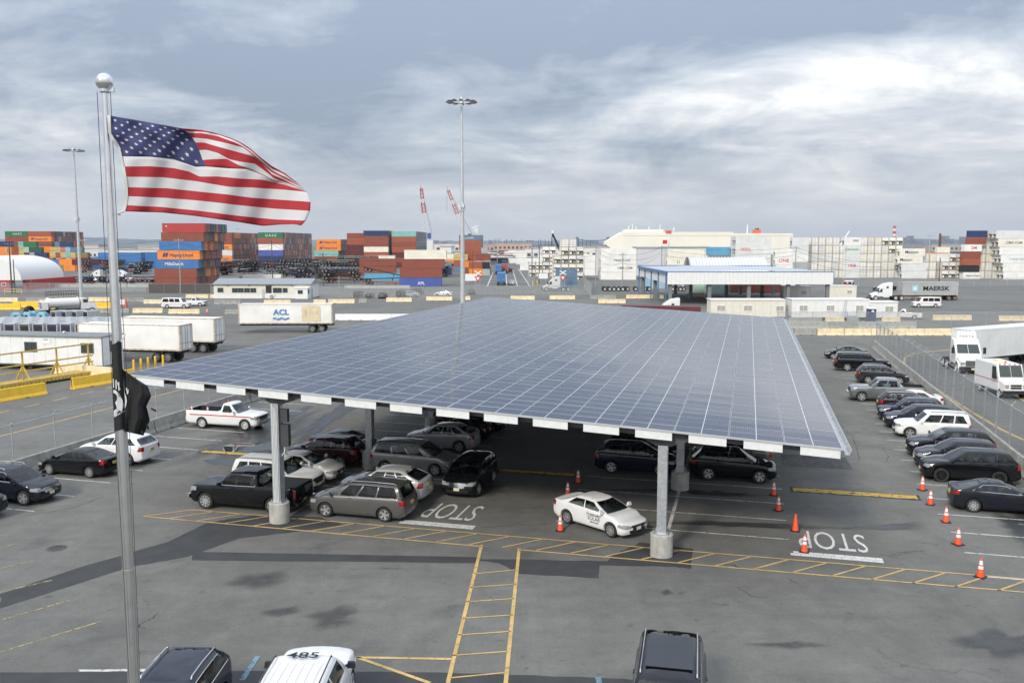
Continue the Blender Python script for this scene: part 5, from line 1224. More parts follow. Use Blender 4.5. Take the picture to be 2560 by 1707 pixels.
# ---------------------------------------------------------------- heavy vehicles
TRG = glass('lorry_glass', (.045, .055, .052), .04)
TW = None
def truck_wheel(t, x, y, r=.52, w=.28, dual=False, rim=RIMW):
    k = ('t', r, w)
    if k not in _wh: _wh[k] = wheel_meshes(r, w, 2)
    ty, rm = _wh[k]
    for sg in (1, -1):
        o = link('wheel', ty, t, (x, sg * (y - w / 2), r)); o.rotation_euler = (0, random.random(), 0 if sg > 0 else math.pi); q = link('rim', rm, o); setmat(q, 0, rim)
        if dual: link('wheel', ty, t, (x, sg * (y - w * 1.55), r))
def tractor(label, p, rz, col=(.80, .80, .80), group='lorry tractors', sleeper=True, name='truck_tractor', fairing=False):
    t = thing(name, label, 'truck', p, rz, group); pm = paint(col)
    hw = 1.22; xr = -4.6 if sleeper else -3.2
    # hood
    m = MB(); sec = [(0.02, .72, 1.25, .95), (-.25, .62, 1.42, 1.05), (-1.35, .58, 1.80, 1.12)]
    P = []
    for x, z0, z1, w in sec: P.append([(x, -w, z0), (x, -w, z1 - .22), (x, -w * .86, z1 - .06), (x, -w * .5, z1), (x, w * .5, z1), (x, w * .86, z1 - .06), (x, w, z1 - .22), (x, w, z0)])
    m.grid(P); m.add(P[0], [tuple(range(8))[::-1]]); m.obj('hood', [pm], t, 35, True)
    # cab and sleeper
    out = [(-1.25, .75), (-1.25, 1.78), (-1.95, 2.72), (-2.35, 3.15)] + ([(-3.3, 3.72), (xr, 3.95), (xr, .95)] if sleeper else [(-3.1, 3.25), (xr, 3.2), (xr, .95)])
    m = MB(); n = len(out); ins = .10
    cx_ = sum(a for a, b in out) / n; cz_ = sum(b for a, b in out) / n
    vs = []
    for y, f in ((-hw + ins * .2, 1), (hw - ins * .2, 1)): vs += [(a, y * (1 - .05 * max(0, (b - 1.8)) / 2), b) for a, b in out]
    m.add(vs, [tuple(range(n)), tuple(range(2 * n - 1, n - 1, -1))] + [(i, n + i, n + (i + 1) % n, (i + 1) % n) for i in range(n)]); o = m.obj('cab', [pm], t, None, True)
    bv = o.modifiers.new('edge', 'BEVEL'); bv.width = .09; bv.segments = 3; o.data.polygons.foreach_set('use_smooth', [True] * len(o.data.polygons)); o.data.set_sharp_from_angle(angle=R(30))
    m = MB(); d = Vector((-.70, 0, .94)).normalized(); nn = Vector((.80, 0, .60)) * .012
    a, b = Vector((-1.30, 0, 1.86)) + nn, Vector((-1.92, 0, 2.69)) + nn
    for s0, s1 in ((-.98, -.02), (.02, .98)): m.add([a + Vector((0, s0 * 1.06, 0)), a + Vector((0, s1 * 1.06, 0)), b + Vector((0, s1 * 1.0, 0)), b + Vector((0, s0 * 1.0, 0))], [(0, 1, 2, 3)])
    m.obj('windshield', [TRG], t)
    for sg in (1, -1):
        m = MB(); q = [(-1.52, sg * (hw - .005), 1.85), (-2.35, sg * (hw - .005), 1.80), (-2.35, sg * (hw - .035), 2.55), (-1.98, sg * (hw - .035), 2.55)]; m.add(q if sg < 0 else q[::-1], [(0, 1, 2, 3)]); m.obj('side_window', [TRG], t)
        if sleeper: m = MB(); q = [(-3.2, sg * (hw - .04), 2.65), (-3.7, sg * (hw - .04), 2.65), (-3.7, sg * (hw - .06), 3.1), (-3.3, sg * (hw - .06), 3.1)]; m.add(q if sg < 0 else q[::-1], [(0, 1, 2, 3)]); m.obj('sleeper_window', [TRG], t)
        m = MB(); m.box((-1.35, sg * 1.45, 2.15), (.14, .24, .62), 0); m.tube((-1.45, sg * 1.2, 2.3), (-1.35, sg * 1.45, 2.3), .02, .02, 5); m.obj('side_mirror', [BLACK], t)
        m = MB(); m.box((-.02, sg * .88, 1.02), (.16, .34, .26)); m.obj('headlight', [HEADL], t)
        m = MB(); m.tube((-2.5, sg * .98, .68), (-3.9 if sleeper else -3.1, sg * .98, .68), .30, .30, 16); m.obj('fuel_tank', [CHROME], t, 40)
        m = MB(); m.lathe([(.62, -.16), (.64, 0), (.62, .16)], 18, 0, 'Y', (-.95, sg * 1.05, .55)); m.obj('wheel_arch', [pm], t, 60)
    m = MB()
    for k in range(9): m.box((.035, 0, .82 + k * .055), (.02, 1.25, .025))
    m.box((.02, 0, 1.03), (.02, 1.28, .55), 1); m.obj('grille', [CHROME, BLACK], t)
    m = MB(); m.box((.08, 0, .52), (.30, 2.40, .34), 0, top=(.9, .98)); m.obj('bumper', [BLACK], t)
    m = MB(); m.box((.235, 0, .52), (.015, .32, .15)); m.obj('licence_plate', [PLATE_W], t)
    m = MB(); m.b2((-.6, -.42, .62), (-7.0 if sleeper else -5.6, .42, .85)); m.obj('chassis_frame', [DARKM], t)
    m = MB(); m.box((-5.9 if sleeper else -4.5, 0, .98), (1.1, .9, .10)); m.obj('fifth_wheel', [DARKM], t)
    truck_wheel(t, -.95, 1.22)
    for x in ((-5.35, -6.65) if sleeper else (-4.0, -5.3)): truck_wheel(t, x, 1.22, dual=True)
    if fairing:
        m = MB(); m.box((-2.45, 0, 3.42), (.5, 2.0, 1.05), 0, top=(.5, .86)); f_ = m.obj('roof_fairing', [pm], t); lettering('P O R T A', .30, TXG, f_, (-2.24, 0, 3.45), (R(76), 0, R(90)))
    m = MB()
    for k in range(5): m.box((-2.42, (k - 2) * .4, 3.22), (.10, .10, .05))
    m.obj('roof_marker_light', [AMBER], t)
    return t
def chassis_parts(t, L=12.3, mm=DARKM, z=1.15, bogie=(-4.2, -5.5), rim=mat('dull_chassis_rim', (.20, .20, .195), .6, .2, var=.3)):
    m = MB()
    for s_ in (-1, 1): m.b2((L / 2, s_ * .40 - .05, z - .30), (-L / 2, s_ * .40 + .05, z - .04))
    for k in range(7): x = -L / 2 + .3 + k * (L - .6) / 6; m.b2((x - .06, -1.18, z - .20), (x + .06, 1.18, z - .05))
    m.obj('trailer_frame', [mm], t)
    m = MB()
    for s_ in (-1, 1): m = MB(); m.b2((3.1, s_ * .6 - .05, .25), (3.2, s_ * .6 + .05, z - .2)); m.b2((2.95, s_ * .6 - .1, .05), (3.35, s_ * .6 + .1, .25)); m.obj('landing_leg', [mm], t)
    for x in bogie: truck_wheel(t, x, 1.22, dual=True, rim=rim)
# grey lettered container truck on the far roadway
p = G(2300, 751); Yd = p.y
x0 = at(2251, 740, Yd).x; x1 = at(2400, 740, Yd).x
tr = thing('container_semitrailer', 'rusty-framed chassis trailer carrying the grey star-logo container on the far roadway', 'trailer', ((x0 + x1) / 2, Yd + 1.2, 0), math.pi)
chassis_parts(tr, 12.2, mat('rust_orange_frame', (.30, .09, .03), .7, var=.3))
mk = cont('grey container lettered in black with a pale blue star square, on a truck', ((x0 + x1) / 2, Yd + 1.2, 1.16), 'grey', 12.19, 2.9, 0, group='containers on trailers', frame=1)
lettering('MAERSK', 1.30, INK, mk, (1.2, -1.27, 1.45), sx=1.22, bold=.02)
m = MB(); m.box((-3.45, -1.262, 1.45), (1.4, .012, 1.45)); m.obj('logo_square', [mat('logo_blue', (.33, .60, .68), .6, var=0)], mk)
m = MB(); vs = []
for i in range(14): a = math.pi / 2 + i * math.pi / 7; r_ = .60 if i % 2 == 0 else .26; vs.append((-3.45 + r_ * math.cos(a), -1.275, 1.45 + r_ * math.sin(a)))
m.add([(-3.45, -1.275, 1.45)] + vs, [(0, 1 + i, 1 + (i + 1) % 14) for i in range(14)]); m.obj('logo_star', [TXW], mk)
tractor('white aerodynamic tractor hauling the grey star-logo container', (at(2179, 740, Yd).x, Yd + 1.2, 0), math.pi, group=None)
# white lorry head-on behind the right fence with pale trailer
pw = G(2425, 935); hd = R(-100)
tractor('white lorry tractor facing the camera behind the right fence', (pw.x + .2, pw.y, 0), hd, group=None, sleeper=False, fairing=True)
fw = Vector((math.cos(hd), math.sin(hd), 0)); ctr = Vector((pw.x, pw.y, 0)) - fw * 3.6
hd2 = R(-151); f2 = Vector((math.cos(hd2), math.sin(hd2), 0)); cc_ = ctr - f2 * 6.0 + Vector((.2, -.2, 0))
tr = thing('container_semitrailer', 'chassis trailer under the long pale container behind the right fence', 'trailer', cc_, hd2); chassis_parts(tr)
pc = cont('long pale grey container on the white lorry behind the right fence', (cc_.x, cc_.y, 1.18), 'lgrey', 12.19, 2.9, hd2 + math.pi, group='containers on trailers', frame=0, kind='reefer')
m = MB(); m.box((-6.14, 0, 1.9), (.06, 1.7, .95)); m.obj('front_panel', [WHITE], pc)
# white step van
pv = G(2500, 985)
def step_van(label, p, rz):
    t = thing('step_van', label, 'van', p, rz, None); wp = paint(WHT); L_v, w = 5.2, 1.02
    m = MB(); out = [(-L_v / 2, .55), (-L_v / 2, 2.72), (1.28, 2.72), (1.72, 1.62), (1.72, .55)]; m.prism(out, -w, w, 0, 'XZ'); o = m.obj('body', [wp], t, None, True); bv = o.modifiers.new('edge', 'BEVEL'); bv.width = .07; bv.segments = 3
    m = MB(); P = [[(1.70, -w * .95, .6), (1.70, -w * .95, 1.45), (1.70, -w * .7, 1.62), (1.70, w * .7, 1.62), (1.70, w * .95, 1.45), (1.70, w * .95, .6)], [(2.55, -w * .88, .6), (2.55, -w * .88, 1.22), (2.52, -w * .66, 1.36), (2.52, w * .66, 1.36), (2.55, w * .88, 1.22), (2.55, w * .88, .6)]]
    m.grid(P); m.add(P[1], [tuple(range(6))]); m.obj('hood', [wp], t, 30, True)
    a, b = Vector((1.715, 0, 1.70)), Vector((1.325, 0, 2.62)); nn = Vector((.012, 0, .006))
    for s0, s1 in ((-.97, -.02), (.02, .97)):
        m = MB(); m.add([a + nn + Vector((0, s0 * w * .93, 0)), a + nn + Vector((0, s1 * w * .93, 0)), b + nn + Vector((0, s1 * w * .9, 0)), b + nn + Vector((0, s0 * w * .9, 0))], [(0, 1, 2, 3)]); m.obj('windshield', [TRG], t)
    for sg in (1, -1):
        m = MB(); q = [(1.45, sg * (w + .006), 1.45), (.55, sg * (w + .006), 1.45), (.55, sg * (w + .006), 2.5), (1.18, sg * (w + .006), 2.5)]; m.add(q if sg < 0 else q[::-1], [(0, 1, 2, 3)]); m.obj('side_window', [TRG], t)
        m = MB(); m.box((2.56, sg * .72, 1.08), (.04, .30, .18)); m.obj('headlight', [HEADL], t)
        m = MB(); m.box((2.56, sg * .72, .92), (.04, .28, .07)); m.obj('indicator', [AMBER], t)
        m = MB(); m.box((1.55, sg * 1.32, 1.85), (.10, .16, .42)); m.tube((1.5, sg * 1.0, 1.7), (1.55, sg * 1.3, 1.7), .018, .018, 5); m.obj('side_mirror', [BLACK], t)
        m = MB(); m.box((-.4, sg * (w + .004), 1.32), (4.2, .012, .06)); m.obj('side_stripe', [RED], t)
    m = MB(); m.box((2.57, 0, 1.12), (.03, .85, .14)); m.box((2.57, 0, .92), (.03, .85, .14)); m.obj('grille', [BLACK], t)
    m = MB(); m.box((2.66, 0, .58), (.18, 2.1, .26)); m.obj('bumper', [BLACK], t)
    m = MB()
    for k in range(5): m.box((1.30, -.8 + k * .4, 2.70), (.08, .14, .06))
    m.obj('marker_light', [mat('red_lens', (.5, .02, .02), .3)], t)
    m = MB(); m.lathe([(.09, 0), (.09, .1), (.06, .16), (.001, .17)], 10, 0, o=(.6, 0, 2.72)); m.obj('beacon', [AMBER], t, 40)
    m = MB(); m.box((-.6, 0, 2.80), (.5, .6, .16)); m.obj('roof_vent', [CREAM], t)
    for x in (1.75, -1.55): truck_wheel(t, x, 1.0, .38, .24)
    return t
step_van('white step van with roof beacon driving beside the white lorry', (pv.x, pv.y, 0), R(-93))
# white passenger van and pickup at right, vans at left
pq = G(2320, 769); car('van', 'white passenger van with black windows passing the grey container truck', (pq.x, pq.y + 1, 0), math.pi, WHT, stripe=RED, style=2, rim=RIMW, cat='van', name='passenger_van', group='white service vehicles')
pq = G(2272, 798); car('pickup', 'small white pickup beside the blue toilet and white trailers', (pq.x, pq.y + 1, 0), math.pi - R(28), WHT, stripe=RED, style=2, rim=RIMW, cat='pickup truck', name='pickup_truck', group='white service vehicles', scale=.88)
pq = G(437, 771); car('van', 'white passenger van with red stripe beside cream barriers at left', (pq.x, pq.y + 1, 0), R(-3), WHT, stripe=RED, style=2, rim=RIMW, cat='van', name='passenger_van', group='white service vehicles')
pq = G(472, 768); car('pickup', 'white pickup nosing out from behind the passenger van at left', (pq.x - .3, pq.y + 3.5, 0), R(-8), WHT, style=2, rim=RIMW, cat='pickup truck', name='pickup_truck', group='white service vehicles')
pq = G(660, 746); car('crewcab', 'white pickup parked in front of the long low white building', (pq.x, pq.y + 1, 0), R(-4), WHT, style=2, rim=RIMW, cat='pickup truck', name='pickup_truck', group='white service vehicles', scale=.95)
FC = 'far cars on the cross road'
for lab, x, y, kd, cl, hd in (('dark SUV facing away, leftmost of the far row', 892, 745, 'suv', BLK, 90), ('grey sedan facing away, second in the far row', 921, 746, 'sedan', (.1, .1, .11), 90), ('dark sedan facing away, third in the far row', 954, 747, 'sedan', GRY, 90), ('black boxy SUV with red lamps in the far row', 999, 744, 'boxsuv', BLK, 90), ('silver sedan driving left on the cross road', 1024, 743, 'sedan', SIL, 180), ('grey SUV behind the silver sedan on the cross road', 1036, 737, 'suv', GRY, 180), ('white sedan driving along the cross road left of the tall mast', 1108, 741, 'sedan', WHT, 170), ('dark sedan right of the tall mast on the cross road', 1178, 736, 'sedan', GRY, 95), ('white sedan driving away up the far road', 1278, 713, 'sedan', WHT, 90), ('dark hatchback driving away up the far road behind trucks', 1276, 680, 'suv', (.14, .03, .03), 90)):
    q = G(x, y); car(kd, lab, (q.x, q.y + (2.2 if hd == 90 else .9), 0), R(hd), cl, group=FC)
for lab, x, y, w in (('black pickup among the far containers at right', 2215, 728, 'crewcab'),):
    q = G(x, y); car(w, lab, (q.x, q.y + 1, 0), R(160), BLK, group=FC, cat='pickup truck', name='pickup_truck')
# white day-cab tractor in front of the blue containers
q = G(1357, 728); tractor('white bobtail tractor facing left in front of stacked blue containers', (q.x, q.y + 1.2, 0), math.pi, (.62, .63, .63), group=None)
# container lorries seen from behind on the far road
for i, (lab, x, y, colr) in enumerate((('blue container lorry seen from behind, nearest on the far road', 1253, 715, 'blue'), ('blue container lorry, second on the far road', 1246, 686, 'blue'), ('rust-red container lorry beside the second blue one', 1261, 683, 'rust'), ('blue container lorry farthest up the far road', 1261, 671, 'navy'))):
    q = G(x, y); t = thing('container_lorry', lab, 'truck', (q.x, q.y + 6, 0), R(90), 'container lorries on the far road'); chassis_parts(t); 
    cont('', (0, 0, 1.16), colr, 12.19, 2.59, math.pi, parent=t, name='container_box')
    m = MB(); m.box((8.4, 0, 1.9), (2.2, 2.3, 2.5)); m.obj('cab', [WHITE], t)
    for sg in (1, -1): m = MB(); m.box((-6.2, sg * .85, .80), (.06, .35, .14)); m.obj('taillight', [TAILL], t)
# tank lorry on the left
q = G(125, 786); Yt = q.y + 1.5
def tank_truck():
    t = thing('tank_truck', 'white tank lorry with railed catwalk, seen from behind at left', 'truck', (at(165, 780, Yt).x, Yt, 0), R(42)); wp = WHITE
    m = MB(); n = 20; prof = [(-3.2, .2), (-3.15, .75), (-3.0, 1.0), (2.0, 1.0), (2.15, .75), (2.2, .2)]
    vs = []
    for x, r_ in prof:
        for i in range(n): a = 2 * math.pi * i / n; vs.append((x, 1.12 * r_ * math.cos(a), 2.05 + .95 * r_ * math.sin(a)))
    fs = [(j * n + i, j * n + (i + 1) % n, (j + 1) * n + (i + 1) % n, (j + 1) * n + i) for j in range(len(prof) - 1) for i in range(n)] + [tuple(range(n)), tuple(range(len(vs) - n, len(vs)))]
    m.add(vs, fs); m.obj('tank', [wp], t, 40, True)
    m = MB(); m.b2((-4.2, -1.15, .9), (-3.15, -1.05, 2.2)); m.b2((-4.2, 1.05, .9), (-3.15, 1.15, 2.2)); m.b2((-4.2, -1.15, 2.2), (-3.15, 1.15, 2.3)); m.b2((-4.2, -1.05, .9), (-3.15, 1.05, 1.0)); m.obj('pump_cabinet', [wp], t)
    m = MB(); m.b2((-3.9, -.9, 1.0), (-3.3, .9, 1.5)); m.tube((-3.8, -.8, 1.7), (-3.8, .8, 1.7), .08, .08, 8); m.obj('pump', [DARKM], t)
    m = MB(); m.b2((-2.8, -.5, 3.02), (1.8, .5, 3.08)); m.obj('catwalk', [mat('tan_grating', (.5, .42, .28), .7)], t)
    m = MB()
    for sg in (-.75, .75):
        for k in range(7): x = -3.0 + k * .85; m.tube((x, sg, 3.0), (x, sg, 4.05), .03, .03, 5)
        for z in (3.5, 4.05): m.tube((-3.0, sg, z), (2.1, sg, z), .03, .03, 5)
    for z in (3.5, 4.05): m.tube((-3.0, -.75, z), (-3.0, .75, z), .03, .03, 5)
    m.obj('catwalk_railing', [BLACK], t)
    m = MB(); m.b2((-4.1, -.45, .7), (4.6, .45, .95)); m.obj('chassis_frame', [DARKM], t)
    m = MB(); m.prism([(2.35, .8), (2.35, 2.75), (3.3, 2.75), (3.75, 2.0), (4.9, 1.75), (5.0, .8)], -1.1, 1.1, 0, 'XZ'); m.obj('cab', [wp], t, None, True)
    for sg in (1, -1): m = MB(); m.box((3.05, sg * 1.11, 2.25), (.8, .02, .6)); m.obj('side_window', [TRG], t)
    truck_wheel(t, 4.1, 1.15)
    for x in (-1.2, -2.5): truck_wheel(t, x, 1.15, dual=True)
tank_truck()
# ---------------------------------------------------------------- middle ground, left
def window(t, x, y, z, w, h, ry=0, frame=mat('dark_window_frame', (.10, .12, .12), .5), panes=2, side='front', glassm=None):
    """sliding window on a wall: side 'front' faces -y, 'right' faces +x"""
    def B(c, d, m): 
        if side == 'front': return (c, d, m)
        return ((-c[1], c[0], c[2]), (d[1], d[0], d[2]), m)
    o = MB()
    for (cx, cz, dx, dz) in ((0, h / 2 + .03, w + .16, .09), (0, -h / 2 - .03, w + .16, .09), (-w / 2 - .03, 0, .07, h), (w / 2 + .03, 0, .07, h), (0, 0, .05, h)):
        if side == 'front': o.box((x + cx, y - .03, z + cz), (dx, .07, dz))
        else: o.box((x + .03, y + cx, z + cz), (.07, dx, dz))
    f = o.obj('window', [frame], t)
    for k in (-1, 1):
        g = MB()
        if side == 'front': g.box((x + k * w / 4, y - .012, z), (w / 2 - .06, .02, h - .02))
        else: g.box((x + .012, y + k * w / 4, z), (.02, w / 2 - .06, h - .02))
        g.obj('pane', [glassm or WGLASS], f)
    return f
def ribbed_wall(t, L, h, z0, y, m, pitch=.4, name='wall', side='front', x=0):
    o = MB(); n = max(1, int(L / pitch)); pw = L / n
    for i in range(n):
        a = -L / 2 + i * pw
        if side == 'front': o.b2((x + a, y, z0), (x + a + pw - .025, y + .05, z0 + h))
        else: o.b2((x, y + a, z0), (x - .05, y + a + pw - .025, z0 + h))
    return o.obj(name, [m], t)
PALE_BLIND = glass('window_with_blind', (.42, .41, .36), .2)
def site_trailer(label, p, rz, L=12.2, Wd=3.0, h=2.75, z0=.65, wall=WHITE, roofc=None, wins=(), rwins=(), group='white site office trailers', ac=False, trimm=None, door=None, stripe=None):
    """p = front left ground corner seen from the camera, front faces -y"""
    t = thing('site_trailer', label, 'office trailer', p, rz, group)
    t2 = MB(); t2.b2((.06, .06, z0), (L - .06, Wd - .06, z0 + h - .02)); t2.obj('core', [wall], t)
    n = int(L / 1.22); pw = L / n
    o = MB()
    for i in range(n): o.b2((i * pw + .012, 0, z0), (i * pw + pw - .012, .055, z0 + h - .05))
    o.obj('siding', [wall], t)
    o = MB(); k = int(Wd / 1.0)
    for i in range(k): o.b2((L - .055, .06 + i * (Wd - .12) / k, z0), (L, .06 + (i + 1) * (Wd - .12) / k - .02, z0 + h - .05))
    o.obj('end_siding', [wall], t)
    o = MB(); o.b2((-.08, -.08, z0 + h - .05), (L + .08, Wd + .08, z0 + h + .06)); o.obj('roof', [roofc or mat('flat_roof_grey', (.23, .235, .245), .7)], t)
    o = MB(); o.b2((-.02, -.03, z0 - .08), (L + .02, .0, z0 + .02)); o.b2((L - .02, -.035, z0), (L + .035, .06, z0 + h - .06)); o.b2((-.09, -.10, z0 + h - .12), (L + .09, -.082, z0 + h + .05)); o.obj('trim', [trimm or wall], t)
    o = MB(); o.b2((.3, .3, z0 - .28), (L - .3, .5, z0 - .085)); o.b2((.3, Wd - .5, z0 - .28), (L - .3, Wd - .3, z0 - .085))
    for i in range(5):
        for y in (.4, Wd - .4): o.b2((.8 + i * (L - 1.6) / 4 - .2, y - .2, 0), (.8 + i * (L - 1.6) / 4 + .2, y + .2, z0 - .28))
    o.obj('underframe', [DARKM], t)
    for (x, z, w, hh) in wins: window(t, x, -.0, z0 + z, w, hh, **(dict(frame=WHITE, glassm=PALE_BLIND) if group == 'white trailers behind the canopy' else {}))
    for (y, z, w, hh) in rwins: window(t, L, y, z0 + z, w, hh, side='right')
    if ac: o = MB(); o.box((L + .22, Wd * .5, z0 + h * .55), (.42, .9, 1.5)); o.obj('air_conditioner', [mat('hvac_beige', (.5, .48, .42), .6)], t)
    if door: o = MB(); o.b2((door, -.05, z0 + .02), (door + .95, -.02, z0 + 2.1)); d_ = o.obj('door', [mat('door_grey', (.5, .5, .48), .5)], t); o = MB(); o.box((door + .8, -.09, z0 + 1.0), (.12, .06, .05)); o.obj('handle', [STEEL], d_)
    return t
# long white site trailer at the left edge
p = G(258, 930); rz = R(-10.5); L0 = 16.5
org = Vector((p.x, p.y, 0)) - Vector((math.cos(rz), math.sin(rz), 0)) * L0
GREY_TRIM = mat('grey_green_trim', (.19, .23, .23), .5)
wt = site_trailer('long white site trailer with grey roof cut by the left edge', org, rz, L0, 3.4, 2.85, .62, WHITE, None, [(L0 - 7.9, 1.72, 1.25, .85), (L0 - 1.6, 1.72, 1.25, .85), (L0 - 13.6, 1.72, 1.25, .85)], [(1.7, 1.8, .7, .95)], trimm=GREY_TRIM)
o = MB(); o.box((L0 - 6.1, -.03, 2.95), (1.0, .03, .55)); s_ = o.obj('sign', [WHITE], wt); o = MB(); o.box((L0 - 6.15, -.05, 3.1), (.5, .01, .12)); o.obj('faded_print', [TXT], s_)
o = MB(); o.lathe([(.12, 0), (.12, .18), (.2, .2), (.14, .32), (.001, .34)], 12, 0, o=(L0 - 5.2, 1.5, 3.5)); o.obj('roof_vent', [STEEL], wt, 40)
# two old white container trailers behind it
def box_trailer(label, p, rz, col='white', L=12.19, H=2.75, z=1.25, kind='reefer', group='white container trailers', text=None, mm=DARKM):
    """p = ground point below the near door corner (front right)"""
    d = Vector((math.cos(rz), math.sin(rz), 0)); n = Vector((-d.y, d.x, 0)); cc = Vector((p.x, p.y, 0)) - d * (L / 2) + n * 1.22
    t = thing('chassis_trailer', 'chassis under ' + label, 'trailer', cc, rz, group); chassis_parts(t, L, mm, z, bogie=(L / 2 - 1.6, L / 2 - 2.9))
    c_ = cont(label, (cc.x, cc.y, z), col, L, H, rz, kind, group, None, 1)
    return c_
p = G(453, 907); box_trailer('rust-edged white container beside the long site trailer', p, R(-11))
p = G(539, 883); box_trailer('second rust-edged white container, farther back', p, R(-11))
p = G(832, 831); acl = box_trailer('white container with blue wave logo left of the canopy', p, R(2.0), 'white', 13.2, 2.8, 1.25)
lettering('ACL', 1.05, TXBL, acl, (-.6, -1.27, 1.62), sx=1.1, bold=.03)
o = MB()
for k in range(2):
    pts = [(-1.75 + i * .115, .80 - k * .16 + .08 * math.sin(i * .75)) for i in range(21)]
    for a, b in zip(pts, pts[1:]): o.beam((a[0], -1.265, a[1]), (b[0], -1.265, b[1]), .012, .09)
o.obj('wave_logo', [TXBL], acl)
o = MB(); o.b2((2.3, -1.262, .35), (4.9, -1.25, 2.55)); o.obj('repair_panel', [mat('rust_streaked_cream', (.72, .62, .42), .6, var=.1, dirt=.7, dcol=(.38, .16, .04))], acl)
# generator sets in rows
GEN_B = mat('genset_blue', (.035, .055, .13), .5, var=.2, dirt=.3); GEN_G = mat('genset_olive', (.10, .10, .075), .5, var=.2, dirt=.3); GEN_L = mat('genset_light', (.46, .48, .50), .5, var=.1, dirt=.3)
gm1 = MB(); gm1.b2((-.65, -1.0, .12), (.65, 1.0, 1.45)); gme = gm1.mesh('genset_body', [GEN_B])
gm2 = MB(); gm2.b2((-.75, -1.1, 1.46), (.75, 1.1, 1.62)); gm2.b2((-.78, -1.08, .0), (-.66, 1.08, 1.46)); gm2.b2((.66, -1.08, 0), (.78, 1.08, 1.46)); gmf = gm2.mesh('genset_frame', [GEN_L])
gm3 = MB(); gm3.b2((-.5, -1.03, .5), (.5, -1.0, 1.2)); gmg = gm3.mesh('access_grille', [BLACK])
def genset(label, p, rz, bm_, group='diesel generator sets in rows'):
    t = thing('generator_set', label, 'generator', p, rz, group); o = link('housing', gme, t); setmat(o, 0, bm_); link('frame', gmf, t); link('access_grille', gmg, t); return t
gr = R(-4)
row_names = ['front row', 'second row', 'third row', 'fourth row', 'fifth row']
for r_ in range(4):
    base = G(-10 + r_ * 4, 838 - r_ * 5.2)
    for k in range(15):
        pos = Vector((base.x + k * 1.92 + random.uniform(-.1, .1), base.y + 1.2 + k * .03, 0))
        genset('%s generator set, %s from left in the %s' % ('blue-grey' if k not in (2, 6, 7) else 'dark olive', ORD[k], row_names[r_]), pos, gr, GEN_G if k in (2, 6, 7) else GEN_B)
for k, x in enumerate((142, 168, 194, 222)):
    q = G(x, 802); genset('loose blue generator set, %s of four by the tank lorry' % ORD[k], (q.x, q.y + 1, 0), R(-35), GEN_B if k else GEN_G, 'loose generator sets by the tank lorry')
LBM = mat('pale_blue_plastic', (.20, .42, .55), .5, var=.1)
for k, (x, y) in enumerate(((42, 798), (72, 797), (86, 794), (108, 797))):
    q = G(x, y); o = MB(); o.box((0, 0, .45), (1.7, 1.2, .9), 0, top=(.92, .9)); o.box((0, 0, 1.02), (1.2, .9, .25), 0, top=(.8, .8)); o.box((0, -.62, .5), (.4, .04, .3), 1)
    ob = o.obj('pump_unit', [LBM, BLACK], None, None, False, (q.x, q.y, 0), random.uniform(-.3, .3)); tag(ob, 'pale blue machine housing, %s of four behind the generator rows' % ORD[k], 'machine', 'pale blue machine housings')
q = G(74, 792); o = MB(); o.lathe([(.45, -.32), (.85, -.38), (.95, -.2), (.95, .2), (.85, .38), (.45, .32)], 22, 0, 'X', (0, 0, .95)); tag(o.obj('loader_tyre', [RUBBER], None, 40, True, (q.x, q.y, 0), R(-20)), 'big black loader tyre standing upright behind pale blue machines', 'tyre')
q = G(53, 795); o = MB(); o.lathe([(.001, .92), (.5, .92), (.55, .85), (.55, .05), (.5, 0)], 18); tag(o.obj('yellow_drum', [YELLOW], None, 40, True, (q.x, q.y + 2, 0)), 'yellow plastic tub behind the pale blue machines', 'tub')
for k, x in enumerate((124, 165, 180, 206, 225)): q = G(x, 800.5); cone('small orange cone, %s in front of the loose generator sets' % ORD[k], q, True, 1.1, 'cones by the generator sets')
q = G(305, 771); t = thing('barricade_sign', 'red framed barricade sign right of the flagpole', 'sign', q, R(10)); o = MB()
for (a, b) in (((-.8, 0, 0), (-.8, 0, 1.9)), ((.8, 0, 0), (.8, 0, 1.9)), ((-.8, 0, 1.9), (.8, 0, 1.9)), ((-.8, 0, .5), (.8, 0, .5)), ((-.8, 1, 0), (-.8, 0, 1.9)), ((.8, 1, 0), (.8, 0, 1.9))): o.beam(a, b, .12, .12)
o.obj('frame', [ORANGE], t); o = MB(); o.box((0, -.02, 1.25), (1.1, .03, 1.0)); o.obj('panel', [WHITE], t)
cone('lone orange cone on the asphalt right of the cream barriers', G(518, 784), True, 1.3)
# barriers of the middle yard: (x0, x1, y of foot) in photo pixels
BG = 'barriers of the middle yard'
BL = [(-40, 46, 754, CREAM), (66, 120, 754, CONC_GREY), (100, 160, 760, CREAM), (222, 275, 753, CREAM), (310, 362, 754, CONC_GREY), (360, 405, 759, CREAM), (464, 522, 745, CREAM), (525, 588, 745, CREAM), (600, 655, 744, CREAM), (655, 728, 745, CREAM), (536, 602, 760, CONC_GREY), (660, 727, 760, CREAM), (784, 815, 759, CREAM), (820, 887, 758, CREAM), (897, 918, 757, CONC_GREY), (965, 1030, 754, CREAM), (1065, 1131, 751, CREAM), (1158, 1176, 750, CREAM), (1276, 1337, 749, CREAM), (1373, 1438, 748, CREAM), (1495, 1564, 758, CREAM), (1565, 1660, 746, CREAM), (1720, 1760, 742, CREAM), (332, 408, 782, CREAM), (422, 500, 784, CREAM), (240, 324, 782, CONC_GREY), (562, 606, 785, CONC_GREY), (1970, 2055, 806, CONC_GREY), (2062, 2110, 805, CREAM), (2202, 2250, 805, CREAM), (2330, 2428, 800, CREAM), (2495, 2600, 802, CREAM), (1475, 1540, 747, CONC_GREY)]
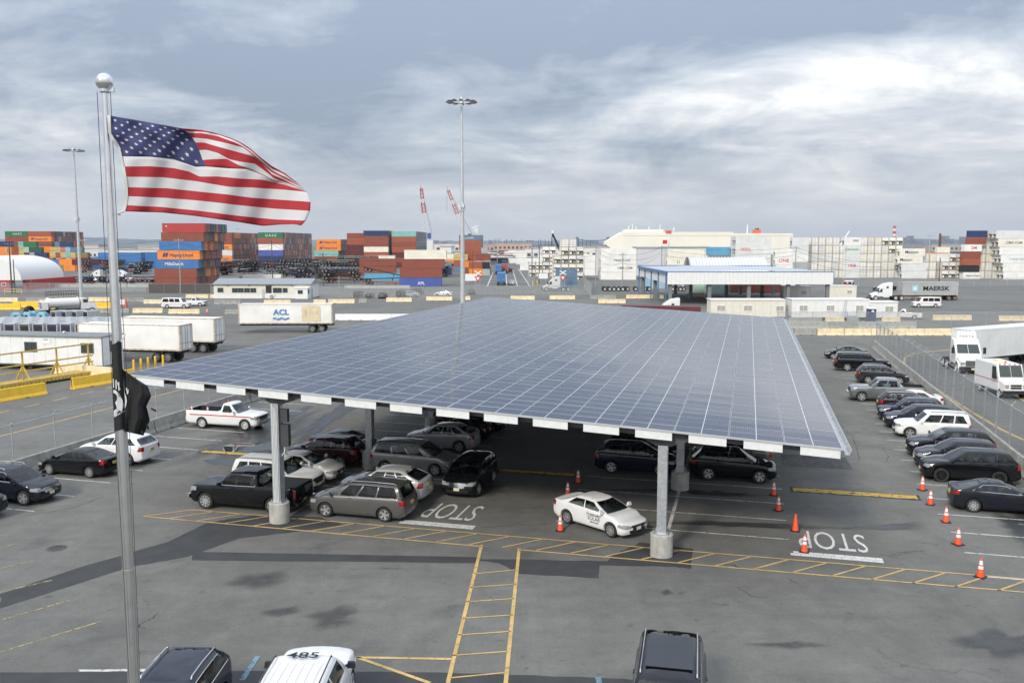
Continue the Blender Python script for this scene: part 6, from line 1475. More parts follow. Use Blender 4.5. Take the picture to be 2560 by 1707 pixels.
for i, (a, b, y, mt) in enumerate(BL):
    A0 = G(a, y); B0 = Vector((G(b, y).x, A0.y, 0)); cn = 'cream' if mt is CREAM else 'grey'
    wh = ['at the left edge', 'left of the tank lorry', 'behind the tank lorry', 'left of the flagpole behind the yellow row', 'right of the flagpole', 'with stencilled marks left of the passenger van', 'by the mesh-screened fence, left', 'at the left corner of the low white building', 'in front of the low white building', 'behind the white pickup', 'weathered, left of the low building yard', 'in front of the white pickup', 'short, below the guard booth', 'chipped, right of the guard booth', 'short, right of the chipped one', 'below the dark boxy SUV', 'left of the tall mast', 'short, at the foot of the tall mast', 'left behind the far canopy edge', 'numbered, behind the far canopy edge', 'left of the blue-roofed shed', 'under the near end of the blue-roofed shed', 'deep under the blue-roofed shed', 'nearest below the passenger van', 'right below the passenger van', 'nearest right of the flagpole', 'beside the blue-logo trailer', 'before the white trailers at right', 'below the ladder', 'below the blue toilet', 'alone below the small white pickup', 'at the right edge of the yard', 'grey, by the chain fence gate'][i]
    barrier('%s concrete barrier %s' % (cn, wh), A0, B0, mt, .86 if y < 770 else .84, BG, base=.6, top=.2)
# yellow barriers by the tank lorry and along the left road
for i, (a, b, y) in enumerate(((-20, 52, 774), (32, 126, 768), (85, 140, 774), (218, 300, 770))):
    A0 = G(a, y); B0 = Vector((G(b, y).x, A0.y, 0)); barrier('yellow concrete barrier behind the generator rows, %s from left' % ORD[i], A0, B0, YELLOW, 1.15, 'yellow barriers', base=.6, top=.25)
barrier('yellow concrete barrier nearest the camera on the left road', UV(-58.2, 55.0), UV(-57.0, 61.8), YELLOW, 1.0, 'yellow barriers')
barrier('yellow concrete barrier just left of the black flag', UV(-56.6, 64.4), UV(-55.2, 70.6), YELLOW, 1.0, 'yellow barriers')
barrier('cream slab barrier between the site trailer and the black flag', G(140, 934), G(290, 945), CREAM, 1.0, 'yellow barriers')
# yellow steel walkway frame
def yellow_frame():
    a = Vector(UV(-62.0, 61.0)); b = Vector(UV(-60.2, 72.4)); d = b - a; rz = math.atan2(d.y, d.x); Lf = d.length
    t = thing('steel_walkway', 'yellow steel walkway frame with railing and braces, left of the flagpole', 'walkway', a, rz)
    YS = mat('chipped_yellow_steel', (.66, .46, .10), .5, .1, var=.12, scale=2, dirt=.5, dcol=(.12, .08, .05))
    for y in (-.1, 1.3): m = MB(); m.b2((0, y, .20), (Lf, y + .14, .55)); m.obj('deck_beam', [YS], t)
    m = MB(); m.b2((0, .04, .46), (Lf, 1.3, .50)); m.obj('deck_plate', [YS], t)
    m = MB()
    for k in range(28): m.box((.3 + k * (Lf - .6) / 27, -.105, .30), (.10, .02, .07))
    m.obj('bolt_holes', [BLACK], t)
    for k in range(4):
        x = .5 + k * (Lf - 1.0) / 3
        m = MB(); m.tube((x, 1.0, .5), (x, 1.0, 3.0), .085, .085, 8); m.obj('post', [YS], t, 50)
        for dy in (-.9, .9): m = MB(); m.beam((x, 1.0, 1.75), (x + .0, 1.0 + dy, .5), .10, .10); m.obj('brace', [YS], t)
    for z in (3.0, 1.85, 1.25): m = MB(); m.beam((0, 1.0, z), (Lf, 1.0, z), .12, .12); m.obj('rail', [YS], t)
    for x in (.2, Lf - .2): m = MB(); m.b2((x - .3, -.2, 0), (x + .3, 1.5, .2)); m.obj('support_block', [DARKM], t)
yellow_frame()
for k, (x, y) in enumerate(((353, 925), (371, 922), (389, 919), (408, 915), (335, 928))):
    q = G(x, y); o = MB(); o.tube((0, 0, 0), (0, 0, 1.1), .11, .11, 12); o.lathe([(.11, 1.1), (.08, 1.17), (.001, 1.19)], 12); tag(o.obj('bollard', [YELLOW], None, 40, False, q), 'short yellow steel bollard, %s from right behind the canopy corner' % ORD[k], 'bollard', 'yellow bollards')
# yellow gate barrier far left
q = G(12, 735); t = thing('gate_rail', 'yellow tubular gate rail by the utility poles, far left', 'barrier', q); x1 = G(55, 735).x - q.x; o = MB()
for x in (0, x1): o.tube((x, 0, 0), (x, 0, 1.25), .09, .09, 6)
for z in (.6, 1.2): o.tube((0, 0, z), (x1, 0, z), .07, .07, 6)
o.obj('frame', [mat('pale_yellow_paint', (.70, .55, .22), .6)], t)
# low wall + fence of the cross road, left part (concrete foot wall along the yard)
def yrow(desc, y, a, b, mt, n, group, h=.8):
    A0 = G(a, y); B0 = Vector((G(b, y).x, A0.y, 0)); barrier_row(desc, A0, B0, mt, 6.1, h, group, 'from left', .05, n=n)
yrow('pale concrete block along the far cross road', 718, 60, 520, CONC, 16, 'concrete blocks along the far cross road', .95)
yrow('low concrete block below the chassis piles', 721, 860, 1025, CONC, 6, 'concrete blocks below the chassis piles', .85)
for nm, y, a, b, h in (('chain link fence along the far yard left of the mesh screen', 731, -20, 365, 2.4), ('chain link fence in front of the far car row', 746, 800, 1160, 2.6), ('chain link fence along the cross road in the centre', 738, 1165, 1475, 2.4), ('chain link fence before the white stacks at right', 716, 2105, 2600, 2.4)):
    A0 = G(a, y); B0 = Vector((G(b, y).x, A0.y, 0)); fence(nm, A0, B0, h, 5.0, 0, False, r=.05)
A0 = G(372, 733); fence('fence with dark windscreen cloth left of the low white building', A0, Vector((G(527, 733).x, A0.y, 0)), 2.4, 4, 0, False, slats=mat('windscreen_cloth', (.10, .09, .085), .9))
A0 = G(1457, 715); fence('short chain link gate fence left of the blue-roofed shed', A0, G(1478, 742), 3.0, 4, 0, False, r=.05)
A0 = G(1318, 705); fence('short chain link fence by the railway crossing sign', A0, G(1336, 718), 2.4, 4, 0, False, r=.05)
# cross barriers and fence beyond the right end of the lot
a0 = G(2010, 838); b0 = G(2402, 842)
barrier_row('cream concrete barrier at the far end of the lot', Vector((G(2052, 841).x, a0.y, 0)), Vector((G(2392, 841).x, a0.y, 0)), CREAM, 5, .95, 'cream barriers at the far end of the lot', 'from left', n=5)
barrier_row('grey concrete barrier at the far end of the lot', Vector((G(1930, 839).x, a0.y + .5, 0)), Vector((G(2050, 839).x, a0.y + .5, 0)), CONC_GREY, 5, .95, 'grey barriers at the far end of the lot', 'from left', n=2)
aa = G(1900, 820); barrier_row('pale concrete barrier in the second line before the trailers', Vector((G(1925, 820).x, aa.y, 0)), Vector((G(2290, 820).x, aa.y, 0)), [CONC, CONC, CONC_GREY], 6, 1.0, 'second line of barriers before the trailers', 'from left', n=5)
fence('chain link fence along the far end of the lot', Vector((G(1925, 822).x, a0.y + 5.5, 0)), Vector((G(2600, 822).x, a0.y + 5.5, 0)), 2.2, 5, .6, False, r=.035)
# fence running behind the canopy's left side
yb = G(950, 803); barrier_row('white concrete barrier behind the left edge of the canopy', G(800, 800), Vector((G(1160, 800).x, G(800, 800).y, 0)), WHITE, 6, 1.0, 'white barriers behind the canopy', 'from left', n=6)
# ---------------------------------------------------------------- low white building and guard booth
def low_building():
    p = G(535, 746); x1 = G(776, 746).x; L_ = x1 - p.x; D = 9.0; h = 3.25
    t = thing('site_building', 'long low white metal building with grey roof and dark windows', 'building', (p.x, p.y, 0))
    m = MB(); m.b2((.05, .06, 0), (L_ - .05, D, h - .02)); m.obj('core', [WHITE], t)
    for i in range(18): m = MB(); m.b2((i * L_ / 18 + .012, 0, .9), ((i + 1) * L_ / 18 - .012, .055, h - .02)); m.obj('wall_panel', [CREAMW], t)
    m = MB(); m.b2((0, -.02, 0), (L_, .05, .88)); m.obj('base_wall', [WHITE], t)
    m = MB(); m.prism([(-.35, h - .02), (D / 2, h + 1.15), (D + .3, h - .02)], -.3, L_ + .3, 0, 'YZ'); m.obj('roof', [mat('grey_metal_roof', (.36, .38, .40), .45, .3, var=.08)], t, fix=True)
    m = MB()
    for i in range(36): x = -.2 + i * (L_ + .4) / 35; m.beam((x, -.34, h + .015), (x, D / 2, h + 1.19), .06, .05)
    m.obj('roof_seams', [mat('grey_metal_roof', (.36, .38, .40))], t)
    m = MB(); m.b2((-.3, -.42, h - .12), (L_ + .3, -.35, h + .02)); m.obj('eave_trim', [GREY_TRIM], t)
    dk = mat('dark_window_frame', (.10, .12, .12))
    for f, w, hh, z in ((.07, 1.2, .9, 1.9), (.22, 1.2, .9, 1.85), (.28, 1.2, .9, 1.85), (.345, 1.2, .9, 1.85), (.41, 1.2, .9, 1.85), (.66, 1.9, 1.0, 1.85), (.74, 1.0, .9, 1.85)): window(t, f * L_, 0, z, w, hh)
    m = MB(); m.b2((.54 * L_, -.06, 1.2), (.60 * L_, -.02, 2.9)); m.obj('dark_opening', [BLACK], t)
    m = MB(); m.b2((.50 * L_, -.06, 0), (.53 * L_, -.02, 2.1)); d_ = m.obj('door', [mat('door_grey', (.5, .5, .48))], t)
    m = MB(); m.b2((L_ + .02, 1.5, 0), (L_ + .06, 2.5, 2.2)); m.obj('door', [mat('door_grey', (.5, .5, .48))], t)
    for k in range(4): m = MB(); m.box((L_ * (.15 + .22 * k), -.15, 2.95), (.25, .2, .18)); m.obj('wall_lamp', [DARKM], t)
low_building()
q = G(738, 747); w_ = G(769, 747).x - q.x
t = thing('guard_booth', 'small white guard booth with a window beside the low building', 'booth', q); m = MB(); m.b2((0, 0, 0), (w_, w_ * .8, 2.35)); m.obj('walls', [WHITE], t); m = MB(); m.b2((-.15, -.15, 2.35), (w_ + .15, w_ * .8 + .15, 2.48)); m.obj('roof', [WHITE], t); window(t, w_ * .42, 0, 1.55, 1.0, .7); window(t, w_, .9, 1.55, .6, .7, side='right')
q = G(787, 740); t = thing('meter_cabinet', 'beige electrical cabinet beside the low white building', 'cabinet', q); m = MB(); m.b2((0, 0, 0), (.9, .7, 2.3)); m.obj('cabinet_body', [CREAM], t); m = MB(); m.b2((.1, -.03, .4), (.8, -.01, 1.5)); m.obj('door', [DARKM], t)
# ---------------------------------------------------------------- white trailers at right, blue-roofed shed, round-roofed hut
q0 = G(1776, 800); Lt = G(1962, 800).x - q0.x
site_trailer('cream site trailer, left of the pair behind the canopy', (q0.x, q0.y, 0), 0, Lt, 3.2, 2.75, .6, CREAMW, WHITE, [(Lt * .14, 1.35, 1.3, .8), (Lt * .50, 1.35, 1.3, .8), (Lt * .93, 1.3, 1.2, .8)], group='white trailers behind the canopy', ac=True)
q0 = G(1979, 801); Lt = G(2171, 801).x - q0.x
tl = site_trailer('white site trailer with a ladder leaning on it', (q0.x, q0.y, 0), 0, Lt, 3.4, 2.85, .6, WHITE, WHITE, [(Lt * .15, 1.4, 1.25, .85), (Lt * .50, 1.4, 1.25, .85), (Lt * .88, 1.4, 1.2, .85)], [(1.6, 1.5, .7, 1.0)], group='white trailers behind the canopy')
m = MB()
for s_ in (-.22, .22): m.tube((Lt * .60 + s_ + .0, -1.3, 0), (Lt * .70 + s_ * .7, .0, 3.3), .035, .035, 6)
for k in range(11): f = (k + .5) / 11; m.tube((Lt * (.60 + .10 * f) - .2, -1.3 + 1.3 * f, 3.3 * f), (Lt * (.60 + .10 * f) + .2, -1.3 + 1.3 * f, 3.3 * f), .02, .02, 5)
t = thing('ladder', 'aluminium ladder leaning on the white site trailer', 'ladder', (q0.x, q0.y, 0)); m.obj('rails_and_rungs', [ALU], t)
q1 = G(2174, 799); Lt = G(2246, 799).x - q1.x
site_trailer('short white cabin at the right end of the trailers', (q1.x, q1.y + .6, 0), 0, Lt, 3.0, 2.55, .35, WHITE, WHITE, [(Lt * .72, 1.35, 1.3, .85)], group='white trailers behind the canopy')
m = MB(); q2 = G(2120, 803)
t = thing('entry_steps', 'grey steel entry steps in front of the white trailer', 'steps', q2); 
for k in range(4): m = MB(); m.b2((0, k * .3, k * .2), (1.8, k * .3 + .3, k * .2 + .2)); m.obj('step', [STEEL], t)
m = MB()
for x in (0, 1.8): m.path([(x, 0, .2), (x, 0, 1.1), (x, 1.2, 1.9), (x, 1.2, .8)], .03)
m.obj('handrail', [STEEL], t)
def toilet(label, p, col, rz=0):
    t = thing('portable_toilet', label, 'portable toilet', p, rz, 'portable toilets'); cm = mat('toilet_' + str(col[2]), col, .5)
    m = MB(); m.b2((-.58, -.58, .1), (.58, .58, 2.1)); m.obj('cabin', [cm], t); m = MB(); m.b2((-.45, -.62, .15), (.45, -.585, 2.0)); d_ = m.obj('door', [cm], t); m = MB(); m.box((0, -.635, 1.75), (.4, .02, .3)); m.obj('notice', [WHITE], d_)
    m = MB(); m.lathe([(.82, 2.1), (.75, 2.25), (.3, 2.38), (.001, 2.4)], 4); o = m.obj('roof', [WHITE], t); o.rotation_euler = (0, 0, R(45)); m = MB(); m.b2((-.62, -.62, 0), (.62, .62, .1)); m.obj('skid', [BLACK], t)
toilet('dark blue portable toilet with white roof beside the white trailer', G(2177, 804), (.02, .035, .11))
toilet('far brown portable toilet beyond the shed', G(2116, 723), (.22, .05, .03)); toilet('far blue portable toilet beyond the shed', G(2127, 723), (.025, .04, .13))
for k, (a, b, y) in enumerate(((1958, 2026, 748), (2072, 2140, 746))):
    q = G(a, y + 3); L2 = G(b, y + 3).x - q.x; site_trailer('cream trailer partly hidden behind the front pair, %s' % ('left one' if k == 0 else 'right one'), (q.x, q.y, 0), 0, L2, 3.0, 2.6, .5, CREAMW, WHITE, [(L2 * .75, 1.2, 1.0, .7)], group='white trailers behind the canopy')
def shed():
    Yf = 182.0; x0 = at(1668, 690, Yf).x; x1 = at(2084, 690, Yf).x; Yb = 222.0; zt_ = at(1700, 680, Yf).z; zb_ = at(1700, 711, Yf).z; L_ = x1 - x0
    t = thing('truck_canopy', 'large open truck shed with white fascia and blue roof edges', 'shed', ((x0 + x1) / 2, (Yf + Yb) / 2, 0)); ox, oy = (x0 + x1) / 2, (Yf + Yb) / 2
    D = Yb - Yf; hx = L_ / 2; hy = D / 2
    n = 40
    for i in range(n): m = MB(); a = -hx + i * L_ / n; m.b2((a + .01, -hy, zb_), (a + L_ / n - .01, -hy + .12, zt_)); m.obj('fascia_panel', [WHITE], t)
    m = MB()
    for i in range(30): b = -hy + .12 + i * (D - .12) / 30; m.b2((-hx, b + .01, zb_ + .2), (-hx + .12, b + D / 30 - .02, zt_ - .35))
    stuff(m.obj('side_fascia_panels', [WHITE], t))
    m = MB(); m.b2((-hx - .05, -hy - .06, zt_ - .02), (hx + .05, -hy + .14, zt_ + .12)); m.b2((hx - .02, -hy - .06, zb_), (hx + .08, -hy + .0, zt_ - .03)); m.b2((-hx - .08, -hy - .06, zb_), (-hx + .02, -hy, zt_ - .03)); m.obj('front_trim', [BLUE_STEEL], t)
    m = MB(); m.b2((-hx - .5, -hy, zt_ - .35), (-hx + .10, hy, zt_ + .15)); m.obj('side_gutter', [BLUE_STEEL], t)
    m = MB(); m.b2((-hx - .3, hy - .3, zt_ + .16), (hx, hy, zt_ + .34)); m.obj('rear_trim', [BLUE_STEEL], t)
    m = MB(); zr = zt_ + .42; m.add([(-hx + .1, -hy + .14, zt_ - .04), (0, -hy + .14, zr), (hx, -hy + .14, zt_ - .04), (hx, hy - .3, zt_ - .04), (0, hy - .3, zr), (-hx + .1, hy - .3, zt_ - .04)], [(0, 1, 4, 5), (1, 2, 3, 4)]); m.obj('roof_sheet', [mat('pale_roof_sheet', (.52, .54, .58), .4, .2, var=.06)], t)
    for i in range(5):
        for j, y in enumerate((-hy + 1.0, 0, hy - 1.0)):
            x = -hx + .8 + i * (L_ - 1.6) / 4; m = MB(); m.b2((x - .35, y - .35, 0), (x + .35, y + .35, zb_ + .5)); m.obj('column', [mat('shed_column_grey', (.20, .21, .22), .6)], t)
    for j in range(5): y = -hy + .6 + j * (D - 1.2) / 4; m = MB(); m.b2((-hx - .25, y - .12, 0), (-hx - .02, y + .12, zt_ - .36)); m.obj('blue_post', [BLUE_STEEL], t)
shed()
def hut():
    Yh = 236; x0 = at(1729, 650, Yh).x; x1 = at(1924, 650, Yh).x; zt_ = at(1750, 643, Yh).z; r_ = 6.2
    t = thing('arched_hut', 'arched corrugated white metal hut behind the blue-edged shed', 'hut', ((x0 + x1) / 2, Yh + r_, 0)); hx = (x1 - x0) / 2
    m = MB(); n = 48; K = 18; P = []
    for i in range(n + 1):
        x = -hx + 2 * hx * i / n; f = 1 - .04 * (i % 2); P.append([(x, -r_ * f * math.cos(math.pi * k / K), zt_ * f * math.sin(math.pi * k / K)) for k in range(K + 1)])
    m.grid(P); m.obj('arched_shell', [mat('pale_corrugated_metal', (.66, .68, .72), .4, .2, var=.05)], t, 60, True)
    m = MB(); m.add([(-hx + .4, 0, 0)] + [(-hx + .4, -r_ * .97 * math.cos(math.pi * k / K), zt_ * .97 * math.sin(math.pi * k / K)) for k in range(K + 1)], [(0, k + 1, k + 2) for k in range(K)]); m.obj('end_wall', [mat('dark_end_wall', (.16, .16, .15), .8)], t)
hut()
# containers under the shed
for k, (a, b, y, cl) in enumerate(((1770, 1816, 733, 'mint'), (1828, 1866, 733, 'rust'), (1870, 1889, 733, 'rust'), (1897, 1930, 733, 'rust'), (1738, 1752, 731, 'mint'), (1610, 1638, 722, 'sky'), (1934, 1968, 731, 'lgrey'))):
    q = G(a, y); Lc = max(6.06, G(b, y).x - q.x); cont('%s container seen through the open shed, %s' % ({'mint': 'mint green', 'rust': 'rust red', 'sky': 'pale blue', 'lgrey': 'pale grey'}[cl], ['left of centre', 'nearest the middle', 'between two columns', 'right of the middle', 'by the yellow pump', 'behind the blue posts', 'near the right column'][k]), (q.x + Lc / 2, q.y + 3 + k * .0, 0), cl, round(Lc, 2), 2.59, 0, group='containers seen through the shed')
TYR = MB(); TYR.lathe([(.28, -.14), (.46, -.16), (.52, -.1), (.52, .1), (.46, .16), (.28, .14)], 16, 0, 'Y', (0, 0, .52)); TYR.lathe([(.001, -.05), (.29, -.10)], 12, 1, 'Y', (0, 0, .52)); tym = TYR.mesh('truck_tyre', [RUBBER, RIMW], 40)
tx = [1512, 1524, 1535, 1546, 1557, 1569, 1589, 1612, 1623, 1682, 1691, 1701, 1709]
for k, x in enumerate(tx):
    q = G(x, 728); t = thing('wheel_set', 'axle with black lorry wheels, %s from left before the white stacks' % ORD[k], 'wheel set', (q.x, q.y, 0), random.uniform(-.2, .2), 'row of lorry axles'); t.scale = (1.15,) * 3; link('wheel', tym, t); link('wheel', tym, t, (0, 1.9, 0)); m = MB(); m.tube((0, 0, .52), (0, 1.9, .52), .09, .09, 8); m.obj('axle', [DARKM], t)
# maroon container and white lorry roof right behind the canopy edge
q = G(1668, 792); cont('dark red container whose roof shows just behind the canopy edge', (at(1668, 770, 139).x - 1, 139, .3), 'maroon', 12.19, 2.59, R(-14.8), group='containers behind the canopy')
q = G(1770, 800); tractor('white lorry tractor half hidden behind the right part of the canopy', (q.x - 10.2, q.y - 4.0, 0), math.pi - R(4), group=None)
# ---------------------------------------------------------------- container yards
REST = {}
def rest_add(key, c, L, H, rz=0):
    """containers past the limit: joined per stack"""
    REST.setdefault(key, []).append((c, L, H))
CNAME = dict(brown='brown', rust='rust red', maroon='maroon', red='bright red', orange='orange', blue='blue', navy='navy blue', lblue='light blue', teal='pale teal', green='green', dgreen='dark green', yellow='tan yellow', olive='olive', grey='grey', lgrey='pale grey', white='white', cream='cream', pink='pinkish red', steel='steel blue', sky='pale blue', mint='mint green', apl='royal blue', black='black')
HL = [('Hapag-Lloyd', 1.35, .8, -.05, TXB)]
def hapag(o, dx=-4.3, m=None):
    b = MB()
    for k in range(2): b.add([(dx + k * .75 - .35, -1.25, .75), (dx + k * .75 + .25, -1.25, .75), (dx + k * .75 + .65, -1.25, 1.9), (dx + k * .75 + .05, -1.25, 1.9)], [(0, 1, 2, 3)])
    b.obj('logo', [m or TXB], o)
def stack(name, px_l, Y, cols, L=12.19, H=2.59, deep=1, things=1, offs=None, pal=None, group='stacked containers of the left yard', texts=None, kind='dry', zoff=0):
    """cols: colours bottom to top; px_l: photo column of the left edge; the front faces the camera"""
    pal = pal or ['brown', 'rust', 'maroon', 'brown', 'rust', 'orange', 'grey', 'dgreen', 'brown', 'navy']
    X0 = at(px_l, 650, Y).x; n = len(cols)
    for d in range(deep):
        for k, cl in enumerate(cols):
            if d: 
                if random.random() < .0: continue
                cl = random.choice(pal)
            ox = (offs[k] if offs else 0) + random.uniform(-.06, .06)
            p = (X0 + L / 2 + ox, Y + 1.22 + d * 2.52, zoff + k * (H + .05))
            if d < things:
                tier = 'bottom' if k == 0 else ('top' if k == n - 1 else ORD[k])
                lab = '%s box, %s tier%s, %s' % (CNAME[cl], tier, '' if d == 0 else ', %s row back' % ORD[d], name)
                o = cont(lab, p, cl, L, H, 0, kind, group, texts.get(k) if texts and d == 0 else None)
                if texts and d == 0 and k in texts and texts[k] is HL: hapag(o)
            else: REST.setdefault(cl, []).append((p, L, H))
stack('tall stack topped by bright red', 384, 259, ['brown', 'brown', 'blue', 'orange', 'blue', 'brown', 'red'], H=2.55, deep=8, things=4, offs=[0, .1, .7, 1.2, 1.8, 2.4, 2.9], pal=['brown', 'dgreen', 'rust', 'orange', 'navy', 'brown', 'maroon'], texts={3: HL, 2: [('MillsDutch', 1.25, -.9, 0, TXW)], 6: [('IIII', .5, -4.9, .4, TXW)]})
stack('brown-topped stack with cream tier below flag tip', 521, 455, ['brown', 'orange', 'lgrey', 'orange', 'brown', 'brown'], H=2.9, deep=19, things=1, texts={1: HL, 3: HL})
stack('stack topped by green lettered container', 647, 450, ['navy', 'navy', 'apl', 'white', 'rust', 'green'], H=2.9, deep=26, things=1, texts={5: [('U A S C', 1.7, .3, -.1, TXW)]})
stack('stack with two orange containers on top', 786, 452, ['teal', 'brown', 'teal', 'orange', 'orange'], H=2.8, deep=9, things=1, offs=[0, 0, 0, 1.2, 1.2], texts={3: HL, 4: HL}, pal=['brown', 'rust', 'red', 'brown', 'green'])
stack('plain brown stack left of the navy-topped stack', 868, 456, ['brown', 'maroon', 'maroon', 'maroon', 'rust', 'brown'], H=2.85, deep=2, things=1)
stack('navy-topped stack in the left yard', 910, 446, ['brown', 'rust', 'rust', 'cream', 'brown', 'brown', 'navy'], H=2.6, deep=7, things=1)
stack('teal-topped stack in the left yard', 980, 448, ['maroon', 'brown', 'maroon', 'rust', 'brown', 'rust', 'teal'], H=2.55, deep=22, things=1, pal=['grey', 'steel', 'brown', 'dgreen', 'grey'])
stack('slate-topped stack right of the tall mast', 1148, 500, ['rust', 'rust', 'rust', 'rust', 'rust', 'steel'], H=2.75, deep=14, things=1, pal=['grey', 'steel', 'dgreen', 'grey'])
stack('royal blue and brown stack behind far cars', 999, 259, ['apl', 'brown', 'brown', 'cream'], H=2.59, offs=[-.2, .0, .6, 1.3], texts={0: [('APL', 1.25, .3, -.4, TXW)]})
stack('low brown pair beside the leaning chassis', 898, 300, ['lblue', 'brown', 'brown'], H=2.4, offs=[1.6, 0, 0])
stack('short cream block above the leaning chassis', 946, 330, ['cream', 'cream', 'cream'], L=6.06)
# far left yard
stack('far left stack under green lettered container', 16, 470, ['brown', 'brown', 'rust', 'brown', 'brown', 'brown', 'green'], deep=3, things=1, texts={6: [('U A S C', 1.4, .3, -.1, TXW)]})
stack('far left stack with orange second tier', 73, 470, ['brown', 'orange', 'orange', 'orange', 'brown', 'orange', 'rust'], deep=14, things=1, texts={5: HL})
stack('navy and orange stack at the left edge', -32, 440, ['orange', 'rust', 'orange', 'orange', 'navy'], deep=1)
ROWS = [ # tier, list of (photo x, 'e' end-on or 's' side-on, colour)
 (4, [(48, 'e', 'teal'), (61, 's', 'green'), (139, 'e', 'steel'), (150, 's', 'navy')]),
 (3, [(48.5, 'e', 'yellow'), (61, 'e', 'mint'), (74, 's', 'dgreen'), (127, 'e', 'yellow'), (139.5, 'e', 'yellow'), (152, 'e', 'pink'), (164, 'e', 'sky'), (176, 's', 'steel')]),
 (2, [(48.5, 'e', 'yellow'), (61.5, 'e', 'maroon'), (74.5, 'e', 'grey'), (87, 's', 'navy'), (127, 'e', 'yellow'), (139.5, 'e', 'brown'), (152, 'e', 'yellow'), (164.5, 'e', 'teal'), (176.5, 'e', 'yellow'), (189, 's', 'olive')]),
 (1, [(70, 's', 'brown'), (103, 's', 'rust'), (140, 'e', 'orange'), (152, 'e', 'rust'), (165, 'e', 'yellow'), (177, 'e', 'pink'), (190, 's', 'maroon')]),
 (0, [(48, 's', 'brown'), (84, 's', 'rust'), (118, 's', 'olive'), (152, 's', 'orange'), (186, 's', 'maroon')])]
for tier, lst in ROWS:
    for x, kd, cl in lst:
        Y = 438; X0 = at(x, 650, Y).x
        lab = '%s short container %s on %s tier, %s along the far left block' % (CNAME[cl], 'end-on' if kd == 'e' else 'side-on', ['bottom', 'second', 'third', 'fourth', 'top'][tier], ORD[[q[0] for q in lst].index(x)])
        if kd == 'e': cont(lab, (X0 + 1.22, Y + 3, tier * 2.6), cl, 6.06, 2.59, R(-90), group='short containers of the far left block')
        else: cont(lab, (X0 + 3.03, Y + 1.2, tier * 2.6), cl, 6.06, 2.59, 0, group='short containers of the far left block')
for (x, cl, tier, L) in ((118, 'blue', 1, 6.06), (150, 'orange', 1, 6.06), (183, 'maroon', 1, 12.19), (128, 'olive', 0, 6.06), (160, 'orange', 0, 6.06), (190, 'brown', 0, 6.06)):
    Y = 402; cont('%s container, %s of two tiers before far left block, %s' % (CNAME[cl], ['lower', 'upper'][tier], {118: 'left end', 150: 'middle', 183: 'right end', 128: 'left end', 160: 'middle', 190: 'right end'}[x]), (at(x, 650, Y).x + L / 2, Y, tier * 2.6), cl, L, 2.59, group='front rows before the far left block')
# blue blocks behind the flagpole
for k, (x, Y, n) in enumerate(((246, 430, 3), (288, 425, 3), (322, 455, 2), (352, 440, 3), (222, 440, 2))):
    stack('blue block behind the flagpole, %s from left' % ['second', 'third', 'fourth', 'fifth', 'first'][k], x, Y, ['blue'] * n, L=12.19 if k not in (2, 4) else 6.06, H=2.59, deep=2, things=1, pal=['blue', 'navy'])
# blue stacks behind the central white tractor
stack('pair behind the white bobtail tractor', 1390, 254, ['steel', 'steel'], L=6.06 if False else 6.06, group='containers of the central yard')
# ---------------- reefer yard on the right
RG = 'stacked white reefer containers'
def rstack(name, px_l, Y, n, L=12.19, H=2.9, deep=1, things=1, cols=None, texts=None, offs=None): stack(name, px_l, Y, cols or ['white'] * n, L, H, deep, things, offs, ['white', 'cream', 'lgrey', 'white'], RG, texts, 'reefer')
rstack('white stack lettered grey, left of shed', 1502, 306, 4, H=2.62, deep=5, things=2, texts={2: [('Hapag-Lloyd', 1.1, 1.2, 0, TXG)], 1: [('CMA CGM', 1.1, 2.2, 0, TXG)]})
rstack('white stack behind shed with spaced letters', 1668, 300, 4, H=2.55, deep=3, things=1, texts={2: [('U   A   S   C', 1.5, 1.0, -.3, TXG)]}, cols=['white', 'white', 'cream', 'cream'])
stack('light blue container above the arched hut', 1769, 312, ['lblue'], L=7.8, H=2.8, zoff=8.3, group='containers of the right yard', texts={})
rstack('tall pale stack lettered red behind arched hut', 1838, 306, 5, deep=3, things=2, cols=['white', 'white', 'lgrey', 'lgrey', 'lgrey'], texts={3: [('OOCL', 1.3, -2.6, 0, TXR)]})
rstack('narrow white stack with magenta lettering', 1937, 300, 4, L=6.06, H=2.6, texts={2: [('ONE', 1.7, 0, 0, TXM)]})
rstack('grey stack beside the end-on columns', 1978, 318, 5, L=4.6 if False else 6.06, H=2.85, cols=['lgrey', 'grey', 'white', 'lgrey', 'lgrey'])
def ecols(name, px0, Y, ncol, nt, H=2.87, doors=True, reef=(), miss=(), start=0, cols=('white', 'cream', 'white', 'white', 'lgrey')):
    for c_ in range(ncol):
        for k in range(nt):
            if (c_, k) in miss: continue
            X0 = at(px0, 650, Y).x + c_ * 2.54 + 1.22
            mach = (c_, k) in reef
            lab = 'white reefer %s, %s column, %s tier, %s' % ('machinery end' if mach else 'door end', ORD[c_], 'bottom' if k == 0 else ('top' if k == nt - 1 else ORD[k]), name)
            cont(lab, (X0 + random.uniform(-.03, .03), Y + 6.1, start + k * (H + .05)), random.choice(cols), 12.19, H, R(90) if mach else R(-90), 'reefer', RG, None, 1)
ecols('block right of magenta lettering', 2010, 322, 6, 5, miss=((5, 4),))
rstack('grey stack with green and magenta lettering', 2108, 322, 5, L=6.06, H=2.87, cols=['lgrey', 'lgrey', 'lgrey', 'lgrey', 'white'], texts={3: [('EVERGREEN', .95, 0, -.1, TXGR)], 1: [('ONE', 1.4, .2, 0, TXM)], 4: [('UASC', .9, 1.2, .2, TXB)]})
ecols('block left of blue lettered pair', 2150, 322, 6, 5, reef=((5, 4), (4, 4), (3, 4), (5, 3), (4, 3), (5, 1)))
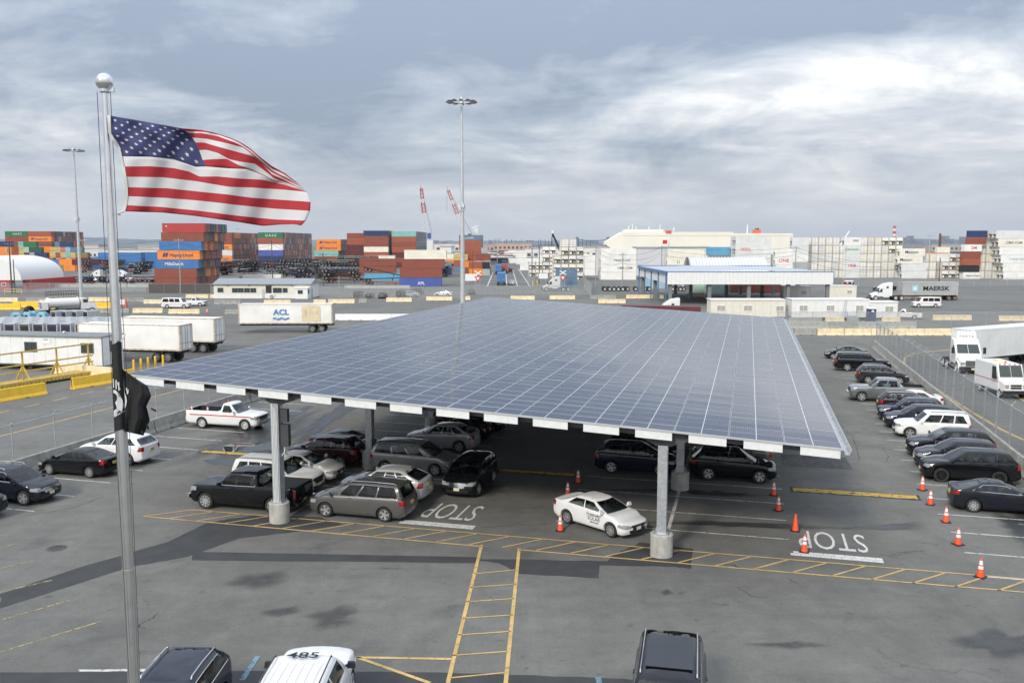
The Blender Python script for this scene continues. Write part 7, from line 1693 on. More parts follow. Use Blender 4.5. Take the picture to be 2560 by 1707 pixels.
rstack('pale stack with blue lettering', 2246, 316, 4, L=9.1 if False else 9.0, H=2.6, cols=['lgrey', 'lgrey', 'cream', 'cream'], texts={2: [('Matson', 1.5, -1.4, 0, TXB)], 3: [('Matson', 1.6, -.2, 0, TXB)]}, offs=[1.4, 1.2, -.4, .3])
ecols('block behind grey container truck', 2306, 318, 2, 3)
ecols('right block behind grey container truck', 2356, 316, 3, 3, reef=tuple((a, b) for a in range(3) for b in range(3)), miss=((0, 2),))
stack('mixed short stack topped by navy at right', 2408, 312, ['white', 'black', 'rust', 'brown', 'white', 'brown', 'navy'], L=4.9 if False else 6.06, H=2.35, group='containers of the right yard', texts={4: [('ZIM', 1.2, .3, 0, TXR)], 0: [('Hapag-Lloyd', .95, .4, 0, TXG)]}, offs=[.2, -.2, 0, 0, .2, 1.6, 1.8])
rstack('tall white stack at the right edge', 2492, 308, 6, H=2.75, deep=8, things=2, offs=[2.6, 2.2, 1.4, .8, .2, -.8], cols=['white', 'white', 'white', 'white', 'cream', 'lgrey'], texts={4: [('CMA CGM', 1.2, -.6, 0, TXG)], 2: [('CHINA SHIPPING', 1.05, .8, 0, TXT)]})
ecols('block left of right-edge stack', 2446, 314, 3, 4)
# central reefers
ecols('central block', 1384, 300, 4, 4, H=2.75, reef=tuple((a, b) for a in range(4) for b in range(4)), miss=((0, 3),))
ecols('pair atop central block', 1404, 300, 2, 1, start=11.1, H=2.75)
ecols('low block left of centre', 1322, 330, 5, 3, H=2.75, reef=tuple((a, b) for a in range(5) for b in range(3)), miss=((0, 2), (1, 2)))
ecols('pair above low block left of centre', 1356, 338, 2, 1, start=8.3, H=2.75, reef=((0, 0), (1, 0)))
stack('far block beyond the blue lettering', 2306, 420, ['cream', 'orange', 'orange'], L=12.19, group='containers of the right yard', deep=2)
stack('cream far block at right', 2342, 425, ['cream', 'cream', 'cream', 'cream'], L=12.19 if False else 6.06, group='containers of the right yard')
stack('dark blue far block at right', 2369, 430, ['navy', 'navy', 'navy'], L=6.06, group='containers of the right yard')
# low blocks that fill the strip beside the far road
for k, (px_, Y, cols) in enumerate(((1112, 400, ['rust', 'orange', 'cream']), (1134, 380, ['steel', 'rust', 'yellow']), (1152, 362, ['brown', 'orange']), (1172, 350, ['orange', 'rust']), (1190, 372, ['navy', 'grey', 'brown']), (1203, 395, ['black', 'grey', 'dgreen', 'grey']), (1090, 350, ['navy', 'blue']), (1206, 345, ['grey', 'black']))):
    stack('low block left of the far road, %s' % ORD[k], px_, Y, cols, L=6.06 if k not in (5, 7) else 2.9, H=2.55, group='low blocks beside the far road')
for k, (px_, Y, n_) in enumerate(((1300, 410, 2), (1330, 430, 2), (1362, 420, 1), (1462, 345, 3), (1474, 352, 2), (1444, 372, 3), (1290, 520, 3), (1345, 520, 2))):
    rstack('low white block by the central reefers, %s' % ORD[k], px_, Y, n_, L=6.06, H=2.6)
# the remaining containers of the deep stacks
m = MB(); keys = list(REST); order = {k: i for i, k in enumerate(keys)}
for k, lst in REST.items():
    for (p, L, H) in lst:
        m.b2((p[0] - L / 2, p[1] - 1.2, p[2]), (p[0] + L / 2, p[1] + 1.2, p[2] + H), order[k])
        for y in (-.85, -.22, .22, .85): m.b2((p[0] + L / 2, p[1] + y - .03, p[2] + .1), (p[0] + L / 2 + .04, p[1] + y + .03, p[2] + H - .1), len(keys))
        m.b2((p[0] + L / 2 - .1, p[1] + 1.195, p[2]), (p[0] + L / 2 + .03, p[1] + 1.325, p[2] + H), len(keys) + 1)  # black filler paints the shade in the gap to the next row
o = m.obj('stacked_container_mass', [cmat(k) for k in keys] + [STEEL, BLACK]); stuff(o); tag(o, 'deep rows of further containers behind the stack fronts, door ends showing', 'containers')
print('containers', sum(1 for q in COL.objects if q.get('category') == 'container'), 'rest', sum(len(v) for v in REST.values()))
# ---------------------------------------------------------------- stacked chassis
def chassis_mesh(col):
    m = MB(); L_ = 12.2
    for s_ in (-1, 1): m.b2((-6.1, s_ * .42 - .06, .78), (6.1, s_ * .42 + .06, 1.02))
    for k in range(8): x = -6 + k * 12 / 7; m.b2((x - .08, -1.2, .84), (x + .08, 1.2, 1.0))
    for x in (-6.0, 6.0): m.b2((x - .1, -1.22, .74), (x + .1, 1.22, 1.06))
    for s_ in (-1, 1): m.b2((3.0, s_ * .6 - .06, .1), (3.15, s_ * .6 + .06, .8))
    for x in (-4.0, -5.2):
        m.tube((x, -1.1, .5), (x, 1.1, .5), .08, .08, 6)
        for s_ in (-1, 1): m.lathe([(.001, -.1), (.26, -.14), (.30, -.28), (.50, -.28), (.50, .28), (.30, .28), (.001, .1)], 12, 1, 'Y', (x, s_ * .92, .5)); m.lathe([(.001, 0), (.22, -.02), (.30, -.05)], 10, 2, 'Y', (x, s_ * 1.22 if s_ < 0 else 1.24, .5))
    return m.mesh('chassis', [col, RUBBER, RIMW_])
RIMW_ = mat('dull_chassis_rim', (.20, .20, .195), .6, .2, var=.3)
CHB = chassis_mesh(mat('chassis_black', (.030, .030, .033), .55, .2, var=.3)); CHN = chassis_mesh(mat('chassis_blue', (.035, .05, .16), .5, .1, var=.2)); CHR = chassis_mesh(mat('chassis_red', (.34, .07, .04), .5, .1, var=.2)); CHW = chassis_mesh(mat('chassis_grey', (.30, .31, .32), .5, .2, var=.2))
def pile(lab, x, Y, n, mesh, rz=0, dz=.55, jit=1.6, group='stacked container chassis'):
    X = at(x, 690, Y).x
    for k in range(n):
        o = link('container_chassis', mesh if random.random() > .28 else random.choice((CHW, CHR, CHN, CHW)), None, (X + random.uniform(-jit, jit), Y + random.uniform(-.4, .4), k * dz), rz + (math.pi if k % 2 else 0) + random.uniform(-.04, .04)); o.rotation_euler[1] = random.uniform(-.02, .02)
        tag(o, '%s, %s from bottom' % (lab, ORD[k]), 'chassis', group)
k = 0
for x, Y, n, ms, rz in ((245, 380, 9, CHB, .3), (290, 375, 9, CHB, 1.4), (318, 360, 8, CHB, 0), (352, 365, 8, CHB, 1.5), (560, 350, 9, CHB, 1.45), (585, 352, 10, CHB, .03), (625, 350, 9, CHB, 1.45), (662, 352, 9, CHB, 0.1), (700, 345, 9, CHB, .05), (735, 340, 11, CHB, 0), (765, 335, 11, CHB, -.05), (800, 320, 11, CHB, 0), (832, 318, 11, CHB, .04), (862, 305, 11, CHB, 0), (890, 345, 13, CHB, .1), (925, 350, 13, CHB, 0), (800, 285, 8, CHB, 0), (850, 282, 8, CHB, .05), (752, 300, 8, CHB, 1.5), (1085, 330, 10, CHB, 1.5), (1112, 335, 9, CHN, 1.5)):
    k += 1; pile('dark chassis in the %s pile from left' % ORD[k - 1] if k <= 20 else 'dark chassis in the pile by the tall mast', x, Y, n, ms, rz)
for x, Y, n, lab in ((175, 268, 2, 'left of the flagpole'), (215, 270, 3, 'just left of the flagpole'), (255, 272, 3, 'behind the flagpole'), (300, 270, 3, 'just right of the flagpole'), (345, 270, 3, 'before the red-topped stack'), (640, 305, 3, 'behind the low white building')):
    pile('blue container chassis parked low ' + lab, x, Y, n, CHN, random.choice((0, .1, -.1)), .7)
for x, Y, lab in ((575, 262, 'left'), (620, 265, 'centre'), (660, 275, 'right')): pile('rust-red chassis behind the roof of the low building, ' + lab, x, Y, 2, CHR, .05, .7)
# two chassis leaning on the pile
for i, (x, y, rz, tl, z) in enumerate(((955, 712, 0, .22, 3.2), (958, 712, 0.05, .05, 0), (950, 712, 0.02, -.03, 1.1))):
    q = G(x, y + 3); o = link('container_chassis', CHR if i == 1 else CHB, None, (q.x, q.y + 3 + i, z), rz); o.rotation_euler = (0, tl, rz); tag(o, ['black chassis tilted on top of the heap by the royal blue container', 'red chassis at the foot of the tilted heap', 'black chassis in the middle of the tilted heap'][i], 'chassis', 'tilted chassis heap')
# ---------------------------------------------------------------- light masts
MASTM = mat('mast_galvanised', (.55, .57, .58), .45, .4, var=.1)
def mast(label, x, Y, top_py, lamps=12, base_r=.38, top_r=.14, group='high light masts', simple=False):
    tp = at(x, top_py, Y); t = thing('light_mast', label, 'light mast', (tp.x, Y, 0), 0, group); h = tp.z
    m = MB(); n = 16 if not simple else 8; m.tube((0, 0, 0), (0, 0, h * .5), base_r, (base_r + top_r) / 2, n); m.tube((0, 0, h * .5), (0, 0, h), (base_r + top_r) / 2 * .94, top_r, n); m.obj('pole', [MASTM], t, 40)
    m = MB(); m.tube((0, 0, h - .25), (0, 0, h + .55), .32, .20, 12); m.lathe([(1.25, h - .12), (1.33, h - .04), (1.25, h + .04), (1.17, h - .04)], 24, 0, close=True)
    for k in range(4): a = k * math.pi / 2; m.tube((0, 0, h), (1.25 * math.cos(a), 1.25 * math.sin(a), h - .04), .05, .05, 5)
    m.obj('lamp_ring', [MASTM], t, 40)
    lm = MB(); lm.box((0, 0, 0), (.72, .50, .20), 0, top=(.6, .6)); lm.box((0, 0, -.115), (.60, .40, .03), 1); me = lm.mesh('floodlight', [DARKM, HEADL])
    for k in range(lamps):
        a = 2 * math.pi * k / lamps; o = link('floodlight', me, t, (1.75 * math.cos(a), 1.75 * math.sin(a), h - .05)); o.rotation_euler = (0, 0, a)
    if not simple:
        m = MB(); z = h * .55
        for a in range(6): m.box((.42 * math.cos(a), .42 * math.sin(a), z + .35 * (a % 2)), (.22, .22, .5))
        m.lathe([(.40, z - .3), (.40, z - .2)], 12); m.obj('equipment_collar', [mat('equipment_white', (.66, .67, .68), .5)], t)
        m = MB(); m.tube((0, 0, h * .42), (1.15, 0, h * .42 + .1), .05, .05, 6); m.box((1.3, 0, h * .42 + .12), (.5, .22, .14)); m.obj('side_lamp', [MASTM], t)
    return t
mast('tall lighting mast with ring of floodlights rising behind the solar canopy', 1154, 122, 254)
mast('tall lighting mast left of the flagpole behind the tank lorry', 184, 182, 376)
mast('far lighting mast above the container stacks left of centre', 594, 900, 572, 6, .5, .2, simple=True)
mast('far slim lighting mast over the road at centre', 1243, 520, 598, 6, .3, .12, simple=True)
mast('far white lighting mast behind the right yard', 2325, 640, 590, 6, .35, .14, simple=True)
mast('far lighting mast right of the slate-topped stack', 1420, 1500, 600, 6, .4, .2, simple=True)
# ---------------------------------------------------------------- utility poles and wires
WOOD = mat('weathered_wood_pole', (.11, .085, .07), .85, var=.2); POLEG = mat('grey_utility_pole', (.30, .30, .29), .7, var=.15); WIRE = mat('overhead_wire', (.03, .03, .03), .6, var=0)
tops = {}
def upole(label, x, ybase, ytop, mt=WOOD, r=.16, arm=True, key=None, trafo=False):
    q = G(x, ybase); tp = at(x, ytop, q.y); t = thing('utility_pole', label, 'utility pole', q, 0, 'utility poles along the cross road'); h = tp.z
    m = MB(); m.tube((0, 0, 0), (0, 0, h), r, r * .7, 10); m.obj('pole', [mt], t, 50)
    if arm:
        m = MB(); m.box((0, 0, h - .6), (2.4, .12, .14)); m.obj('crossarm', [mt], t)
        for k in (-1.05, -.4, .4, 1.05): m = MB(); m.lathe([(.07, h - .53), (.09, h - .45), (.05, h - .35), (.001, h - .33)], 8, 0, o=(k, 0, 0)); m.obj('insulator', [STEEL], t, 60)
    if trafo: m = MB(); m.tube((-.5, -.2, h - 2.6), (-.5, -.2, h - 1.6), .28, .28, 12); m.obj('transformer', [STEEL], t, 50)
    tops[key or label] = Vector((q.x, q.y, h)); return t
upole('dark wooden utility pole in front of the white tent', 30, 733, 605, key='a', trafo=True, r=.2)
upole('second shorter wooden pole beside the tent', 38, 733, 649, arm=False, key='a2')
upole('grey utility pole in front of the red-topped stack', 452, 733, 595, POLEG, key='b')
upole('dark pole in front of the green-topped stack', 682, 715, 600, key='c')
upole('dark pole behind the low white building', 809, 714, 632, key='d')
upole('grey pole by the chain fence right of the low building', 848, 722, 690, POLEG, arm=False, key='d2')
upole('grey pole at the end of the royal blue stack', 1104, 712, 632, POLEG, arm=False, key='e')
upole('thin pole behind the tall mast', 1182, 706, 628, key='f', r=.12)
upole('slim pole left of the far reefer block', 1348, 708, 614, key='g')
upole('slim pole just left of the low reefer block', 1330, 704, 620, key='g2', arm=False)
upole('pole between the central reefers and the white stack', 1489, 718, 614, POLEG, key='h')
upole('pole in front of the white lettered stack', 1556, 722, 632, POLEG, key='i')
upole('pole behind the blue-roofed shed', 1653, 716, 614, POLEG, key='j')
upole('pole right of the magenta lettering', 1987, 712, 616, POLEG, key='k')
upole('rusty dark pole behind the grey container truck', 2347, 716, 644, mat('rusty_pole', (.16, .05, .035), .8), key='l', arm=False)
upole('pole beyond the right end of the shed', 2200, 720, 655, POLEG, key='m', arm=False)
def wire(label, a, b, sag=1.2, dz=0, r=.028, dx=0):
    A0, B0 = tops[a] + Vector((dx, 0, dz)), tops[b] + Vector((dx, 0, dz)); pts = [A0.lerp(B0, k / 14) + Vector((0, 0, -sag * 4 * (k / 14) * (1 - k / 14))) for k in range(15)]
    m = MB(); 
    mid = (A0 + B0) / 2; m.path([p - mid for p in pts], r, 4); tag(m.obj('overhead_wire', [WIRE], None, None, False, mid), label, 'wire', 'overhead wires')
pairs = [('a', 'b'), ('b', 'c'), ('c', 'd'), ('d', 'f'), ('f', 'h'), ('h', 'i'), ('i', 'j'), ('j', 'k'), ('k', 'm')]
nm = ['tent to the red-topped stack', 'red-topped stack to the green-topped stack', 'green-topped stack to the low building', 'low building to the tall mast', 'tall mast to the central reefers', 'central reefers to the white stack', 'white stack to the shed', 'shed to the magenta lettering', 'magenta lettering to the right yard']
for (a, b), n_ in zip(pairs, nm):
    for k, (dz, dx) in enumerate(((-.3, 0), (-1.4, .5), (-2.6, -.4))): wire('%s overhead wire from the %s' % (['upper', 'middle', 'lower'][k], n_), a, b, 1.0 + .4 * k, dz, dx=dx)
# railway crossing signs
def xsign(label, x, y, h=4.2):
    q = G(x, y); t = thing('crossing_sign', label, 'sign', q, 0, 'railway crossing signs'); m = MB(); 
    for s_ in (-.5, .5): m.tube((s_, 0, 0), (s_, 0, h - 1.2), .07, .07, 6)
    m.tube((0, 0, 0), (0, 0, h), .07, .07, 6); m.obj('posts', [STEEL], t)
    m = MB(); m.beam((-.9, -.08, h - .5), (.9, -.08, h + .7), .04, .3); m.beam((-.9, -.12, h + .7), (.9, -.12, h - .5), .04, .3); m.obj('crossbuck', [WHITE], t)
    m = MB(); m.add([(-1.0, -.12, h - .75), (1.0, -.12, h - .75), (0, -.12, h - 2.4)], [(0, 2, 1)]); y_ = m.obj('yield_triangle', [RED], t); m = MB(); m.add([(-.55, -.14, h - 1.0), (.55, -.14, h - 1.0), (0, -.14, h - 1.9)], [(0, 2, 1)]); m.obj('triangle_centre', [WHITE], y_)
xsign('railway crossing sign with red yield triangle right of the tall mast', 1195, 722); xsign('railway crossing sign with red yield triangle over the white tractor', 1407, 720)
for lab, x, y, w, h, z in (('blank white signboard on two posts left of the white tractor', 1358, 718, 2.6, 1.5, 3.2), ('white signboard beside the left crossing sign', 1178, 718, 3.4, 2.0, 2.8)):
    q = G(x, y); t = thing('signboard', lab, 'sign', q, 0, 'white signboards'); m = MB(); m.tube((-w * .3, 0, 0), (-w * .3, 0, z), .06, .06, 6); m.tube((w * .3, 0, 0), (w * .3, 0, z), .06, .06, 6); m.obj('posts', [STEEL], t); m = MB(); m.box((0, -.08, z), (w, .06, h)); m.obj('board', [WHITE], t)
for k, x in enumerate((1332, 1343)): q = G(x, 715); o = MB(); o.tube((0, 0, 0), (0, 0, 1.6), .16, .16, 10); o.lathe([(.16, 1.6), (.001, 1.72)], 10); tag(o.obj('bollard', [YELLOW], None, 40, False, q), 'yellow bollard left of the signboard, %s one' % ('left' if k == 0 else 'right'), 'bollard', 'far yellow bollards')
# ---------------------------------------------------------------- fabric tent on red containers
def tent():
    X, Y0, Y1, hw, rise, z0 = -143, 240, 263, 11.2, 6.4, 2.62
    t = thing('fabric_shelter', 'white arched fabric shelter on red containers at the left edge', 'shelter', (X, (Y0 + Y1) / 2, 0)); dy = (Y1 - Y0) / 2; K = 20; n = 9
    P = []
    for i in range(n * 2 + 1):
        f = 1 - (.006 if i % 2 else 0); y = -dy + 2 * dy * i / (n * 2); P.append([(-hw * f * math.cos(math.pi * k / K), y, z0 + rise * f * math.sin(math.pi * k / K) ** .85 if 0 < k < K else z0) for k in range(K + 1)])
    m = MB(); m.grid(P); m.obj('roof_membrane', [mat('white_fabric', (.78, .78, .77), .6, var=.04, dirt=.08)], t, 40, True)
    m = MB(); q = P[0]; m.add([(0, -dy, z0)] + q, [(0, k + 1, k + 2) for k in range(K)]); m.obj('end_wall', [mat('white_fabric', (.78, .78, .77))], t, fix=True)
    for k, (x, tx) in enumerate(((-139.0, 'K    L I N E'), (-133.3, None), (-151.5, None))):
        L = 12.19 if k != 1 else 6.06
    c1 = cont('red container with white letters under the white fabric shelter', (-141.0, Y0 + 1.0, 0), 'red', 12.19, 2.6, 0, group='red containers under the shelter', text=[('K', 1.3, 2.2, -.1, TXW), ('L', 1.3, -.6, -.1, TXW), ('I', 1.3, -2.2, -.1, TXW)])
    m = MB(); m.box((4.6, -1.25, 1.5), (1.2, .04, .95)); w_ = m.obj('window_frame', [WHITE], c1); m = MB(); m.box((4.6, -1.275, 1.5), (.9, .02, .7)); m.obj('pane', [WGLASS], w_)
    for k in range(2): cont('red container under the right edge of the fabric shelter, %s' % ('near one' if k == 0 else 'far one'), (-131.6, Y0 + 8.6 + k * 12.3, 0), 'red', 12.19, 2.6, R(-90), group='red containers under the shelter')
    cont('red container left of the lettered one under the shelter', (-153.3, Y0 + 1.0, 0), 'red', 12.19, 2.6, 0, group='red containers under the shelter')
tent()
for k, x in enumerate((106, 120)): q = G(x, 713); o = MB(); o.lathe([(.8, 0), (.85, 1.0), (.9, 1.5)], 16, 0); o.lathe([(1.05, 1.5), (.8, 1.9), (.001, 2.1)], 16, 1); tag(o.obj('storage_tank', [RED, WHITE], None, 40, True, q), 'small red tank with white lid right of the shelter, %s' % ('left one' if k == 0 else 'right one'), 'tank', 'small red tanks')
# white lorry cabs among the chassis
for k, (x, y) in enumerate(((232, 706), (346, 706))): q = G(x, y); tractor('white lorry tractor parked among chassis, %s of the flagpole' % ('left' if k == 0 else 'right'), (q.x - 3, q.y + 3, 0), R(0) if k else math.pi, group=None)
stack('white trailer body behind the low building', 604, 282, ['white'], H=2.6, group='containers of the left yard front')
# ---------------------------------------------------------------- distant town, ship, cranes, bridge
def lattice(m, a, b, w0, w1, n, mi=lambda k: 0, r=.12):
    a = Vector(a); b = Vector(b); d = (b - a).normalized(); x = d.cross(Vector((0, 1, 0))).normalized(); y = x.cross(d)
    prev = None
    for k in range(n + 1):
        t = k / n; w = w0 + (w1 - w0) * t; c_ = a.lerp(b, t); q = [c_ + x * sx * w / 2 + y * sy * w / 2 for sx, sy in ((-1, -1), (1, -1), (1, 1), (-1, 1))]
        if prev:
            for i in range(4): m.tube(prev[i], q[i], r, r, 4, mi(k)); m.tube(prev[i], q[(i + 1) % 4], r * .7, r * .7, 4, mi(k))
        prev = q
CRW = mat('crane_white', (.70, .70, .70), .5); CRR = mat('crane_red', (.50, .06, .05), .5)
def harbour_crane(label, xb, xt, yt, Y, boomonly=False, red_from=.55):
    b = at(xb, 604, Y); tp = at(xt, yt, Y); t = thing('harbour_crane', label, 'crane', (b.x, Y, 0), 0, 'mobile harbour cranes'); o = Vector((b.x, Y, 0))
    m = MB(); lattice(m, Vector((0, 0, b.z)), tp - o, 3.2, 1.6, 16, lambda k: 1 if k > 16 * red_from and (k % 4 != 0) else 0, .22); m.obj('boom', [CRW, CRR], t)
    m = MB(); m.b2((-2.4, -2.4, 0), (2.4, 2.4, b.z - 4)); m.b2((-4, -4, b.z - 6), (4, 4, b.z + 1)); m.obj('tower', [CRW], t)
    m = MB(); m.box((1.5, -3, b.z + 4), (2.6, 2.6, 4)); m.obj('cab', [mat('crane_blue', (.05, .1, .3), .5)], t)
    m = MB(); m.tube((3, 0, b.z + 6), tp - o, .1, .1, 4); m.tube(tp - o, tp - o + Vector((0, 0, -20)), .08, .08, 4); m.obj('hoist_ropes', [DARKM], t)
harbour_crane('white and red lattice boom crane standing upright beyond the teal-topped stack', 1069, 1052, 462, 640)
harbour_crane('red tipped lattice boom crane left of the tall mast', 1170, 1117, 467, 700, red_from=.5)
q = at(1188, 606, 720); t = thing('harbour_crane', 'white crane tower right of the tall mast', 'crane', (q.x, 720, 0), 0, 'mobile harbour cranes'); m = MB(); m.b2((-1.6, -1.6, 0), (1.6, 1.6, 21)); m.obj('tower', [CRW], t); m = MB(); m.b2((-3, -2, 20), (2.5, 2, 24)); m.tube((-3, 0, 24), (3, 0, 26), .6, .4, 6); m.obj('head', [CRW], t)
q = at(1407, 640, 420); t = thing('reach_crane', 'black boom reach crane above the central reefers', 'crane', (q.x, 420, 0)); tp = at(1381, 584, 420); m = MB(); m.beam((0, 0, 6), (tp.x - q.x, 0, tp.z), .9, .9); m.obj('boom', [BLACK], t); m = MB(); m.beam((tp.x - q.x, 0, tp.z), (tp.x - q.x - .6, 0, tp.z - 6.5), .35, .35); m.obj('spreader_arm', [BLACK], t); m = MB(); m.b2((-3.5, -2, 1), (4, 2, 6)); m.obj('machine_body', [RED], t); m = MB(); m.box((tp.x - q.x, 0, tp.z + .5), (.8, .8, 2)); m.obj('tip', [WHITE], t)
# ship
def ship():
    Y = 960; x0 = at(1515, 600, Y).x; x1 = at(1982, 600, Y).x; zt_ = at(1600, 580, Y).z; L = x1 - x0
    t = thing('car_carrier_ship', 'huge cream car-carrier ship hull with orange funnel behind the right yard', 'ship', ((x0 + x1) / 2, Y + 15, 0)); hx = L / 2
    SW = mat('ship_cream', (.84, .80, .70), .5, var=.05, scale=.05)
    m = MB(); out = [(-hx + 14, 0), (-hx, at(1515, 612, Y).z), (-hx + 1, at(1515, 604, Y).z), (-hx + 11, at(1545, 590, Y).z), (-hx + 18, zt_), (hx * .36, zt_), (hx * .36, zt_ - 1.5), (hx, zt_ - 1.5), (hx, 0)]
    m.prism(out, -15, 15, 0, 'XZ'); m.obj('hull', [SW], t, fix=True)
    m = MB(); fx = at(1901, 590, Y).x - (x0 + x1) / 2; m.b2((fx - 3.6, -4, zt_ - 1.5), (fx + 3.6, 4, at(1900, 574, Y).z)); f_ = m.obj('funnel', [mat('funnel_orange', (.72, .13, .06), .5)], t); m = MB()
    for d in (-1.2, .6, 1.8): m.tube((fx + d, 0, at(1900, 574, Y).z), (fx + d, 0, at(1900, 570, Y).z), .6, .6, 6)
    m.obj('exhaust_pipe', [BLACK], f_)
    lx = at(1671, 590, Y).x - (x0 + x1) / 2; m = MB(); m.b2((lx - 3, -15.6, zt_ - 1.5), (lx + 3, -13, zt_ + 1.5)); m.obj('lifeboat', [mat('lifeboat_orange', (.70, .12, .06), .5)], t)
    m = MB(); m.b2((-hx + 20, -10, zt_), (-hx + 62, 10, zt_ + 2.6)); m.obj('bridge_deck', [SW], t)
    m = MB()
    for d, hh in ((26, 7), (30, 9), (34, 6), (48, 6), (60, 8), (75, 5)): m.tube((-hx + d, 0, zt_ + 1), (-hx + d, 0, zt_ + hh), .5, .25, 6); m.box((-hx + d, 0, zt_ + hh - 1), (2.2, .6, .5))
    m.tube((hx * .55, 0, zt_ - 2), (hx * .55, 0, zt_ + 8), .7, .5, 6); m.obj('masts', [SW], t)
    m = MB(); m.b2((-hx + 18, -15.12, zt_ - 4.2), (hx, -15.0, zt_ - 3.9)); m.obj('hull_seam', [mat('seam_grey', (.45, .44, .40), .6)], t)
    dx = at(1790, 590, Y).x - (x0 + x1) / 2; 
ship()
q = at(1672, 604, 700); t = thing('deck_crane', 'slim white crane arm in front of the ship hull', 'crane', (q.x, 700, 0)); m = MB(); m.tube((0, 0, 0), (0, 0, 12), .8, .6, 8); m.tube((0, 0, 12), (3.5, 0, 22), .4, .3, 6); m.obj('arm', [CRW], t); m = MB(); m.box((-3, 0, 13), (3, 3, 3)); m.obj('cab', [RED], t)
q = at(2118, 604, 700); tp = at(2124, 578, 700); t = thing('deck_crane', 'tilted white crane arm above the right yard', 'crane', (q.x - 4, 700, 0)); m = MB(); m.tube((-4, 0, 6), (tp.x - q.x + 4, 0, tp.z), .9, .7, 8); m.obj('arm', [CRW], t)
m = MB(); Y = 2600; q = at(2235, 600, Y); tp = at(2235, 565, Y)
t = thing('striped_chimney', 'red and white banded chimney above the right yard', 'chimney', (q.x, Y, 0)); 
for k in range(8): m = MB(); m.tube((0, 0, tp.z * k / 8), (0, 0, tp.z * (k + 1) / 8), 5.2 - .12 * k, 5.1 - .12 * k, 12); m.obj('band', [CRR if k % 2 else CRW], t, 60)
Y = 900; q = at(2350, 600, Y); tp = at(2350, 584, Y); m = MB(); m.tube((0, 0, 0), (0, 0, tp.z), 1.3, 1.1, 10); tag(m.obj('rusty_chimney', [mat('rusty_pole', (.16, .05, .035))], None, 50, False, (q.x, Y, 0)), 'tall dark red-brown chimney behind the right yard', 'chimney')
# far steel arch bridge
def bridge():
    Y = 3600; x0 = at(1445, 600, Y).x; x1 = at(1518, 600, Y).x; zd = at(1480, 612, Y).z; zt_ = at(1480, 602, Y).z
    BB = mat('bridge_haze_tint', (.10, .14, .22), .6); t = thing('truss_bridge', 'distant steel truss bridge on the horizon, coloured haze blue', 'bridge', ((x0 + x1) / 2, Y, 0)); hx = (x1 - x0) / 2 * 1.15  # blue of distance haze put into the steel colour
    zz = at(1480, 609, Y).z
    n = 16; up = []; lo = []
    for k in range(n + 1): x = -hx + 2 * hx * k / n; s_ = abs(2 * k / n - 1); up.append((x, 0, zz + 12 + 9 * s_ ** 3)); lo.append((x, 0, zz))
    m = MB()
    for a, b in zip(up, up[1:]): m.beam(a, b, 4, 3.2)
    for a, b in zip(lo, lo[1:]): m.beam(a, b, 8, 3.2)
    for a, b in zip(up, lo): m.beam(a, b, 2.4, 1.6)
    for k in range(n): m.beam(up[k], lo[k + 1], 2, 1.2)
    m.obj('truss', [BB], t)
    for x in (-hx * .92, hx * .92): m = MB(); m.b2((x - 6, -8, 0), (x + 6, 8, zz)); m.b2((x - 5, -6, zz + 2), (x + 5, 6, zz + 26)); m.obj('pier', [BB], t)
    m = MB(); m.beam((-hx, 0, zz - 1), (-hx - 240, 0, zz - 12), 10, 5)
    for k in range(8): x = -hx - 20 - k * 28; m.b2((x - 2, -4, 0), (x + 2, 4, zz - 2 - k * 1.2))
    m.obj('approach', [BB], t)
bridge()
# hills and far woods
def ridge(name, Y, x0, x1, pyf, col, n=80, seed=1, depth=600):
    m = MB(); P = [[], [], []]
    for k in range(n + 1):
        xx = x0 + (x1 - x0) * k / n; yy = pyf(k / n) + 2.2 * mnoise.noise(Vector((k * .35, seed, 0))) + 1.0 * mnoise.noise(Vector((k * 1.4, seed + 5, 0))); p = at(xx, min(605.3, yy), Y); P[0].append((p.x, Y, -1)); P[1].append((p.x, Y + depth * .3, max(2, p.z))); P[2].append((p.x, Y + depth, -1))
    m.grid(P); struct(m.obj('hills', [mat(name, col, .95, var=.25, scale=.01)], None, 60))
ridge('far_hill', 7000, -100, 900, lambda t: 598 - 6 * math.exp(-((t - .27) / .12) ** 2) + 3 * t, (.10, .13, .17), seed=1)
ridge('far_hill', 8000, 850, 1500, lambda t: 602, (.12, .15, .18), seed=2)
ridge('far_hill', 6000, 2150, 2800, lambda t: 598 - 2 * math.sin(9 * t), (.10, .13, .17), seed=3)
# far warehouses and blocks: each a thing with walls, roof and windows
def far_block(label, x0, x1, ytop, Y, col, D=30, wins=0, roof=None, name='warehouse', ybase=None):
    a = at(x0, 604, Y); b = at(x1, 604, Y); h = at(x0, ytop, Y).z; L = b.x - a.x
    t = thing(name, label, 'building', ((a.x + b.x) / 2, Y + D / 2, 0), 0, 'far buildings'); wm = mat('wall_%.2f_%.2f_%.2f' % col, col, .7, var=.08, scale=.1)
    m = MB(); m.b2((-L / 2, -D / 2, 0), (L / 2, D / 2, h)); m.obj('wall', [wm], t)
    m = MB(); m.b2((-L / 2 - .4, -D / 2 - .4, h), (L / 2 + .4, D / 2 + .4, h + .5)); m.obj('roof', [mat('far_roof', roof or (.45, .46, .47), .6)] if not roof else [mat('far_roof_%.2f' % roof[0], roof, .6)], t)
    for k in range(wins): x = -L / 2 + (k + .5) * L / wins; m = MB(); m.b2((x - L / wins * .25, -D / 2 - .15, h * .25), (x + L / wins * .25, -D / 2 - .05, h * .6)); m.obj('door' if name == 'warehouse' else 'window', [mat('far_window', (.07, .08, .10), .4)], t)
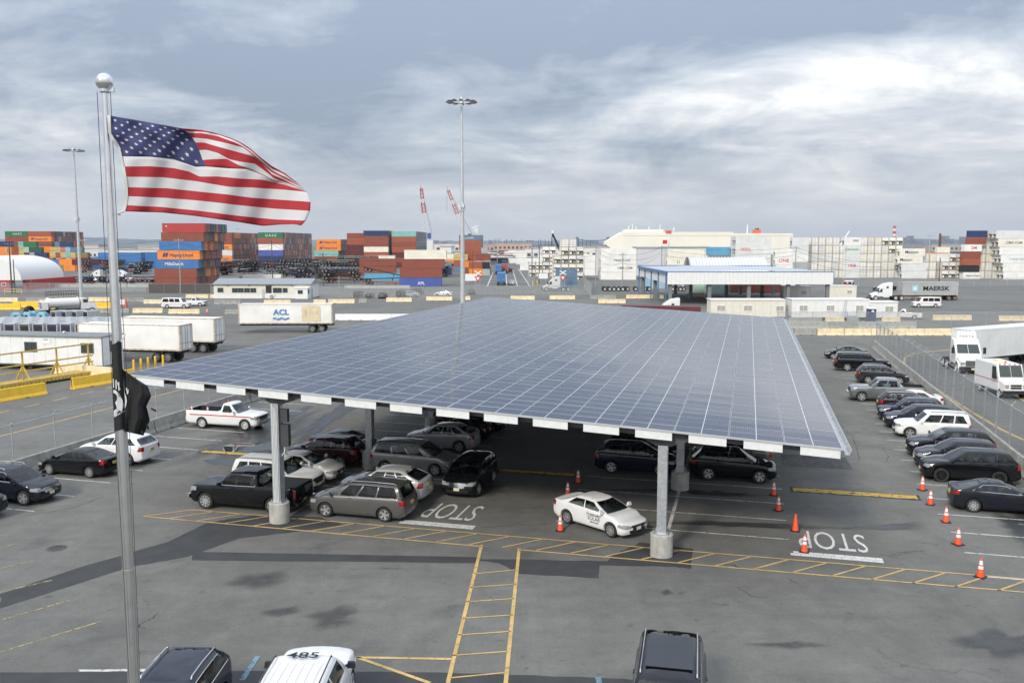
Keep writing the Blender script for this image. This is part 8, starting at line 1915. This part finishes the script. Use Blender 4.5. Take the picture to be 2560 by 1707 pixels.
for i, a in enumerate(((198, 262, 622, 620, (.62, .63, .64), 6, 'pale warehouse left of the flagpole'), (262, 400, 625, 560, (.70, .71, .72), 9, 'long white warehouse right of the flagpole'), (205, 245, 612, 900, (.55, .50, .45), 4, 'tan low shed on the left horizon'), (345, 402, 614, 800, (.46, .44, .40), 12, 'ribbed grey depot left of the red-topped stack'), (1072, 1150, 610, 1100, (.66, .62, .58), 5, 'pale sheds left of the tall mast'), (1100, 1128, 617, 560, (.74, .74, .72), 2, 'white block behind the slate-topped stack'), (1130, 1150, 629, 470, (.60, .62, .62), 2, 'grey block just left of the tall mast'), (1098, 1125, 634, 430, (.08, .20, .45), 3, 'blue block left of the tall mast'), (1314, 1400, 622, 640, (.70, .68, .66), 5, 'long pale shed left of the central reefers'), (1436, 1520, 619, 620, (.72, .70, .66), 6, 'long pale shed right of the central reefers'), (1594, 1672, 620, 345, (.62, .62, .66), 0, 'tall pale grey warehouse wall behind the shed roof'), (1672, 1770, 619, 360, (.68, .68, .66), 0, 'white warehouse wall behind the spaced letters'), (2330, 2420, 612, 1300, (.42, .38, .35), 8, 'brown brick blocks on the right horizon'), (2155, 2250, 612, 1500, (.50, .46, .42), 7, 'tan blocks behind the end-on reefers'), (1150, 1235, 612, 1200, (.50, .34, .28), 8, 'reddish depot at the head of the far road'), (1235, 1330, 609, 1400, (.52, .36, .30), 9, 'orange-brown depot left of the bridge'))):
    far_block(a[6] , a[0], a[1], a[2], a[3], a[4], 30 if a[3] > 400 else 12, a[5])
random.seed(21)
for k, (x, yt, w) in enumerate(((1225, 600, 8), (2270, 594, 9), (2282, 590, 5), (2368, 590, 11), (2376, 597, 18), (2414, 592, 4), (2350, 600, 20), (2246, 598, 14), (2300, 600, 16), (640, 603, 20), (700, 604, 14), (1085, 601, 18), (1110, 603, 12))):
    far_block('%s tower block on the %s horizon' % (ORD[k], 'right' if x > 2000 else 'centre-left'), x - w / 2, x + w / 2, yt, 4200 + 60 * k, (.20, .22, .26), 60, 4, name='tower_block')
# far depots: rows of parked vehicles and boxes nobody could count
m = MB()
for k in range(2600):
    x = random.uniform(1160, 1400) if k % 3 else random.uniform(180, 420); Y = random.choice((560, 620, 680, 760, 850, 950, 1080)) + random.uniform(-20, 20)
    p = at(x, 604, Y); 
    if k % 5 == 0: m.box((p.x, Y, 1.6), (random.choice((6, 12)), 2.5, 3.2), random.randrange(5))
    else: m.box((p.x, Y, .8), (4.4, 1.8, 1.5), random.randrange(5), top=(.7, .8))
stuff(tag(m.obj('far_depot_vehicles', [WHITE, mat('far_grey', (.3, .3, .31), .4), cmat('rust'), DARKM, cmat('lgrey')]), 'mass of parked vehicles and boxes in the far depots', 'vehicles'))
for k in range(26):
    x = 1240 + k * 9.5 + random.uniform(-3, 3); Y = 1500 + random.uniform(0, 500); yt = random.uniform(597, 602); p = at(x, yt, Y); m = MB(); m.tube((0, 0, 0), (0, 0, p.z), .55, .4, 5); m.box((0, 0, p.z), (3, .5, .4)); tag(m.obj('far_lamp_post', [DARKM], None, None, False, (p.x, Y, 0)), 'thin dark post on the horizon left of the bridge, %s' % (ORD[k] if k < 20 else 'twenty-' + ORD[k - 20]), 'post', 'far posts on the horizon')
# haze over the far harbour
def haze():
    m = MB(); m.b2((-9500, -80, -1.5), (9500, 14500, 260)); mt = bpy.data.materials.new('haze_air'); mt.use_nodes = True; N = mt.node_tree.nodes; N.clear(); out = N.new('ShaderNodeOutputMaterial'); v = N.new('ShaderNodeVolumePrincipled'); v.inputs['Color'].default_value = (.78, .86, .95, 1); v.inputs['Density'].default_value = .00006; v.inputs['Anisotropy'].default_value = .2; mt.node_tree.links.new(v.outputs[0], out.inputs['Volume']); stuff(m.obj('haze', [mt]))
haze()
for o in list(COL.objects):
    l = o.get('label')
    if l and not 4 <= len(l.split()) <= 16: print('LABEL LENGTH', len(l.split()), l)
